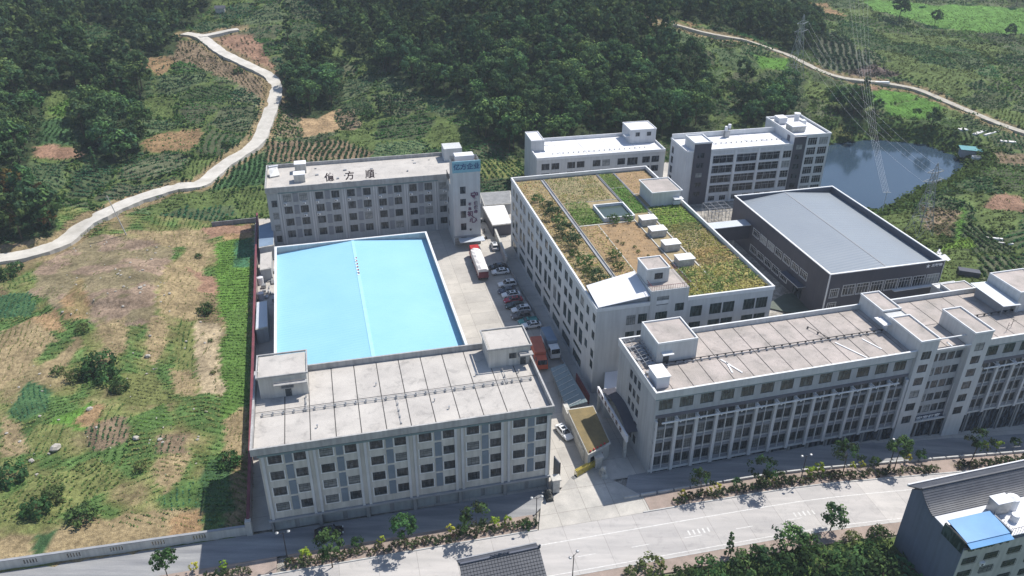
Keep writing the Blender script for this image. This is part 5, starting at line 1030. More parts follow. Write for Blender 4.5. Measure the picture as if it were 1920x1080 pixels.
def ground_info(x, y):
    """soil colour and crop settings at points"""
    wx = x + (fbm(x / 7, y / 7, 40, 2) - .5) * 5; wy = y + (fbm(x / 7, y / 7, 50, 2) - .5) * 5
    cid, edge, cx, cy = cellinfo(wx, wy); hh = lambda k: _h(cid, cid * 0 + k, 77)
    n = len(x); soil = np.zeros((n, 3)); crop = np.zeros((n, 3)); ang = np.zeros(n); sp = np.zeros(n); size = np.zeros(n); cov = np.zeros(n)
    t = hh(1); e = 3.0; gxx = (h0(cx + e, cy) - h0(cx - e, cy)); gyy = (h0(cx, cy + e) - h0(cx, cy - e)); ang = math.pi / 2 + (hh(3) - .5) * 1.1 + np.where(hh(2) > .86, 1.4, 0) + np.where(x < -60, .25, -.2) + (gxx * 0)
    pal = PALG[(hh(4) * 6).astype(int) % 6]; crop[:] = pal * (0.8 + .5 * hh(5))[:, None]; sp = 1.5 + .7 * hh(6); size = .55 + .35 * hh(7); cov = .75 + .25 * hh(8)
    soil[:] = (BRN * .75)[None] * (.8 + .4 * hh(9))[:, None]; kk = (.35 + .5 * hh(12))[:, None]; soil = (BRN[None] * np.array([.55, .66, .7]) * (1 - kk) + OLV[None] * np.array([.45, .68, .75]) * kk) * (.7 + .5 * hh(13))[:, None]
    weedy = t < .18; crop[weedy] = (OLV * .35 + GRN * .55)[None] * (.8 + .5 * hh(5))[weedy, None]; cov[weedy] = .6; soil[weedy] = (OLV * .35 + GRN * .5); sp[weedy] = .9; size[weedy] = .6
    bare = (t > .965) & (y > 200); soil[bare] = SOIL * .75; cov[bare] = .25
    bd = edge < .09; soil[bd] = (OLV * .35 + GRN * .6) * .9; crop[bd] = GRN * .9; cov[bd & (hh(10) > .4)] = 0.1; cov[bd & (hh(10) <= .4)] = 1.0; size[bd] = 1.0; sp[bd] = .7
    u, v = ruv(x, y)
    lf = (x < -38) & (y < 212) & (v > 12) & (x > -190) & (h0(x, y) < 9)           # rough ground by the red wall
    nz = fbm(x / 9, y / 9, 21, 4) + .07 * sstep(150, 115, y); nb = fbm(x / 3.2, y / 3.2, 31, 3)
    k1 = sstep(.32, .50, nz + (nb - .5) * .35)[:, None]; k2 = sstep(.47, .62, nz + (nb - .5) * .3)[:, None]; lc = (TAN * .72 + OLV * .15) * (1 - k1) + (OLV * 1.0) * k1; lc = lc * (1 - k2) + GRN * k2; lc = lc * (.6 + .8 * nb)[:, None]
    soil[lf] = lc[lf]; crop[lf] = (np.where((nb > .5)[:, None], GRN, OLV) * (.8 + .5 * nz)[:, None])[lf]; cov[lf] = np.clip((nz - .36) * 3.5 + (nb - .4) * 1.6, .1, 1)[lf]; sp[lf] = 1.15 + .4 * hh(6)[lf]; size[lf] = .36 + .5 * np.clip(nz[lf] - .4, 0, 1)
    pl_ = lf & (t < .42) & (edge > .07); soil[pl_] = (TAN * .78 * (.7 + .4 * hh(9))[:, None] * (.8 + .4 * nb)[:, None])[pl_]; cov[pl_] = (.45 + .55 * hh(8))[pl_]; crop[pl_] = ((GRN * .55 + OLV * .5) * (.8 + .5 * hh(5))[:, None])[pl_]; size[pl_] = .42; sp[pl_] = (1.05 + .5 * hh(6))[pl_]
    dp = dseg(POND, x, y); pb = (dp < 9) & ~pip(POND, x, y); soil[pb] = GRN * .8; crop[pb] = GRN * .9; cov[pb] = 1; size[pb] = 1.0; sp[pb] = 1.0
    for P, so_, cr_, an, s_, sz, cv in FPW:
        wb = .9 if s_ == 1 and cv == 0 else .45; k = pip(P, x + (wx - x) * wb + (nb - .5) * 2.2 * wb, y + (wy - y) * wb)
        if not k.any(): continue
        soil[k] = so_ * .95; ang[k] = R(an); sp[k] = s_; size[k] = sz; cov[k] = cv
        if cr_ is not None: crop[k] = cr_
    rbk = pip(FPW[0][0], x, y) & lf; soil[rbk] = soil[rbk] * (.72 + .55 * nb)[rbk, None]; wd_ = rbk & (nz > .5); soil[wd_] = (soil * .6 + OLV * .35)[wd_]; cov[rbk] = np.clip((nb - .5) * 1.6, 0, .35)[rbk]; crop[rbk] = OLV * .9; size[rbk] = .35; sp[rbk] = .9
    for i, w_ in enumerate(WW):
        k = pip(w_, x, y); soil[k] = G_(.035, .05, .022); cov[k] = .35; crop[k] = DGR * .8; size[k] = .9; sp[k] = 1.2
    far = (y > 640) | (np.abs(x) > 480); soil[far] = np.where((fbm(x / 60, y / 60, 5, 3) > .5)[:, None], G_(.045, .07, .03), G_(.08, .12, .045))[far]; cov[far] = 0
    pv = pip(COMP, x, y) | ((v > -9.6) & (v < 12)); cov[pv] = 0; soil[pv] = G_(.3, .28, .25)
    cov[pip(POND, x, y)] = 0
    for P in ROADS:
        k = dseg(P, x, y, False) < 3.0; cov[k] = 0; k = dseg(P, x, y, False) < 4.4; soil[k] = TAN * .8
    cov[(v < -9) & (v > -11)] *= .3
    return soil, crop, ang, sp, size, cov, pv
def axis(segs):
    a = []
    for s0, s1, st in segs: a.append(np.arange(s0, s1, st))
    return np.concatenate(a + [[segs[-1][1]]])
gx = axis([(-3000, -700, 115), (-700, -430, 9), (-430, -150, 1.7), (-150, -40, .85), (-40, 110, 2.0), (110, 400, 1.7), (400, 700, 9), (700, 3000, 115)])
gy = axis([(-800, 60, 43), (60, 84, 3), (84, 225, .85), (225, 560, 1.8), (560, 760, 8), (760, 5000, 200)])
X, Y = np.meshgrid(gx, gy); xf, yf = X.ravel(), Y.ravel()
soil, _, _, _, _, _, pv = ground_info(xf, yf)
Z = terr(xf, yf) + (vn(xf / 1.9, yf / 1.9, 8) - .5) * .25 * (~pv); Z = np.where(pv, Z - .35, Z)
for P in ROADS: dd = dseg(P, xf, yf, False); Z = Z - .45 * (1 - sstep(2.6, 5.0, dd))
def np_mesh(name, V, F, mt, col=None, smooth=False):
    me = bpy.data.meshes.new(name); nv, nf, k = len(V), len(F), F.shape[1]
    me.vertices.add(nv); me.vertices.foreach_set('co', np.ascontiguousarray(V, np.float32).ravel()); me.loops.add(nf * k); me.loops.foreach_set('vertex_index', np.ascontiguousarray(F, np.int32).ravel())
    me.polygons.add(nf); me.polygons.foreach_set('loop_start', np.arange(0, nf * k, k, dtype=np.int32))
    me.polygons.foreach_set('use_smooth', np.full(nf, smooth, bool))
    if col is not None:
        at = me.color_attributes.new('col', 'FLOAT_COLOR', 'POINT'); c4 = np.ones((nv, 4), np.float32); c4[:, :3] = col; at.data.foreach_set('color', c4.ravel())
    me.update(calc_edges=True); me.materials.append(MT[mt]); return me
nx, ny = len(gx), len(gy); ii = np.arange(nx - 1)[None, :] + np.arange(ny - 1)[:, None] * nx; ii = ii.ravel()
ob('ground', np_mesh('ground', np.stack([xf, yf, Z], 1), np.stack([ii, ii + 1, ii + 1 + nx, ii + nx], 1), 'ground', soil, True), kind='structure')
MB().prism([tuple(p[:2]) for p in [px(1350, 290, -3), px(1450, 385, -3), px(1600, 415, -3), px(1760, 360, -3), px(1850, 310, -3), px(1790, 270, -3), px(1640, 240, -3), px(1500, 265, -3)]], -3.4, -3.0).build('pond_water', 'pond', kind='structure')

# ------------------------------------------------------------------ foliage
rng = np.random.default_rng(5)
def cards(P, size, col, aspect=.7, nrm=None):
    n = len(P); a = rng.normal(size=(n, 3))
    if nrm is None: nrm = rng.normal(size=(n, 3))
    nrm = nrm / (np.linalg.norm(nrm, axis=1)[:, None] + 1e-9); a -= (a * nrm).sum(1)[:, None] * nrm; a /= np.linalg.norm(a, axis=1)[:, None] + 1e-9; b = np.cross(nrm, a); b /= np.linalg.norm(b, axis=1)[:, None] + 1e-9
    s = np.asarray(size)[:, None] * .5; A = a * s; B = b * s * aspect
    V = np.stack([P - A, P - B * .9, P + A, P + B * .9], 1).reshape(-1, 3); F = np.arange(4 * n).reshape(-1, 4); return V, F, np.repeat(col, 4, 0)
def fields():
    out = []
    for (x0, x1, y0, y1, st) in ((-200, -38, 96, 214, .62), (-330, 40, 200, 330, .8), (-420, 40, 330, 470, 1.05), (-450, 20, 470, 620, 1.6), (40, 420, 200, 330, .95), (60, 450, 330, 470, 1.15), (100, 450, 470, 620, 1.6), (85, 230, 120, 212, .75), (5, 80, 68, 92, .5)):
        xs = np.arange(x0, x1, st); ys = np.arange(y0, y1, st); a, b = np.meshgrid(xs, ys); a = a.ravel(); b = b.ravel(); a = a + (rng.random(len(a)) - .5) * st; b = b + (rng.random(len(b)) - .5) * st
        # keep only what the camera side can see, with a margin
        d = np.stack([a, b, np.full_like(a, -CH)], 1); z = d @ fw; u = 960 + CF * (d @ rt) / z; w = 540 - CF * (d @ up) / z; k = (z > 0) & (u > -120) & (u < 2040) & (w > -60) & (w < 1150); a, b = a[k], b[k]
        so_, cr, an, sp, sz, cv, pv_ = ground_info(a, b); sp = np.maximum(sp, st * 1.5)
        r = a * np.cos(an) + b * np.sin(an) + (fbm(a / 26, b / 26, 61, 2) - .5) * 9.0; ph = r / sp; fr = ph - np.floor(ph) - .5
        k = (np.abs(fr) < .24) & (rng.random(len(a)) < cv)
        a, b, cr, sz, fr, an, sp = a[k], b[k], cr[k], sz[k], fr[k], an[k], sp[k]; sh = -fr * sp * .6; a = a + sh * np.cos(an); b = b + sh * np.sin(an)
        out.append((a, b, cr, sz, np.full(len(a), st), an))
    return [np.concatenate([o[i] for o in out]) for i in range(6)]
fa, fb, fc, fs, fst, fan = fields(); print('plants', len(fa)); fz = terr(fa, fb)
def crop_mesh(name, k, label, cat, nq=5):
    a, b, c, s, z, st, an = fa[k], fb[k], fc[k], fs[k], fz[k], fst[k], fan[k]; V = []; n = len(a); s = s * np.clip(st / .75, .9, 1.5)
    for q in range(nq):
        h = s * (q + .6) / nq * .9; e1 = rng.normal(size=n) * st * .75; e2 = rng.normal(size=n) * s * .17; P = np.stack([a - np.sin(an) * e1 + np.cos(an) * e2, b + np.cos(an) * e1 + np.sin(an) * e2, z + h * (.5 + .5 * rng.random(n))], 1)
        V.append(cards(P, s * (.75 + .5 * rng.random(n)), c * (.8 + .5 * rng.random(n))[:, None] * (1 + (rng.random((n, 3)) - .5) * .12), nrm=rng.normal(size=(n, 3)) * .55 + np.array([0, 0, 1.0])))
    v = np.concatenate([x[0] for x in V]); cc = np.concatenate([x[2] for x in V]); o = ob(name, np_mesh(name, v, np.arange(len(v)).reshape(-1, 4), 'crop', np.clip(cc, 0, 1)), kind='stuff'); tag(o, label, cat)
kL = (fa < -38) & (fb < 212); kS = (fb < 94) & ~kL; kR = (fa > 60) & ~kS; kB = ~(kL | kS | kR)
crop_mesh('field_plants', kL, 'weeds and vegetable rows on the rough plot left of the red wall', 'crops')
crop_mesh('field_plants', kB, 'terraced green crop rows on the slopes behind the blue shed', 'crops')
crop_mesh('field_plants', kR, 'tea rows and green fields around the pond', 'crops')
crop_mesh('verge_plants', kS, 'green undergrowth along the near side of the street', 'undergrowth', 5)

HAZE = 0.00019
# ================================================================== TREES AND SHRUBS
def crown_mesh(name, rx, rz, zc, nclump, per, size, cols, flat=.0, taper=0.0, seed=1, low=-.5):
    g = np.random.default_rng(seed); P = []; C = []; NR = []; cols = np.array(cols)
    for i in range(nclump):
        th = g.random() * 2 * math.pi; zz = low + (1 - low) * g.random() ** .9; rr = math.sqrt(max(0, 1 - zz * zz)) if not taper else (1 - (zz - low) / (1 - low)) ** taper * 1.0 + .06
        rad = (.45 + .55 * g.random() ** .5) * rr
        c = np.array([math.cos(th) * rad * rx, math.sin(th) * rad * rx, zc + zz * rz * (.75 + .3 * g.random())]); cr = rx * (.24 + .16 * g.random()) * (rr * .6 + .4 if taper else 1)
        q = g.normal(size=(per, 3)); q /= np.linalg.norm(q, axis=1)[:, None]; q *= (g.random(per) ** .4)[:, None] * cr; q[:, 2] *= .75
        P.append(c + q); NR.append(q / (np.linalg.norm(q, axis=1)[:, None] + 1e-9) * 1.0 + (c - np.array([0, 0, zc])) / rx * .5 + np.array([0, 0, .35]) + g.normal(size=(per, 3)) * .45); col = cols[g.integers(len(cols))] * 1.12 * (.75 + .5 * g.random()); C.append(np.tile(col, (per, 1)) * (.8 + .4 * g.random((per, 1))))
    P = np.concatenate(P); C = np.concatenate(C); V, F, cc = cards(P, size * (.6 + .7 * g.random(len(P))), C, nrm=np.concatenate(NR)); return np_mesh(name, V, F, 'leaf', np.clip(cc, 0, 1))
def trunk_mesh(h, r, zc, spread, seed=1, nb=6):
    g = random.Random(seed); m = MB(); pts = [(0, 0, -.6), (g.uniform(-.1, .1) * h * .2, g.uniform(-.1, .1) * h * .2, h * .45), (g.uniform(-.1, .1) * h * .3, g.uniform(-.1, .1) * h * .3, h * .85)]
    m.tube(pts[0], pts[1], r, r * .65, 7); m.tube(pts[1], pts[2], r * .65, r * .2, 6)
    for i in range(nb):
        t = g.uniform(.35, .8); a = Vector(pts[1]).lerp(Vector(pts[2]), t); th = g.uniform(0, 6.28); b = a + Vector((math.cos(th) * spread * .7, math.sin(th) * spread * .7, h * g.uniform(.08, .22))); m.tube(a, b, r * .35, r * .1, 5)
    return m.mesh('trunk', 'bark')
D1 = [(.048, .095, .040), (.060, .112, .045), (.080, .14, .050), (.050, .098, .052), (.10, .165, .055)]
D2 = [(.042, .082, .040), (.055, .10, .046), (.068, .115, .046)]
AUT = [(.12, .085, .03), (.09, .08, .03), (.06, .08, .03), (.16, .11, .035)]
YG = [(.26, .34, .045), (.20, .29, .05), (.32, .37, .05)]; YE = [(.38, .38, .06), (.30, .33, .06)]
MG = [(.05, .10, .035), (.07, .13, .045), (.045, .085, .035)]; PR = [(.085, .06, .045), (.06, .075, .035), (.10, .08, .05), (.06, .09, .035)]; DS_ = [(.03, .05, .025), (.045, .06, .03)]
def proto(name, kind, **k):
    h, rx, rz, zc = k['h'], k['rx'], k['rz'], k['zc']
    cm = crown_mesh('crown', rx, rz, zc, k['nc'], k['per'], k['size'], k['cols'], taper=k.get('taper', 0), seed=k['seed'], low=k.get('low', -.5)); tm = trunk_mesh(k.get('th', h * .8), k['r'], zc, rx, k['seed']); return (name, cm, tm)
BT = [proto('broadleaf_tree', 0, h=11, rx=3.6 + .3 * i, rz=3.8, zc=6.6, nc=34, per=24, size=.95, cols=D1 if i % 2 else D2, r=.22, seed=10 + i) for i in range(4)]
CT = [proto('conifer_tree', 0, h=13, rx=3.0, rz=7.0, zc=6.0, nc=34, per=22, size=.85, cols=D2, r=.2, seed=20 + i, taper=.75, low=-.6) for i in range(2)]
AT = [proto('broadleaf_tree', 0, h=7, rx=3.0, rz=2.6, zc=3.4, nc=26, per=22, size=.8, cols=AUT, r=.16, seed=30)]
ST = [proto('street_tree', 0, h=5.2, rx=1.7, rz=1.4, zc=4.0, nc=24, per=30, size=.42, cols=MG, r=.09, seed=41), proto('street_tree', 0, h=5.2, rx=1.9, rz=1.3, zc=3.7, nc=22, per=24, size=.40, cols=DS_ + MG[:1], r=.09, seed=42)]
def put(p, loc, rz, s, label, cat, group=None):
    t = ob(p[0], None, None, tuple(map(float, loc)), rz, label, cat, group); t.scale = s if isinstance(s, tuple) else (s, s, s); ob('trunk', p[2], t); ob('crown', p[1], t); return t
# woodland trees: the nearest as trees, the rest one mass
cand = []
for wi, w_ in enumerate(WW):
    xs = [p[0] for p in w_]; ys = [p[1] for p in w_]; st = 6.3 if wi not in (7, 8, 9) else 5.2
    for x in np.arange(min(xs), max(xs), st):
        for y in np.arange(min(ys), max(ys), st):
            a = x + rnd.uniform(-.42, .42) * st; b = y + rnd.uniform(-.42, .42) * st
            if pip(w_, np.array([a]), np.array([b]))[0] and not pip(COMP, np.array([a]), np.array([b]))[0]: cand.append((a, b, wi))
vis = []
for a, b, wi in cand:
    z = tz(a, b); d = np.array([a, b, z + 4 - CH]); q = d @ fw; u = 960 + CF * (d @ rt) / q; v = 540 - CF * (d @ up) / q
    if -60 < u < 1980 and -70 < v < 900: vis.append((math.hypot(a, b), a, b, z, wi))
vis.sort(); print('wood trees', len(vis))
NI = 285
WL = ['dark tree in the wooded hillside at the upper left', 'dark green tree in the wood along the top left edge', 'dark tree in the small thicket below the bright green knoll', 'brownish tree on the bank beside the lower road', 'tall dark tree in the clump inside the bend of the hillside road', 'dark tree in the big wood behind the white blocks', 'dark tree in the wood beyond the far valley road', 'dark tree in the clump behind the tall white building', 'dark tree in the clump between the pylon and the rice paddies', 'small dark tree standing alone in fields left of the pylon']
WG = ['trees of the upper left wood', 'trees of the top left wood', 'thicket trees', 'roadside bank trees', 'clump in the road bend', 'trees of the central wood', 'trees beyond the valley road', 'clump behind the white building', 'clump by the rice paddies', 'lone dark trees']
def pick(wi):
    if wi == 3: return rnd.choice(AT + BT[:2])
    if wi in (0, 5, 8): return rnd.choice(BT + BT + CT)
    return rnd.choice(BT)
for dd, a, b, z, wi in vis[:NI]:
    p = pick(wi); s = rnd.uniform(.70, 1.22)
    d_ = np.array([a, b, z + 5 - CH]); q_ = d_ @ fw; u_ = 960 + CF * (d_ @ rt) / q_; v_ = 540 - CF * (d_ @ up) / q_
    lab = ('small ' if s < .85 else 'tall ' if s > 1.0 else 'mid-sized ') + ('pointed ' if 'conifer' in p[0] else 'rounded ') + WL[wi].replace('small ', '').replace('tall ', '')
    if wi in (0, 5): lab = lab.split(' in the')[0] + ' ' + ({0: ['in the wood above the left edge shrubs', 'in the upper left wood over the bare red strip', 'in the upper left wood beside the bright knoll', 'at the right end of the upper left wood'], 5: ['in the big wood behind the sign tower', 'in the big wood left of the low white block', 'in the big wood behind the low white block', 'in the big wood left of the tall white building', 'at the right end of the big wood']}[wi][int(min(4 if wi else 3, max(0, (u_ - 860) / 100 if wi else u_ / 70)))]) + (', front' if v_ > (235 if wi else 260) else ', upper part')
    put(p, (a, b, z - .3), rnd.uniform(0, 6.28), (s, s, s * rnd.uniform(.9, 1.15)), lab, 'tree', WG[wi])
VV = []; CC = []; lo = [crown_mesh('crown', 3.7, 4.2, 6.6, 26, 11, 1.35, D1, seed=60 + i) for i in range(3)] + [crown_mesh('crown', 2.9, 6.6, 6.2, 24, 10, 1.2, D2, seed=66, taper=.75)]
for me in lo:
    v = np.zeros(len(me.vertices) * 3, np.float32); me.vertices.foreach_get('co', v); c = np.zeros(len(me.vertices) * 4, np.float32); me.color_attributes['col'].data.foreach_get('color', c); VV.append(v.reshape(-1, 3)); CC.append(c.reshape(-1, 4)[:, :3])
av, ac_ = [], []
for dd, a, b, z, wi in vis[NI:]:
    i = rnd.choice([0, 1, 2, 0, 1, 2, 3]); th = rnd.uniform(0, 6.28); s = rnd.uniform(.70, 1.22); c, n_ = math.cos(th) * s, math.sin(th) * s; v = VV[i]
    av.append(np.stack([v[:, 0] * c - v[:, 1] * n_ + a, v[:, 0] * n_ + v[:, 1] * c + b, v[:, 2] * s * rnd.uniform(.9, 1.15) + z - .4], 1)); t = rnd.uniform(.62, 1.4); ac_.append(CC[i] * np.array([t * rnd.uniform(.9, 1.15), t, t * rnd.uniform(.9, 1.15)]))
v = np.concatenate(av); tag(ob('far_wood', np_mesh('far_wood', v, np.arange(len(v)).reshape(-1, 4), 'leaf', np.clip(np.concatenate(ac_), 0, 1)), kind='stuff'), 'dense dark wood covering the hill', 'wood')
for me in lo: bpy.data.meshes.remove(me)
# lone trees and bushes in the fields (photo pixel of the foot, proto, scale, label)
CY = proto('cypress_tree', 0, h=9, rx=1.2, rz=5.5, zc=4.6, nc=30, per=24, size=.6, cols=D2, r=.14, seed=71, taper=.5, low=-.75)
SB = proto('bush', 0, h=3, rx=2.2, rz=1.5, zc=1.0, nc=22, per=26, size=.5, cols=[(.05, .10, .035), (.07, .12, .04), (.04, .075, .03)], r=.08, th=1.4, seed=72)
SBB = proto('bush', 0, h=3, rx=2.0, rz=1.3, zc=.9, nc=20, per=22, size=.45, cols=[(.10, .13, .045), (.08, .11, .04), (.12, .12, .05)], r=.08, th=1.4, seed=73)
for (x, y, p, s, l) in [(711, 212, CY, 1.0, 'left one of the two dark cypresses on the field edge behind the dormitory block'), (733, 215, CY, 1.25, 'right one of the two dark cypresses on the field edge behind the dormitory block'), (540, 75, CY, 1.6, 'tall dark conifer alone near the top of the left fields'), (690, 222, SB, 1.4, 'round dark bush left of the two cypresses'),
    (1685, 38, BT[0], 1.3, 'large dark tree alone in the far upper right fields'), (1752, 48, BT[1], .8, 'small dark tree right of the large one in the far fields'), (1892, 72, BT[2], .7, 'small round tree near the top right corner'), (1735, 10, CT[0], .8, 'thin conifer at the top edge left of the corner'), (1905, 12, CT[1], 1.1, 'conifer in the top right corner'),
    (1645, 212, BT[0], .55, 'small tree at the left edge of the bright rice paddy'), (1716, 220, BT[3], .36, 'tiny round tree in front of the bright rice paddy'), (1650, 258, CY, .7, 'slim dark tree on the far bank of the pond'), (1745, 240, BT[1], .75, 'dark tree right of the rice paddies'), (1755, 225, CY, .6, 'slim dark tree behind the one right of the rice paddies'), (1595, 265, BT[2], .8, 'dark tree at the near left corner of the pond'),
    (1790, 262, BT[0], .35, 'tiny dark tree above the right end of the pond'), (1560, 180, SB, 1.5, 'bush by the foot of the far pylon'), (1310, 95, SB, 1.4, 'bush below the valley road near its left end'), (1300, 92, CY, .6, 'slim tree below the valley road near its left end'), (1370, 165, SB, 1.3, 'round bush left of the lone dark trees'), (1340, 180, SB, 1.2, 'round bush at the right edge of the central wood'),
    (1400, 225, SB, 1.5, 'round bush at the left foot of the clump behind the tall white building'), (150, 300, CY, .9, 'slim dark tree below the small thicket'), (180, 322, CY, .9, 'slim dark tree beside the crop rows below the thicket'), (425, 275, SB, .8, 'small bush in the terraced field left of the road'), (447, 137, SB, .9, 'dark bush beside the upper bend of the hillside road'),
    (188, 690, SB, 1.6, 'large dark green bush in the middle of the rough plot'), (165, 705, SB, 1.1, 'bush left of the largest bush in the rough plot'), (205, 715, SB, 1.3, 'bush in front of the largest bush in the rough plot'), (140, 712, SBB, 1.0, 'brownish bush at the left end of the bush row in the rough plot'), (110, 700, SBB, .8, 'small brownish bush at the far left of the bush row'), (225, 730, SB, .9, 'bush at the right end of the bush row in the rough plot'),
    (372, 482, SB, .45, 'small dark round bush on the bare ground near the red wall'), (155, 620, SBB, .8, 'bush below the rubble patch'), (385, 585, SB, .9, 'bright bush between the bare strips by the red wall'), (15, 520, SB, 1.1, 'bush at the left edge below the hillside road'), (30, 505, SB, .9, 'second bush at the left edge below the hillside road'), (105, 935, SBB, 1.1, 'yellowish bush low in the rough plot'), (20, 900, SB, 1.4, 'dark bush at the left edge low in the rough plot'), (70, 960, SB, 1.1, 'bush in the lower left corner of the rough plot'), (155, 975, SB, 1.1, 'bush above the striped beds at the lower left'), (265, 880, SBB, .7, 'dry bush above the pale striped bed'),
    (395, 640, SBB, .35, 'tiny bush on the pale bare strip'), (400, 700, SBB, .35, 'tiny bush low on the pale bare strip'), (430, 870, SB, 1.0, 'bush in the shaded corner by the red wall')]:
    q = gp(x, y); put(p, (q[0], q[1], q[2] - .15), rnd.uniform(0, 6), s, l, 'tree' if 'tree' in p[0] else 'bush')
# autumn coloured shrubs on the bank
for (x, y, l) in [(28, 345, 'reddish brown shrub on the bank left of the lower road'), (12, 380, 'upper left reddish shrub on the bank'), (60, 400, 'orange tinted shrub above the lower road'), (95, 425, 'orange tinted shrub nearest the lower road'), (20, 430, 'low brown shrub at the left edge')]:
    q = gp(x, y); put(AT[0], (q[0], q[1], q[2] - .3), rnd.uniform(0, 6), .75, l, 'shrub')
# roof garden trees
QT = proto('roof_garden_tree', 0, h=4, rx=1.9, rz=1.3, zc=1.6, nc=24, per=26, size=.36, cols=[(.06, .09, .045), (.08, .11, .05), (.05, .08, .04)], r=.07, th=2, seed=81)
QS = proto('roof_garden_tree', 0, h=4, rx=1.6, rz=1.1, zc=1.3, nc=20, per=24, size=.34, cols=[(.09, .15, .05), (.07, .12, .04)], r=.06, th=1.8, seed=82)
ga = R(14.26); GU = np.array([math.cos(ga), math.sin(ga)]); GV = np.array([-math.sin(ga), math.cos(ga)]); GO = np.array([16.2, 132.4])
gl = lambda u, v: GO + GU * u + GV * v
names_ = ['farthest', 'second farthest', 'third farthest', 'fourth farthest', 'fourth nearest', 'third nearest', 'second nearest', 'nearest']
for i, (u, v, s) in enumerate([(2.9, 52.5, 1.0), (3.8, 47, 1.0), (4.0, 43, 1.1), (4.3, 38.5, 1.15), (3.9, 33, 1.15), (4.0, 27.8, 1.15), (3.9, 18.8, 1.25), (4.2, 10.6, 1.2)]):
    put(QT if i % 3 else QS, (*gl(u, v), 18.8), rnd.uniform(0, 6), s, names_[i] + ' of the eight bushy trees in a line along the roof garden edge', 'tree')
for (u, v, s, l) in [(3.0, 23, .8, 'small yellowish bush between two trees of the roof edge row'), (3.0, 14, .9, 'light green bush beside the nearest roof edge tree'), (11.3, 20.2, 1.0, 'light bush on the brown bed of the roof garden'), (10.3, 16, .8, 'smaller bush on the brown bed nearer the stair block'), (9.6, 10.5, .6, 'small bush beside the drain channel of the roof garden'), (17, 37.2, .95, 'left bush at the near wall of the roof pool'), (20.6, 37.4, .8, 'right bush at the near wall of the roof pool')]:
    put(QS, (*gl(u, v), 18.8), rnd.uniform(0, 6), s, l, 'bush')
for (u, v, n_) in [(14.5, 27.8, 1), (15.3, 26.5, 2), (13.0, 30, 3), (17.3, 24.3, 4), (17.2, 22, 5), (18.6, 19.8, 6)]:
    put(QS, (*gl(u, v), 18.8), rnd.uniform(0, 6), .22 + .05 * (n_ % 3), 'tiny seedling bush on the bare brown bed of the roof garden', 'bush', 'seedlings on the roof')
# roof garden beds
def bed(u0, u1, v0, v1, sp, size, cols, dens, along, label, soilc=None, seed=1, h=.35):
    g = np.random.default_rng(seed); n = int((u1 - u0) * (v1 - v0) * dens * 2.4); size *= 1.15; u = u0 + g.random(n) * (u1 - u0); v = v0 + g.random(n) * (v1 - v0); r = v if along == 'u' else u
    ph = r / sp; f = ph - np.floor(ph) - .5; k = np.abs(f) < .27; u, v = u[k], v[k]; cols = np.array(cols); nz = fbm(u / 3, v / 3, seed + 5, 3); ci = np.clip(((nz - .3) / .4 * len(cols)).astype(int), 0, len(cols) - 1); c = np.clip(cols[ci] * 1.8, 0, .6) * (.75 + .5 * g.random(len(u)))[:, None]
    P = np.stack([GO[0] + GU[0] * u + GV[0] * v, GO[1] + GU[1] * u + GV[1] * v, 18.9 + g.random(len(u)) * h], 1); V, F, cc = cards(P, size * (.6 + .7 * g.random(len(u))), c, nrm=g.normal(size=(len(u), 3)) * .5 + np.array([0, 0, 1.0])); o = ob('garden_bed', np_mesh('garden_bed', V, F, 'crop', np.clip(cc, 0, 1)), kind='stuff'); tag(o, label, 'vegetable bed')
YB = [(.26, .22, .09), (.22, .20, .07), (.15, .17, .06), (.30, .25, .11)]; GB = [(.075, .15, .04), (.09, .17, .045), (.055, .11, .03)]; OB = [(.16, .165, .065), (.21, .185, .08), (.12, .15, .06)]
bed(.6, 7.4, 9.5, 66.5, 1.1, .34, [(.19, .17, .07), (.25, .20, .09), (.13, .15, .05), (.22, .19, .08)], 7, 'u', 'dry yellow green bed along the outer edge of the roof garden', seed=3)
bed(8.9, 22.0, 50.5, 66.3, .9, .34, OB + [(.20, .2, .11)], 10, 'u', 'pale green bed at the far end of the roof garden', seed=4); bed(8.9, 14.8, 38, 50.3, .9, .36, [(.10, .16, .05), (.08, .14, .04), (.13, .17, .07)], 14, 'u', 'green bed left of the roof pool', seed=5); bed(8.9, 14.6, 38.2, 42.5, .9, .36, GB, 12, 'u', 'bright green rows left of the near pool corner', seed=15)
bed(8.9, 13.2, 9.5, 36.8, .9, .32, [(.22, .18, .09), (.17, .16, .07), (.25, .2, .1)], 7, 'u', 'brownish bed behind the stair block', seed=6); bed(13.4, 22.0, 9.5, 36.8, 1.2, .26, [(.28, .20, .1), (.22, .17, .08)], 2.2, 'u', 'bare brown bed with few plants', seed=7)
bed(23.6, 27.5, 41.5, 57, .9, .36, GB, 16, 'u', 'dark green bed right of the roof pool', seed=8); bed(23.6, 27.5, 57, 66.3, .9, .36, [(.2, .24, .06), (.15, .2, .06)], 12, 'u', 'yellow green bed at the far end', seed=9); bed(28.2, 36.8, 52.5, 66.3, 1.0, .3, [(.25, .2, .1), (.2, .17, .08)], 3, 'u', 'bare brown bed behind the roof room', seed=10)
bed(27.8, 36.6, 33.5, 43.5, 1.1, .4, [(.12, .2, .05), (.09, .16, .04), (.16, .22, .06)], 14, 'u', 'bright green bed in front of the roof room', seed=11); bed(27.8, 36.7, 20, 33.3, .9, .36, OB + YB[:2], 14, 'u', 'olive bed on the right of the roof garden', seed=12); bed(19.2, 36.8, .7, 12.6, .7, .42, YB + [(.12, .15, .05)], 20, 'u', 'tall dry yellowish bed at the near right corner of the roof garden', seed=13, h=.7); bed(27.8, 36.8, 12.6, 20, .7, .42, YB + OB, 18, 'u', 'dry yellow and green bed on the right of the roof garden', seed=14, h=.6)

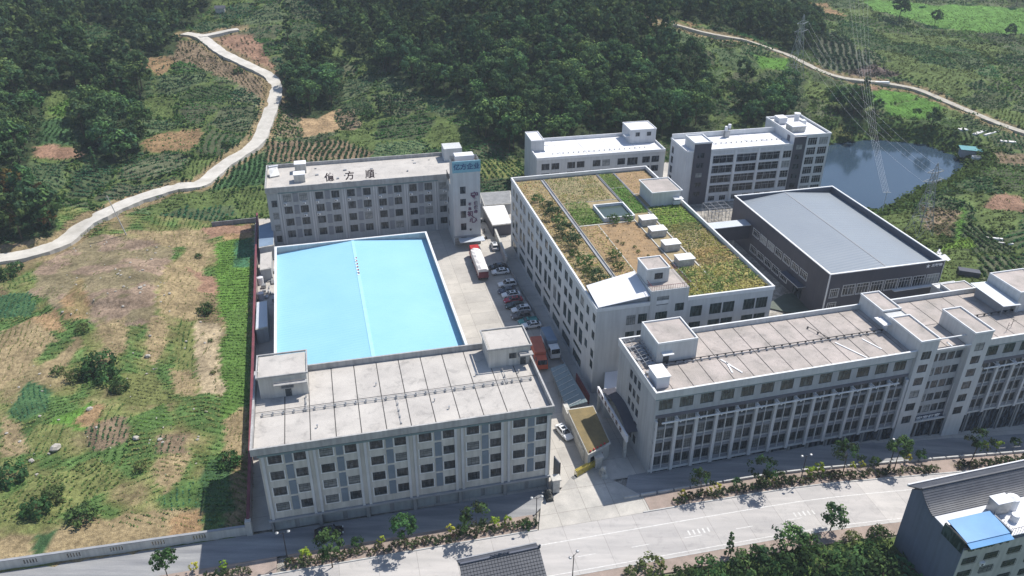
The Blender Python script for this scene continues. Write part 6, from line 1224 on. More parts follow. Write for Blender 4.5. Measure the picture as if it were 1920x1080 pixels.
# ------------------------------------------------------------------ street planting
ZR = lambda p: float(h0(np.array([p[0]]), np.array([p[1]]))[0]) + .1
YS = proto('yellow_green_shrub', 0, h=2, rx=.95, rz=1.0, zc=1.3, nc=20, per=26, size=.26, cols=YG, r=.05, th=1.3, seed=91, low=-.6); YY = proto('yellow_green_shrub', 0, h=2, rx=.8, rz=1.0, zc=1.3, nc=18, per=24, size=.24, cols=YE, r=.05, th=1.3, seed=92, low=-.6)
GS = proto('green_shrub', 0, h=2, rx=1.1, rz=1.0, zc=1.2, nc=20, per=26, size=.28, cols=MG, r=.05, th=1.3, seed=93, low=-.6)
def pos(x, y): p = px(x, y, -.1); q = ZR(p); return px(x, y, q)
def anchor(x, y, hz):   # foot below a crown seen at (x,y), crown centre hz above ground
    p = px(x, y, hz); z = ZR(p); p = px(x, y, z + hz); return (p[0], p[1], z)
for (x, y, p, s, l) in [(305, 1050, ST[0], 1.0, 'street tree in the bed nearest the lower left corner'), (617, 1018, ST[0], 1.15, 'street tree in front of the dark car'), (755, 985, ST[0], 1.15, 'fullest green street tree in front of the shuttered workshop block'), (893, 962, ST[1], 1.2, 'shaded street tree left of the bright yellow green pair'), (1318, 895, ST[1], .95, 'thin shaded street tree at the left end of the street block bed'), (1432, 873, ST[1], 1.15, 'second thin shaded street tree in front of the street block'), (1592, 845, ST[1], 1.2, 'street tree with a sparse crown right of the lamp by the street block'), (1690, 838, ST[0], 1.15, 'full dark green street tree left of the paved gap'), (1838, 820, ST[1], 1.1, 'shaded street tree near the right edge')]:
    s *= 1.12; q = anchor(x, y, 4.0 * s); put(p, q, rnd.uniform(0, 6), s, l, 'tree')
for (x, y, p, s, l) in [(572, 1038, YS, 1.05, 'bright yellow green round shrub at the left end of the bed'), (670, 1015, GS, .9, 'mid green shrub between two street trees'), (714, 1012, YY, .8, 'small pale yellow shrub left of the fullest street tree'), (845, 990, YY, .9, 'yellow shrub right of the fullest street tree'), (866, 992, GS, .9, 'green shrub beside the yellow one'), (928, 978, YS, .95, 'left one of the two bright yellow green shrubs by the driveway'), (952, 974, YS, .8, 'right one of the two bright yellow green shrubs by the driveway'), (988, 985, GS, .8, 'low green shrub at the driveway end of the bed'),
    (362, 1062, YY, .9, 'pale shrub near the lower left tree'), (418, 1058, YS, .75, 'small yellow green shrub in the lower left bed'), (1279, 925, YY, .85, 'lone yellow shrub at the left end of the street block bed'), (1330, 918, YY, .65, 'smaller yellow shrub of the left pair'), (1345, 912, YY, .85, 'taller yellow shrub of the left pair'), (1384, 905, GS, .9, 'green shrub right of the yellow pair'), (1427, 900, GS, .8, 'green shrub left of a pale one'), (1445, 897, YY, .9, 'pale yellow green shrub in the middle of the bed'), (1466, 895, GS, 1.05, 'broad green shrub right of the pale one'), (1522, 882, YS, 1.0, 'left half of the brightest yellow shrub pair by the lamp'), (1537, 876, YS, 1.0, 'right half of the brightest yellow shrub pair by the lamp'),
    (1600, 872, YY, .8, 'yellow shrub below the sparse street tree'), (1617, 870, YY, .75, 'second yellow shrub below the sparse street tree'), (1640, 865, GS, 1.0, 'dark green shrub between two yellow ones'), (1702, 858, YY, .9, 'yellow shrub below the full dark tree'), (1728, 852, GS, 1.0, 'green shrub by the paved gap'), (1848, 833, YS, .8, 'yellow green shrub right of the paved gap'), (1873, 833, YS, .95, 'wide yellow green shrub near the right edge'), (1905, 828, GS, .9, 'green shrub at the right edge')]:
    q = anchor(x, y, 1.3 * s); put(p, q, rnd.uniform(0, 6), s, l, 'shrub')
HS = [proto('hedge_shrub', 0, h=1, rx=.85, rz=.6, zc=.5, nc=14, per=22, size=.24, cols=PR if i < 2 else DS_, r=.04, th=.7, seed=95 + i, low=-.4) for i in range(3)]
def hedge(u0, u1, skip, lab, grp):
    u = u0 * 1.0
    while u < u1 - .01:
        if not any(a < u < b for a, b in skip):
            q = rf(u, 4.3 + rnd.uniform(-.35, .5)); hi = rnd.randrange(3); f_ = (u - u0) / (u1 - u0); put(HS[hi], (q[0], q[1], ZR(q)), rnd.uniform(0, 6), rnd.uniform(.8, 1.15), ('dark green' if hi == 2 else 'purplish') + ' low shrub ' + lab[int(f_ * len(lab))], 'shrub', grp)
        u += rnd.uniform(1.0, 1.5)
hedge(-60, -21, [], ['at the left end of the bed before the workshop block', 'near the dark car before the workshop block', 'by the fullest street tree', 'left of the bright yellow green pair', 'at the driveway end of the left bed'], 'hedge left of the driveway')
hedge(3.8, 80, [(5.5, 6.4), (56, 59.5)], ['at the left end of the street block bed', 'below the left yellow pair', 'below the pale yellow green shrub', 'by the lamp and brightest yellow shrubs', 'below the sparse street tree', 'left of the paved gap', 'just right of the paved gap', 'at the right end of the street block bed'], 'hedge right of the driveway'); hedge(-80, -66, [(-76, -73)], ['at the left of the lower left corner bed', 'at the right of the lower left corner bed'], 'lower left hedge')
# near side of the street
for (x, y, p, s, l) in [(1565, 965, (BT[1][0], BT[1][1], BT[1][2]), .52, 'dark round-crowned tree standing alone beside the near pavement'), (1480, 1010, BT[3], .55, 'olive bushy tree at the top of the near side thicket'), (1370, 1020, CY, .55, 'slim feathery pale green tree by the near pavement'), (1425, 1040, BT[0], .42, 'green tree in the near side thicket below the olive one'), (1220, 1062, SBB, 1.2, 'pale feathery bush left of the thicket'), (1185, 1075, SBB, .7, 'small pale bush at the bottom edge'), (1330, 1070, SB, 1.2, 'green bush at the bottom edge below the slim tree'), (1400, 1062, SB, 1.3, 'dark green bush in the thicket'), (1460, 1060, SB, 1.5, 'wide green bush in the thicket'), (1530, 1060, SB, 1.6, 'green bush in the middle of the thicket'), (1590, 1055, SB, 1.6, 'green bush in the right part of the thicket'), (1640, 1045, SB, 1.4, 'green bush left of the town house wall'), (1655, 1075, SB, 1.5, 'green bush at the foot of the town house wall'), (1520, 1020, SB, .9, 'dark bush below the lone round tree'), (1600, 1010, SBB, .8, 'brownish bush by the near pavement'), (1650, 1005, SB, .9, 'green bush at the corner by the town house'), (1285, 1078, SB, .9, 'low bush at the bottom edge')]:
    hz = {BT[1]: 6.6, BT[3]: 6.6, BT[0]: 6.6, CY: 4.6}.get(p, 6.6 if 'broad' in p[0] else 1.0) * s; q = anchor(x, y, hz); put(p, q, rnd.uniform(0, 6), s, l, 'tree' if 'tree' in p[0] else 'bush')

# ================================================================== VEHICLES
def car_proto(name, paint, suv=False, L_=4.6, pickup=False):
    t = ob(name, None); H = 1.62 if suv else 1.42; wd = .9
    # body: cross sections along x (front +x)
    X = [(-2.3, .45, .80, .78), (-2.2, .30, .92, .84), (-1.5, .28, .96, .9), (0, .27, .95, .9), (.9, .27, .93, .9), (1.7, .28, .84, .88), (2.15, .32, .70, .82), (2.3, .42, .58, .74)]
    m = MB(); n = 8
    for (x, zb, zt, w_) in X: m.v += [(x, -w_ * .9, zb), (x, -w_, zb + .12), (x, -w_, zt - .18), (x, -w_ * .86, zt), (x, w_ * .86, zt), (x, w_, zt - .18), (x, w_, zb + .12), (x, w_ * .9, zb)]
    for i in range(len(X) - 1):
        for j in range(n): k = (j + 1) % n; m.f.append((i * n + j, i * n + k, (i + 1) * n + k, (i + 1) * n + j))
    m.f.append(tuple(range(n))); m.f.append(tuple((len(X) - 1) * n + j for j in reversed(range(n))))
    if pickup:
        m.box(-2.2, -.3, -.86, -.78, .9, 1.15).box(-2.2, -.3, .78, .86, .9, 1.15)
    b = m.build('body', paint, t); b.data.polygons.foreach_set('use_smooth', [False] * len(b.data.polygons))
    xb, xf_ = (-2.05, 1.05) if suv else (-1.85, 1.05); rb, rf2 = (-1.75, .25) if suv else (-1.15, .25)
    if pickup: xb, rb = -.35, -.2
    g = MB().hexa([(xb, -.80, .90), (xf_, -.80, .90), (xf_, .80, .90), (xb, .80, .90)], [(rb, -.62, H - .06), (rf2, -.62, H - .06), (rf2, .62, H - .06), (rb, .62, H - .06)]).build('window', 'glass_dark', t)
    rm = MB().hexa([(rb - .03, -.64, H - .07), (rf2 + .03, -.64, H - .07), (rf2 + .03, .64, H - .07), (rb - .03, .64, H - .07)], [(rb + .1, -.58, H), (rf2 - .08, -.58, H), (rf2 - .08, .58, H), (rb + .1, .58, H)]); rm.build('roof', paint, t)
    m = MB()
    for s in (-1, 1):
        for (a, c) in (((xf_, s * .81, .9), (rf2, s * .63, H - .05)), ((xb, s * .81, .9), (rb, s * .63, H - .05)), ((-.35 if not pickup else -.3, s * .81, .9), (-.4 if not pickup else -.25, s * .63, H - .05))): m.tube(a, c, .04, n=4)
    m.build('pillar', paint, t)
    if suv or name == 'car': MB().box(-.7, .05, -.4, .4, H, H + .012).build('sunroof', 'glass_dark', t)
    for sx in (1.42, -1.38):
        for sy in (-1, 1):
            w = MB().tube((sx, sy * .70, .33), (sx, sy * .915, .33), .33, n=14).build('wheel', 'tyre', t); MB().tube((sx, sy * .9, .33), (sx, sy * .93, .33), .2, n=10).build('rim', 'metal', w)
    for sy in (-1, 1): MB().box(2.12, 2.27, sy * .62 - .16, sy * .62 + .16, .58, .72).build('headlight', 'letters_white', t); MB().box(-2.29, -2.16, sy * .64 - .14, sy * .64 + .14, .72, .84).build('tail_light', 'red', t); MB().box(.72, .92, sy * .98 - .1, sy * .98 + .08, .92, 1.05).build('mirror', paint, t)
    return t
mset('car_white', (.75, .76, .77), (.70, .71, .72), 1, .22, spec=.5); mset('car_black', (.02, .02, .025), (.015, .015, .02), 1, .2, spec=.6); mset('car_blue', (.05, .055, .09), (.04, .045, .075), 1, .25, spec=.6); mset('car_red', (.38, .02, .05), (.33, .02, .04), 1, .25, spec=.5); mset('car_green', (.04, .06, .06), (.03, .05, .05), 1, .25, spec=.5); mset('car_teal', (.08, .30, .28), (.06, .25, .24), 1, .35); mset('car_bronze', (.13, .11, .11), (.10, .09, .09), 1, .3, spec=.5)
ha = math.atan2(*(px(953, 508)[1::-1] - px(921, 511)[1::-1])[::1]) if False else R(14)
def setcar(t, x, y, rz, label, group=None, zz=.75):
    p = px(x, y, zz); t.location = (float(p[0]), float(p[1]), float(h0(np.array([p[0]]), np.array([p[1]]))[0]) + .03); t.rotation_euler = (0, 0, rz); tag(t, label, 'car', group)
CARS = {}
pk = [(933, 499, 'car_black', 0, 'black car at the far end of the parked row'), (938, 508, 'car_white', 0, 'white sedan beside the black car at the far end of the row'), (951, 531, 'car_white', 1, 'white car with a roof rack, third in the parked row'), (951, 544, 'car_blue', 0, 'dark blue car squeezed between two white cars'), (958, 551, 'car_white', 0, 'white sedan behind the red car'), (962, 561, 'car_red', 0, 'red car in the parked row'), (965, 571, 'car_green', 0, 'dark green car between the red one and a white one'), (977, 579, 'car_white', 1, 'white car with a dark sunroof, in the middle of the lower row'), (977, 591, 'car_bronze', 1, 'bronze grey estate car before the teal pickup'), (997, 608, 'car_white', 0, 'white car nearest the workshop block in the parked row')]
for (x, y, c, suv, l) in pk:
    t = CARS.get((c, suv))
    if t is None: t = CARS[(c, suv)] = car_proto('car', c, bool(suv))
    else: t = copy_tree(t)
    setcar(t, x, y, R(194), l, 'cars parked in the yard')
t = car_proto('pickup', 'car_teal', pickup=True); setcar(t, 990, 601, R(194), 'teal pickup almost hidden between two parked cars')
t = copy_tree(CARS[('car_white', 0)]); setcar(t, 1058, 809, R(-63), 'white sedan alone in the lane beside the gatehouse')
t = copy_tree(CARS[('car_black', 0)]); setcar(t, 617, 996, R(13), 'black car in the shade before the shutters')
t = car_proto('van', 'wall_pale', True); setcar(t, 927, 460, R(100), 'pale grey van parked by the boundary wall'); t['category'] = 'van'
# long lorry with white tarpaulin
def truck(x0, y0, x1, y1, cab, load, lab, cabname='cab', hz=1.4, top=3.6, cabtop=3.2, width=2.5, rough=True):
    a, b = px(x0, y0, 0), px(x1, y1, 0); d = b - a; L = float(np.hypot(d[0], d[1])); t = thing('lorry', (a[0], a[1], .03), math.atan2(d[1], d[0]), lab, 'lorry'); w = width / 2
    cl = 2.6; c = MB().hexa([(L - cl, -w, .6), (L, -w, .6), (L, w, .6), (L - cl, w, .6)], [(L - cl, -w * .95, cabtop), (L - .35, -w * .9, cabtop), (L - .35, w * .9, cabtop), (L - cl, w * .95, cabtop)]).build(cabname, cab, t)
    MB().hexa([(L - .09, -w * .82, 1.7), (L - .02, -w * .82, 1.7), (L - .02, w * .82, 1.7), (L - .09, w * .82, 1.7)], [(L - .28, -w * .8, 2.7), (L - .2, -w * .8, 2.7), (L - .2, w * .8, 2.7), (L - .28, w * .8, 2.7)]).build('windscreen', 'glass_dark', c)
    MB().box(L - cl + .5, L - .9, -w - .01, -w * .93, 1.7, 2.5).box(L - cl + .5, L - .9, w * .93, w + .01, 1.7, 2.5).build('window', 'glass_dark', c)
    MB().box(0, L - cl + .1, -w * .6, w * .6, .55, .85).build('chassis', 'dark_metal', t)
    n = int((L - cl) / 1.0); m = MB(); h = [(top - (rnd.random() * .35 if rough else 0)) for _ in range((n + 1) * 4)]
    Lc = L - cl - .25; P = []
    for i in range(n + 1):
        x = Lc * i / n
        for j, yy in enumerate((-w, -w * .45, w * .45, w)): m.v.append((x, yy, h[i * 4 + j] - (.25 if j in (0, 3) and rough else 0)))
        m.v.append((x, -w, 1.1)); m.v.append((x, w, 1.1))
    for i in range(n):
        q, s = i * 6, (i + 1) * 6
        for aa, bb in ((4, 0), (0, 1), (1, 2), (2, 3), (3, 5), (5, 4)): m.f.append((q + aa, s + aa, s + bb, q + bb))
    m.f.append((4, 0, 1, 2, 3, 5)); q = n * 6; m.f.append((q + 5, q + 3, q + 2, q + 1, q, q + 4)); m.build('load', load, t)
    MB().box(-.06, -.003, -w, w, .9, 2.6).box(0, Lc, -w - .05, -w - .003, 1.0, 1.5).box(0, Lc, w + .003, w + .05, 1.0, 1.5).build('side_board', 'maroon' if cab == 'red' else cab, t)
    xs = [1.0, 2.2, 3.4, L - 4.6, L - 1.3] if L > 12 else [1.6, L - 1.2]
    for x in xs:
        for s in (-1, 1):
            wl = MB().tube((x, s * (w - .35), .5), (x, s * (w - .02), .5), .5, n=14).build('wheel', 'tyre', t); MB().tube((x, s * (w - .03), .5), (x, s * (w), .5), .25, n=10).build('rim', 'metal', wl)
    return t
truck(907, 527, 888, 478, 'red', 'canvas_white', 'long lorry with a red cab and a load under white tarpaulin')
mset('tarp_orange', (.52, .15, .09), (.42, .12, .08), .6, .7)
truck(1004, 652, 1017, 697, 'orange', 'tarp_orange', 'orange tipper lorry half hidden beside the right stair room of the workshop block', top=3.0, cabtop=2.5, width=2.4, rough=False)
truck(1022, 636, 1042, 676, 'white_paint', 'awning_blue', 'slim box lorry with a pale blue roof and a white cab, in the lane', top=3.3, cabtop=2.6, width=2.2, rough=False)
# scooters
def scooter():
    t = ob('scooter', None); MB().hexa([(-.7, -.14, .35), (.1, -.14, .3), (.1, .14, .3), (-.7, .14, .35)], [(-.75, -.1, .75), (-.1, -.12, .7), (-.1, .12, .7), (-.75, .1, .75)]).hexa([(.1, -.15, .25), (.5, -.15, .3), (.5, .15, .3), (.1, .15, .25)], [(.35, -.15, .95), (.5, -.12, .95), (.5, .12, .95), (.35, .15, .95)]).build('body', 'dark_metal', t)
    MB().tube((.42, -.3, 1.02), (.42, .3, 1.02), .025).tube((.42, 0, .9), (.5, 0, 1.05), .03).build('handlebar', 'metal', t); MB().hexa([(-.72, -.13, .75), (0, -.13, .72), (0, .13, .72), (-.72, .13, .75)], [(-.68, -.1, .86), (-.05, -.1, .8), (-.05, .1, .8), (-.68, .1, .86)]).build('seat', 'tyre', t)
    for x in (-.55, .62): MB().tube((x, -.05, .25), (x, .05, .25), .25, n=12).build('wheel', 'tyre', t)
    return t
s0 = scooter(); first = True
for (x, y, r_, l) in [(910, 450, 60, 'dark scooter in the sun beside the sign tower'), (905, 418, 20, 'scooter parked furthest back beside the sign tower'), (908, 436, 100, 'scooter between the two others beside the sign tower')]:
    t = s0 if first else copy_tree(s0); first = False; p = px(x, y); t.location = (p[0], p[1], .03); t.rotation_euler = (0, 0, R(r_)); t.scale = (1.1, 1.1, 1.1); tag(t, l, 'scooter')
# ================================================================== WALLS, GATE, SMALL STRUCTURES
def wall_line(name, a, b, h, t, mt, label, cat='wall', cap=None, z0=None, capm='maroon'):
    a = np.array(a[:2]); b = np.array(b[:2]); d = b - a; L = float(np.hypot(*d)); r = thing(name, (a[0], a[1], tz(*a) if z0 is None else z0), math.atan2(d[1], d[0]), label, cat)
    MB().box(0, L, -t / 2, t / 2, -2.5, h).build('wall', mt, r)
    if cap: MB().box(-.05, L + .05, -t / 2 - .1, t / 2 + .1, h + .003, h + cap).build('coping', capm, r)
    return r, L
pA = px(470, 985, 0); pB = px(484, 420, 0)
r, L = wall_line('boundary_wall', px(470, 998, 0), px(485, 418, 0), 2.9, .3, 'wall_pink', 'long wall with a maroon coping between the rough plot and the blue shed', cap=.28, z0=0)
for i in range(int(L / 4)): MB().box(4 * i, 4 * i + .35, -.22, -.153, 0, 2.88).build('pier', 'wall_pink', r)
r, L = wall_line('boundary_wall', px(485, 416, 0), px(398, 425, 0), 1.4, .25, 'plinth', 'low grey wall at the back corner of the rough plot', cap=None)
# street side wall with pierced openings
a = px(-75, 1079, 0); b = px(470, 1001, 0); d = (b - a)[:2]; L = float(np.hypot(*d)); r = thing('street_wall', (a[0], a[1], 0), math.atan2(d[1], d[0]), 'pale street wall with groups of small slots and a dark coping, lower left', 'wall')
m = MB(); hs = []
for i in range(int(L / 6.2)):
    for k in range(5): hs.append((3 + 6.2 * i + k * .42, .6, 3 + 6.2 * i + k * .42 + .22, 1.45))
hs = [h for h in hs if h[2] < L - .3]
m.facade((0, -.12), (1, 0), (0, 1), L, -.5, 1.8, hs, .12); m.facade((L, .12), (-1, 0), (0, -1), L, -.5, 1.8, [(L - c, b_, L - a_, e) for a_, b_, c, e in hs], .12); m.quad((0, -.12, -.5), (0, .12, -.5), (0, .12, 1.8), (0, -.12, 1.8)); m.quad((L, -.12, -.5), (L, -.12, 1.8), (L, .12, 1.8), (L, .12, -.5)); m.build('wall', 'wall_warm', r)
MB().box(-.05, L + .05, -.22, .22, 1.803, 1.92).build('coping', 'trim_grey', r); g_ = MB()
for h in hs: g_.box(h[0] + .08, h[0] + .16, -.09, .09, h[1], h[3])
g_.build('dark_bars', 'dark_metal', r)  # dark bars added inside the slots so they read dark, not see-through
for x in (L - .5,): MB().box(x, x + .9, -.45, .45, -.5, 3.0).build('end_pillar', 'wall_warm', r)
# gatehouse
def quadthing(name, P, z0, z1, label, cat, mt, roofm, over=.3, loc=None):
    c = sum(np.array(p[:2]) for p in P) / 4; r = thing(name, (c[0], c[1], 0), 0, label, cat); Q = [np.array(p[:2]) - c for p in P]; MB().prism([tuple(q) for q in Q], z0, z1 - .3).build('wall', mt, r)
    k = lambda q, o: tuple(q * (1 + o / (np.hypot(*q) + 1e-6))); MB().prism([k(q, over) for q in Q], z1 - .297, z1).build('roof_slab', 'stone', r); MB().prism([k(q, over - .35) for q in Q], z1 + .003, z1 + .06).build('roof', roofm, r); return r, Q
r, Q = quadthing('gatehouse', [px(1103, 851, 3.6), px(1143, 829, 3.6), px(1112, 762, 3.6), px(1065, 769, 3.6)], -.1, 3.6, 'gatehouse with a mossy yellow flat roof beside the entrance gate', 'gatehouse', 'wall_warm', 'mossy')
dd = Q[1] - Q[0]; ag = math.atan2(dd[1], dd[0]); o = MB().box(.6, 1.7, -.08, .0, 1.0, 2.4).build('window', 'glass_dark', r); o.location = (Q[0][0], Q[0][1], 0); o.rotation_euler = (0, 0, ag)
o = MB().box(2.6, 3.5, -.08, .0, 0, 2.2).build('door', 'maroon', r); o.location = (Q[0][0], Q[0][1], 0); o.rotation_euler = (0, 0, ag)
fl = MB()
for i in range(5): fl.ball((.6 + i * .85, .1, 3.85), .22, .2, .22, 8, 5)
o = fl.build('flower_pots', 'red', r); o.location = (Q[0][0], Q[0][1], 0); o.rotation_euler = (0, 0, ag)
# wall strip along the gatehouse and the glazed bike shed behind it
r, L = wall_line('lane_wall', px(1098, 866, 0), px(1058, 775, 0), 2.6, .9, 'stone', 'broad low wall beside the gatehouse', z0=0)
a, b = px(1062, 762, 2.6), px(1032, 688, 2.6); d = (b - a)[:2]; L = float(np.hypot(*d)); t = thing('bicycle_shed', (a[0], a[1], 0), math.atan2(d[1], d[0]), 'long bicycle shed with a ribbed translucent roof, behind the gatehouse', 'shed')
MB().hexa([(0, 0, 2.2), (L, 0, 2.2), (L, -3.0, 3.1), (0, -4.2, 3.1)], [(0, 0, 2.27), (L, 0, 2.27), (L, -3.0, 3.17), (0, -4.2, 3.17)]).build('roof', 'shed_sheet', t)
for i in range(7): x = L * i / 6; MB().tube((x + .05, -.2, 0), (x + .05, -.2, 2.2), .05).tube((x + .05, -2.7, 0), (x + .05, -2.7, 3.0), .05).build('post', 'metal', t)
m = MB()
for i in range(8): x = L * (i + .1) / 8; m.tube((x, 0, 2.33), (x + .7, -3.1, 3.24), .04)
m.build('purlin', 'trim_white', t)
r, L = wall_line('red_fence', px(1104, 758, 0), px(1080, 716, 0), 2.2, .2, 'maroon', 'short dark red fence panel behind the gatehouse', 'fence', z0=0)
# boundary wall between yard and garden factory
r, L = wall_line('yard_wall', px(905, 385, 0), px(950, 498, 0), 2.4, .3, 'wall_warm', 'low wall between the yard and the garden factory', cap=.12, capm='stone', z0=0)
r, L = wall_line('yard_wall', px(950, 498, 0), px(1072, 712, 0), 1.2, .3, 'plinth', 'shaded low kerb wall beside the row of parked cars', z0=0)
# folding gate, pillars, stone lions, sign post
a, b = px(1080, 893, 0), px(1112, 875, 0); d = (b - a)[:2]; L = float(np.hypot(*d)); t = thing('folding_gate', (a[0], a[1], 0), math.atan2(d[1], d[0]), 'yellow folding gate drawn back at the entrance', 'gate'); m = MB()
for i in range(14): x = L * i / 13; m.box(x - .05, x + .05, -.35, -.28, .1, 1.4).box(x - .05, x + .05, .28, .35, .1, 1.4).box(x - .06, x + .06, -.28, .28, 1.3, 1.42)
m.build('lattice', 'yellow', t); m = MB()
for i in range(13): x = L * i / 13; m.tube((x, -.36, .2), (x + L / 13, -.36, 1.3), .03, n=4).tube((x, -.36, 1.3), (x + L / 13, -.36, .2), .03, n=4)
m.build('brace', 'yellow', t)
for i in (0, 6, 13): MB().tube((L * i / 13, -.4, .1), (L * i / 13, .4, .1), .1, n=8).build('wheel', 'tyre', t)
def pillar(x, y, lab, h=2.4): p = px(x, y, 0); t = thing('gate_pillar', (p[0], p[1], 0), RA, lab, 'pillar'); MB().box(-.6, .6, -.6, .6, 0, h).build('shaft', 'stone', t); MB().box(-.8, .8, -.8, .8, h + .003, h + .25).build('cap', 'wall_warm', t)
pillar(1120, 874, 'stone gate pillar beside the yellow folding gate'); pillar(1041, 920, 'stone gate pillar at the corner of the workshop block', 2.8)
def lion(x, y, lab, mt, rz):
    p = px(x, y, 0); t = thing('lion_statue', (p[0], p[1], .03), rz, lab, 'statue'); MB().box(-.55, .55, -.85, .85, 0, .7).box(-.65, .65, -.95, .95, 0, .15).build('pedestal', 'dark_stone' if mt == 'dark_stone' else 'stone', t)
    m = MB().ball((0, .3, 1.1), .38, .55, .42).ball((0, -.1, 1.35), .34, .38, .55).ball((0, -.32, 1.85), .36, .34, .36).ball((0, -.62, 1.78), .17, .2, .15).ball((0, .75, 1.3), .1, .12, .3).ball((.2, -.2, 2.12), .07, .06, .09).ball((-.2, -.2, 2.12), .07, .06, .09)
    for s in (-1, 1): m.tube((s * .22, -.35, 1.35), (s * .24, -.5, .75), .12, .1, 8).ball((s * .24, -.58, .76), .12, .18, .08); m.ball((s * .3, .35, .85), .2, .35, .2)
    m.build('lion', mt, t)
lion(1131, 891, 'white stone lion right of the driveway', 'stone', RA); lion(1029, 934, 'dark stone lion left of the driveway', 'dark_stone', RA)
p = px(1043, 905, 0); q = px(1052, 918, 0); t = thing('sign_panel', (p[0], p[1], 0), R(-62), 'tall dark narrow sign panel beside the left gate pillar', 'sign'); MB().box(-.9, .9, -.08, .08, .2, 5.2).build('panel', 'dark_tile', t); MB().box(-1.0, -.903, -.1, .1, 0, 5.3).box(.903, 1.0, -.1, .1, 0, 5.3).build('post', 'dark_metal', t)
# arched banner and canopy between the garden factory and the street block
a, b = px(1128, 742, 4.6), px(1157, 792, 4.6); d = (b - a)[:2]; L = float(np.hypot(*d)); t = thing('arched_entrance', (a[0], a[1], 0), math.atan2(d[1], d[0]), 'long white lettered beam with a dark arched canopy between the two right-hand blocks', 'entrance')
MB().box(-2, L + 5, -.2, .2, 4.0, 5.4).build('beam', 'roof_white', t); 
bb = t.children[0]
for i, ch in enumerate('宏发集团欢迎您'): text(ch, 1.05, 'letters', 'lettering', bb, (-1 + i * (L + 5) / 7, -.22, 4.7), (R(90), 0, 0), .01, bold=.03)
m = MB(); n = 10; Lc = L + 5
for i in range(n):
    x0, x1 = -1 + Lc * i / n, -1 + Lc * (i + 1) / n; z = lambda x: 5.2 + 1.6 * math.sin(math.pi * min(max((x + 1) / Lc, 0), 1)); m.hexa([(x0, .25, z(x0)), (x1, .25, z(x1)), (x1, 3.0, z(x1)), (x0, 3.0, z(x0))], [(x0, .25, z(x0) + .1), (x1, .25, z(x1) + .1), (x1, 3.0, z(x1) + .1), (x0, 3.0, z(x0) + .1)])
m.build('arched_canopy', 'dark_clad', t)
for x in (-1.5, Lc - 1): MB().box(x, x + .5, -.2, .3, 0, 3.997).build('post', 'stone', t)
quadthing('link_building', [px(1132, 745, 5), px(1160, 745, 5), px(1160, 690, 5), px(1135, 690, 5)], -.1, 4.6, 'small flat-roofed link room behind the arched canopy', 'building', 'wall_light', 'roof_white')
# sheds left of the blue roof
quadthing('storage_shed', [px(486, 465, 4.2), px(513, 460, 4.2), px(513, 418, 4.2), px(486, 425, 4.2)], -.1, 4.4, 'blue grey shed roof between the wall and the dormitory block', 'shed', 'wall_grey', 'awning_blue')
quadthing('storage_shed', [px(488, 507, 3.4), px(508, 503, 3.4), px(509, 474, 3.4), px(489, 478, 3.4)], -.1, 3.6, 'pale flat-roofed shed left of the blue roof', 'shed', 'wall_grey', 'roof_conc')
quadthing('storage_shed', [px(480, 619, 3.6), px(502, 614, 3.6), px(501, 566, 3.6), px(482, 570, 3.6)], -.1, 3.9, 'pale blue sheet-roofed lean-to beside the maroon coping', 'shed', 'wall_grey', 'canopy_sheet')
for (x, y, l) in [(489, 532, 'upper white water drum beside the blue shed'), (490, 562, 'lower white water drum beside the blue shed')]:
    p = px(x, y, 0); t = thing('water_drum', (p[0], p[1], 0), 0, l, 'drum'); MB().tube((0, 0, 0), (0, 0, 1.9), .8, n=14).build('drum', 'roof_white', t); MB().tube((0, 0, 1.9), (0, 0, 2.1), .8, .3, 14).build('lid', 'roof_white', t)
m = MB(); p = px(500, 540, 0); t = thing('scrap_pile', (p[0], p[1], 0), R(14), 'pile of metal scrap in the gap left of the blue roof', 'pile')
for i in range(26): x, y, z = rnd.uniform(-1.6, 1.6), rnd.uniform(-8, 8), rnd.uniform(0, .8); m.box(x, x + rnd.uniform(.2, 1), y, y + rnd.uniform(.2, 1.4), z * .2, z + .2)
m.build('scrap', 'metal', t, kind='stuff')
# sheds between the dormitory tower and the garden factory
quadthing('bike_park', [px(924, 423, 3.4), px(959, 419, 3.4), px(945, 386, 3.4), px(906, 389, 3.4)], -.1, 3.6, 'white sheet-roofed parking shelter right of the sign tower', 'shelter', 'dark_clad', 'roof_white')
quadthing('tiled_shed', [px(909, 386, 3.2), px(958, 382, 3.2), px(956, 359, 3.2), px(901, 363, 3.2)], -.1, 3.4, 'grey flat shed roof behind the white parking shelter', 'shed', 'wall_grey', 'plinth')
# small buildings behind the right end of the street block
def boxth(x0, y0, zz, w, d, h, lab, mt='wall_light', rm='roof_conc'):
    p = px(x0, y0, zz); t = thing('annex', (p[0], p[1], 0), R(14.9), lab, 'building'); MB().box(0, w, 0, d, -1, zz - .4).build('wall', mt, t); MB().ring(-.1, w + .1, -.1, d + .1, zz - .397, zz, .25).build('parapet', 'trim_white', t); MB().box(.2, w - .2, .2, d - .2, zz - .39, zz - .2).build('roof', rm, t)
boxth(1776, 552, 7, 6, 5, 7, 'flat-roofed annex nearest the warehouse behind the street block', rm='roof_white'); boxth(1790, 550, 8, 6.5, 4.5, 8, 'flat-roofed annex with a pinkish roof behind the street block', rm='roof_conc_pink')
drape('service_yard', [px(1765, 560)[:2], px(1880, 545)[:2], px(1800, 505)[:2], px(1760, 470)[:2], px(1745, 490)[:2]], .05, 'roof_white')
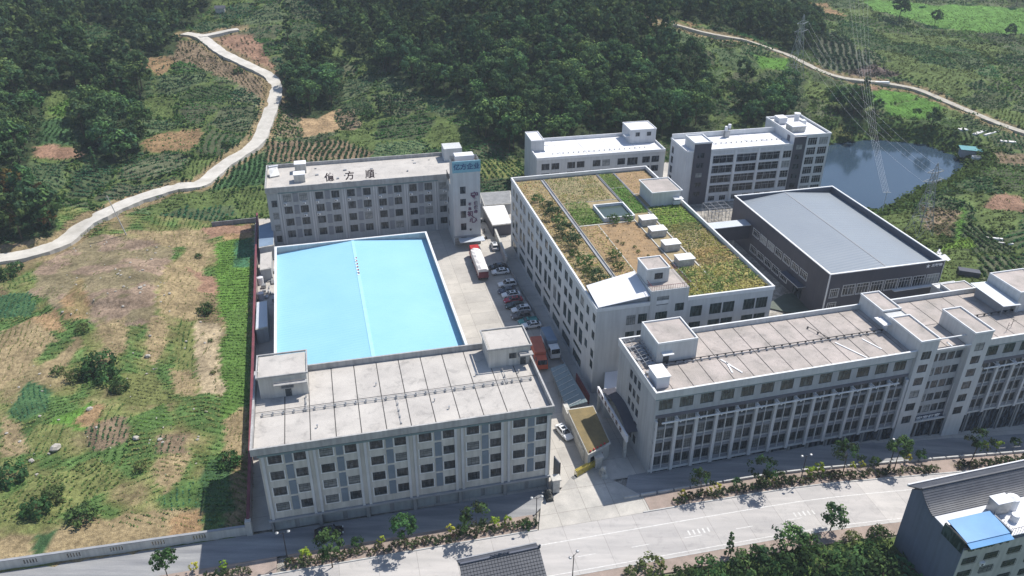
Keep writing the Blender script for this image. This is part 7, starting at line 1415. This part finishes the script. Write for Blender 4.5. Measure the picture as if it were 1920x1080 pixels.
# steel frame near the tall building
p = px(1345, 410, 0); t = thing('steel_frame', (p[0], p[1], 0), R(13), 'open steel frame in the yard at the foot of the tall white building', 'frame'); m = MB()
for i in range(4):
    for j in range(4): m.tube((i * 2.2 - 4, j * 2.2 - 4, 0), (i * 2.2 - 4, j * 2.2 - 4, 4.2), .06)
    m.tube((i * 2.2 - 4, -4, 4.2), (i * 2.2 - 4, 2.6, 4.2), .07).tube((-4, i * 2.2 - 4, 4.2), (2.6, i * 2.2 - 4, 4.2), .07).tube((i * 2.2 - 4, -4, 2.2), (i * 2.2 - 4, 2.6, 2.2), .05).tube((-4, i * 2.2 - 4, 2.2), (2.6, i * 2.2 - 4, 2.2), .05)
m.build('frame', 'trim_grey', t)
# hedge and grass between garden factory and warehouse
drape('lawn', [px(1430, 575)[:2], px(1560, 600)[:2], px(1520, 545)[:2], px(1470, 552)[:2]], .05, 'moss_green')
# street lamps
def lamp_proto():
    t = ob('street_lamp', None); MB().tube((0, 0, 0), (0, 0, 6.2), .09, .06, 8).box(-.2, .2, -.2, .2, 0, .25).build('post', 'dark_metal', t); MB().tube((0, 0, 5.9), (.8, 0, 6.2), .035).tube((0, 0, 5.9), (-.8, 0, 6.2), .035).build('arm', 'dark_metal', t)
    for s in (-1, 1): MB().ball((s * .85, 0, 6.25), .28, .28, .16, 10, 6).build('lamp_head', 'metal', t)
    return t
lp = lamp_proto(); first = True
for (x, y, l) in [(1500, 905, 'street lamp beside the brightest yellow shrubs'), (1005, 985, 'street lamp at the driveway end of the left bed'), (540, 1052, 'street lamp at the left end of the workshop block bed'), (1668, 872, 'street lamp left of the full dark street tree')]:
    t = lp if first else copy_tree(lp); first = False; p = pos(x, y); t.location = (float(p[0]), float(p[1]), float(p[2])); t.rotation_euler = (0, 0, RA); tag(t, l, 'street lamp', 'street lamps')
t = copy_tree(lp); p = px(1076, 1040, 6.2); t.location = (p[0], p[1], 0); t.rotation_euler = (0, 0, RA + .6); tag(t, 'street lamp on the near side right of the tiled roof', 'street lamp', 'street lamps')
p = px(1695, 975, 4); t = thing('street_pole', (p[0], p[1], -1.5), 0, 'slim dark pole left of the town house', 'pole'); MB().tube((0, 0, 0), (.3, 0, 5.5), .07).build('post', 'dark_metal', t); MB().box(-.1, .6, -.06, .06, 4.2, 4.4).build('bracket', 'dark_metal', t)
# utility pole on the rough plot
a = gp(237, 440); t = thing('utility_pole', tuple(a), 0, 'leaning grey utility pole beside the lower hillside road', 'pole'); MB().tube((0, 0, -.3), (-2.6, 0, 11.5), .16, .1, 8).build('post', 'stone', t); MB().tube((-3.1, 0, 11.0), (-1.9, 0, 11.0), .05).tube((-3.1, 0, 10.3), (-1.8, 0, 10.3), .05).build('crossarm', 'metal', t)
# pylons and overhead wires
def pylon(base, H, w, lab, ang=0.6):
    t = thing('pylon', tuple(base), ang, lab, 'pylon'); m = MB(); lv = [0, .22, .42, .6, .74, .86, 1.0]; hw = [w, w * .74, w * .52, w * .34, w * .24, w * .2, .05]
    for i in range(len(lv) - 1):
        z0, z1, a, b = lv[i] * H, lv[i + 1] * H, hw[i], hw[i + 1]; C0 = [(-a, -a), (a, -a), (a, a), (-a, a)]; C1 = [(-b, -b), (b, -b), (b, b), (-b, b)]
        for k in range(4):
            j = (k + 1) % 4; m.tube((*C0[k], z0), (*C1[k], z1), .085, n=4); m.tube((*C0[k], z0), (*C1[j], z1), .045, n=4); m.tube((*C0[j], z0), (*C1[k], z1), .045, n=4); m.tube((*C1[k], z1), (*C1[j], z1), .045, n=4)
    m.build('mast', 'metal', t)
    for z, L in ((.74, .16), (.86, .13)):
        a = MB()
        for s in (-1, 1): a.tube((s * .2, -.3, z * H), (s * L * H, 0, z * H + .5), .1, n=4).tube((s * .2, .3, z * H), (s * L * H, 0, z * H + .5), .1, n=4).tube((s * .2, 0, z * H + 1.4), (s * L * H, 0, z * H + .5), .08, n=4)
        a.build('crossarm', 'metal', t)
    return t
b1 = gp(1486, 150); pylon(b1, 26, 3.2, 'tall lattice pylon beyond the tall white building, by the valley road'); b2 = gp(1722, 438); pylon(b2, 21, 2.6, 'lattice pylon on the near bank of the pond', .3)
b3 = px(1652, 405, -1); t = thing('wire_pole', (b3[0], b3[1], tz(b3[0], b3[1])), 0, 'pale thin pole where the wires come down behind the warehouse', 'pole'); MB().tube((0, 0, 0), (0, 0, 7), .12, .08, 6).build('post', 'wire', t); MB().tube((-1.2, 0, 6.6), (1.2, 0, 6.6), .06).build('crossarm', 'wire', t)
def wire(a, b, sag, lab, grp):
    m = MB(); n = 14; P = [np.array(a) * (1 - i / n) + np.array(b) * (i / n) - np.array([0, 0, sag * 4 * (i / n) * (1 - i / n)]) for i in range(n + 1)]
    for i in range(n): m.tube(tuple(P[i]), tuple(P[i + 1]), .016, n=4)
    o = m.build('overhead_wire', 'wire'); tag(o, lab, 'wire', grp)
t3 = np.array([b3[0], b3[1], tz(b3[0], b3[1]) + 6.6]); far = px(1612, -30, 55)
d3 = fw * CF + rt * (1612 - 960) - up * (-30 - 540); d3 = d3 / np.linalg.norm(d3); far = np.array([0, 0, CH]) + d3 * 330
for i in range(5): wire(t3 + np.array([(i - 2.5) * .45, 0, 0]), far + np.array([(i - 2.5) * 1.7, 0, 0]), 3 + .8 * i, 'thin wire of the bundle running from the pale pole up out of the top edge', 'wires to the top edge')
for s in (-1, 1):
    for z, L in ((.74, .16), (.86, .13)):
        A_ = np.array(b1) + np.array([math.cos(.6) * s * L * 26, math.sin(.6) * s * L * 26, 26 * z + .5]); B_ = np.array(b2) + np.array([math.cos(.3) * s * L * 21, math.sin(.3) * s * L * 21, 21 * z + .5]); wire(A_, B_, 5, 'thin wire slung between the two lattice pylons', 'wires between the pylons')
# stones on the rough plot, field litter
RK = []
for i in range(3):
    m = MB().ball((0, 0, .2), .5, .38, .32, 7, 5); g = random.Random(i); m.v = [(x * g.uniform(.8, 1.2), y * g.uniform(.8, 1.2), z * g.uniform(.8, 1.2)) for x, y, z in m.v]; RK.append(m.mesh('rock', 'rock'))
for (x, y, s, l) in [(105, 842, 2.2, 'largest pale rock lying in the weeds'), (255, 823, 1.4, 'pale rock right of the striped beds'), (168, 768, 1.3, 'pale rock above the round green patch'), (277, 669, 1.3, 'pale rock beside the curved rows'), (60, 865, 1.2, 'pale rock left of the largest one'), (300, 825, 1.0, 'small rock beside the dark rows'), (263, 540, 1.1, 'pale rock at the lower edge of the rubble')]:
    p = gp(x, y); o = ob('rock', RK[0], None, tuple(p), rnd.uniform(0, 6), l, 'rock'); o.scale = (s, s, s * .8)
for i in range(110):
    t_ = rnd.random(); x, y = (rnd.uniform(110, 320), rnd.uniform(445, 600)) if t_ < .6 else (rnd.uniform(10, 410), rnd.uniform(600, 900)); p = gp(x, y); s = rnd.uniform(.25, .8); o = ob('stone', rnd.choice(RK), None, tuple(p), rnd.uniform(0, 6), 'small pale stone scattered over the rough plot left of the maroon wall', 'stone', 'stones scattered on the rough plot'); o.scale = (s, s * rnd.uniform(.6, 1.2), s * .7)
# plastic sheets and huts in the right fields
def sheet(x, y, w, d, rz, lab, mt='white_paint', h=.35):
    p = gp(x, y); o = MB().hexa([(-w / 2, -d / 2, -.4), (w / 2, -d / 2, -.4), (w / 2, d / 2, -.4), (-w / 2, d / 2, -.4)], [(-w / 2, -d / 2 + .1, h), (w / 2, -d / 2 + .1, h), (w / 2, d / 2 - .1, h * .8), (-w / 2, d / 2 - .1, h * .8)]).build('plastic_sheet', mt); o.location = tuple(p); o.rotation_euler = (0, 0, R(rz)); tag(o, lab, 'sheet')
sheet(1836, 249, 7, 1.6, 35, 'left one of two long white plastic covers by the field road', 'canvas_white'); sheet(1860, 250, 9, 1.0, 30, 'right one of two long white plastic covers by the field road', 'canvas_white'); sheet(1805, 243, 3, 2.4, 10, 'small white cover left of the long ones', 'canvas_white'); sheet(1890, 266, 5, 1.8, -15, 'pale cover below the field road at the right', 'canvas_white'); sheet(1858, 447, 6, 1.0, -12, 'white strip of plastic in the near right field', 'canvas_white'); sheet(1885, 457, 4, .8, -12, 'second white strip of plastic in the near right field', 'canvas_white'); sheet(1653, 156, 6, 2.0, 0, 'white cover on the valley road', 'white_paint', .8)
q = gp(1820, 288); t = thing('teal_hut', tuple(q), R(-15), 'small hut with a teal roof by the right end of the pond', 'hut'); MB().box(-3.6, 3.6, -2, 2, -1, 1.8).build('wall', 'trim_grey', t); MB().box(-4, 4, -2.4, 2.4, 1.803, 1.95).build('roof', 'teal_tarp', t)
q = gp(1835, 297); t = thing('pond_boat', tuple(q), R(-8), 'low pale tank beside the teal hut', 'tank'); MB().ring(-2.2, 2.2, -.8, .8, -.2, .7, .12).build('rim', 'roof_white', t); MB().box(-2.05, 2.05, -.65, .65, -.2, .4).build('water', 'pool', t)
q = gp(414, 24); t = thing('field_hut', tuple(q), R(10), 'tiny grey hut in the fields near the top', 'hut'); MB().box(-2, 2, -1.5, 1.5, -1, 2.2).build('wall', 'stone', t); MB().hexa([(-2.3, -1.9, 2.203), (2.3, -1.9, 2.203), (2.3, 1.9, 2.203), (-2.3, 1.9, 2.203)], [(-2.3, -.1, 3.2), (2.3, -.1, 3.2), (2.3, .1, 3.2), (-2.3, .1, 3.2)]).build('roof', 'tile_dark', t)
q = px(1805, 500, 0); sheet(1815, 515, 5, 3, -20, 'pile of crates under a purple grey cover behind the street block', 'dark_clad', 1.5)

# ------------------------------------------------------------------ air
M = bpy.data.materials.new('haze'); M.use_nodes = True; N = M.node_tree.nodes; N.clear(); o_ = N.new('ShaderNodeOutputMaterial'); v_ = N.new('ShaderNodeVolumePrincipled'); v_.inputs['Color'].default_value = (.80, .90, 1.0, 1); v_.inputs['Density'].default_value = HAZE; v_.inputs['Anisotropy'].default_value = .0
M.node_tree.links.new(v_.outputs[0], o_.inputs['Volume']); MT['haze'] = M
MB().box(-3100, 3100, -900, 5100, -40, 300).build('haze', 'haze', kind='stuff')
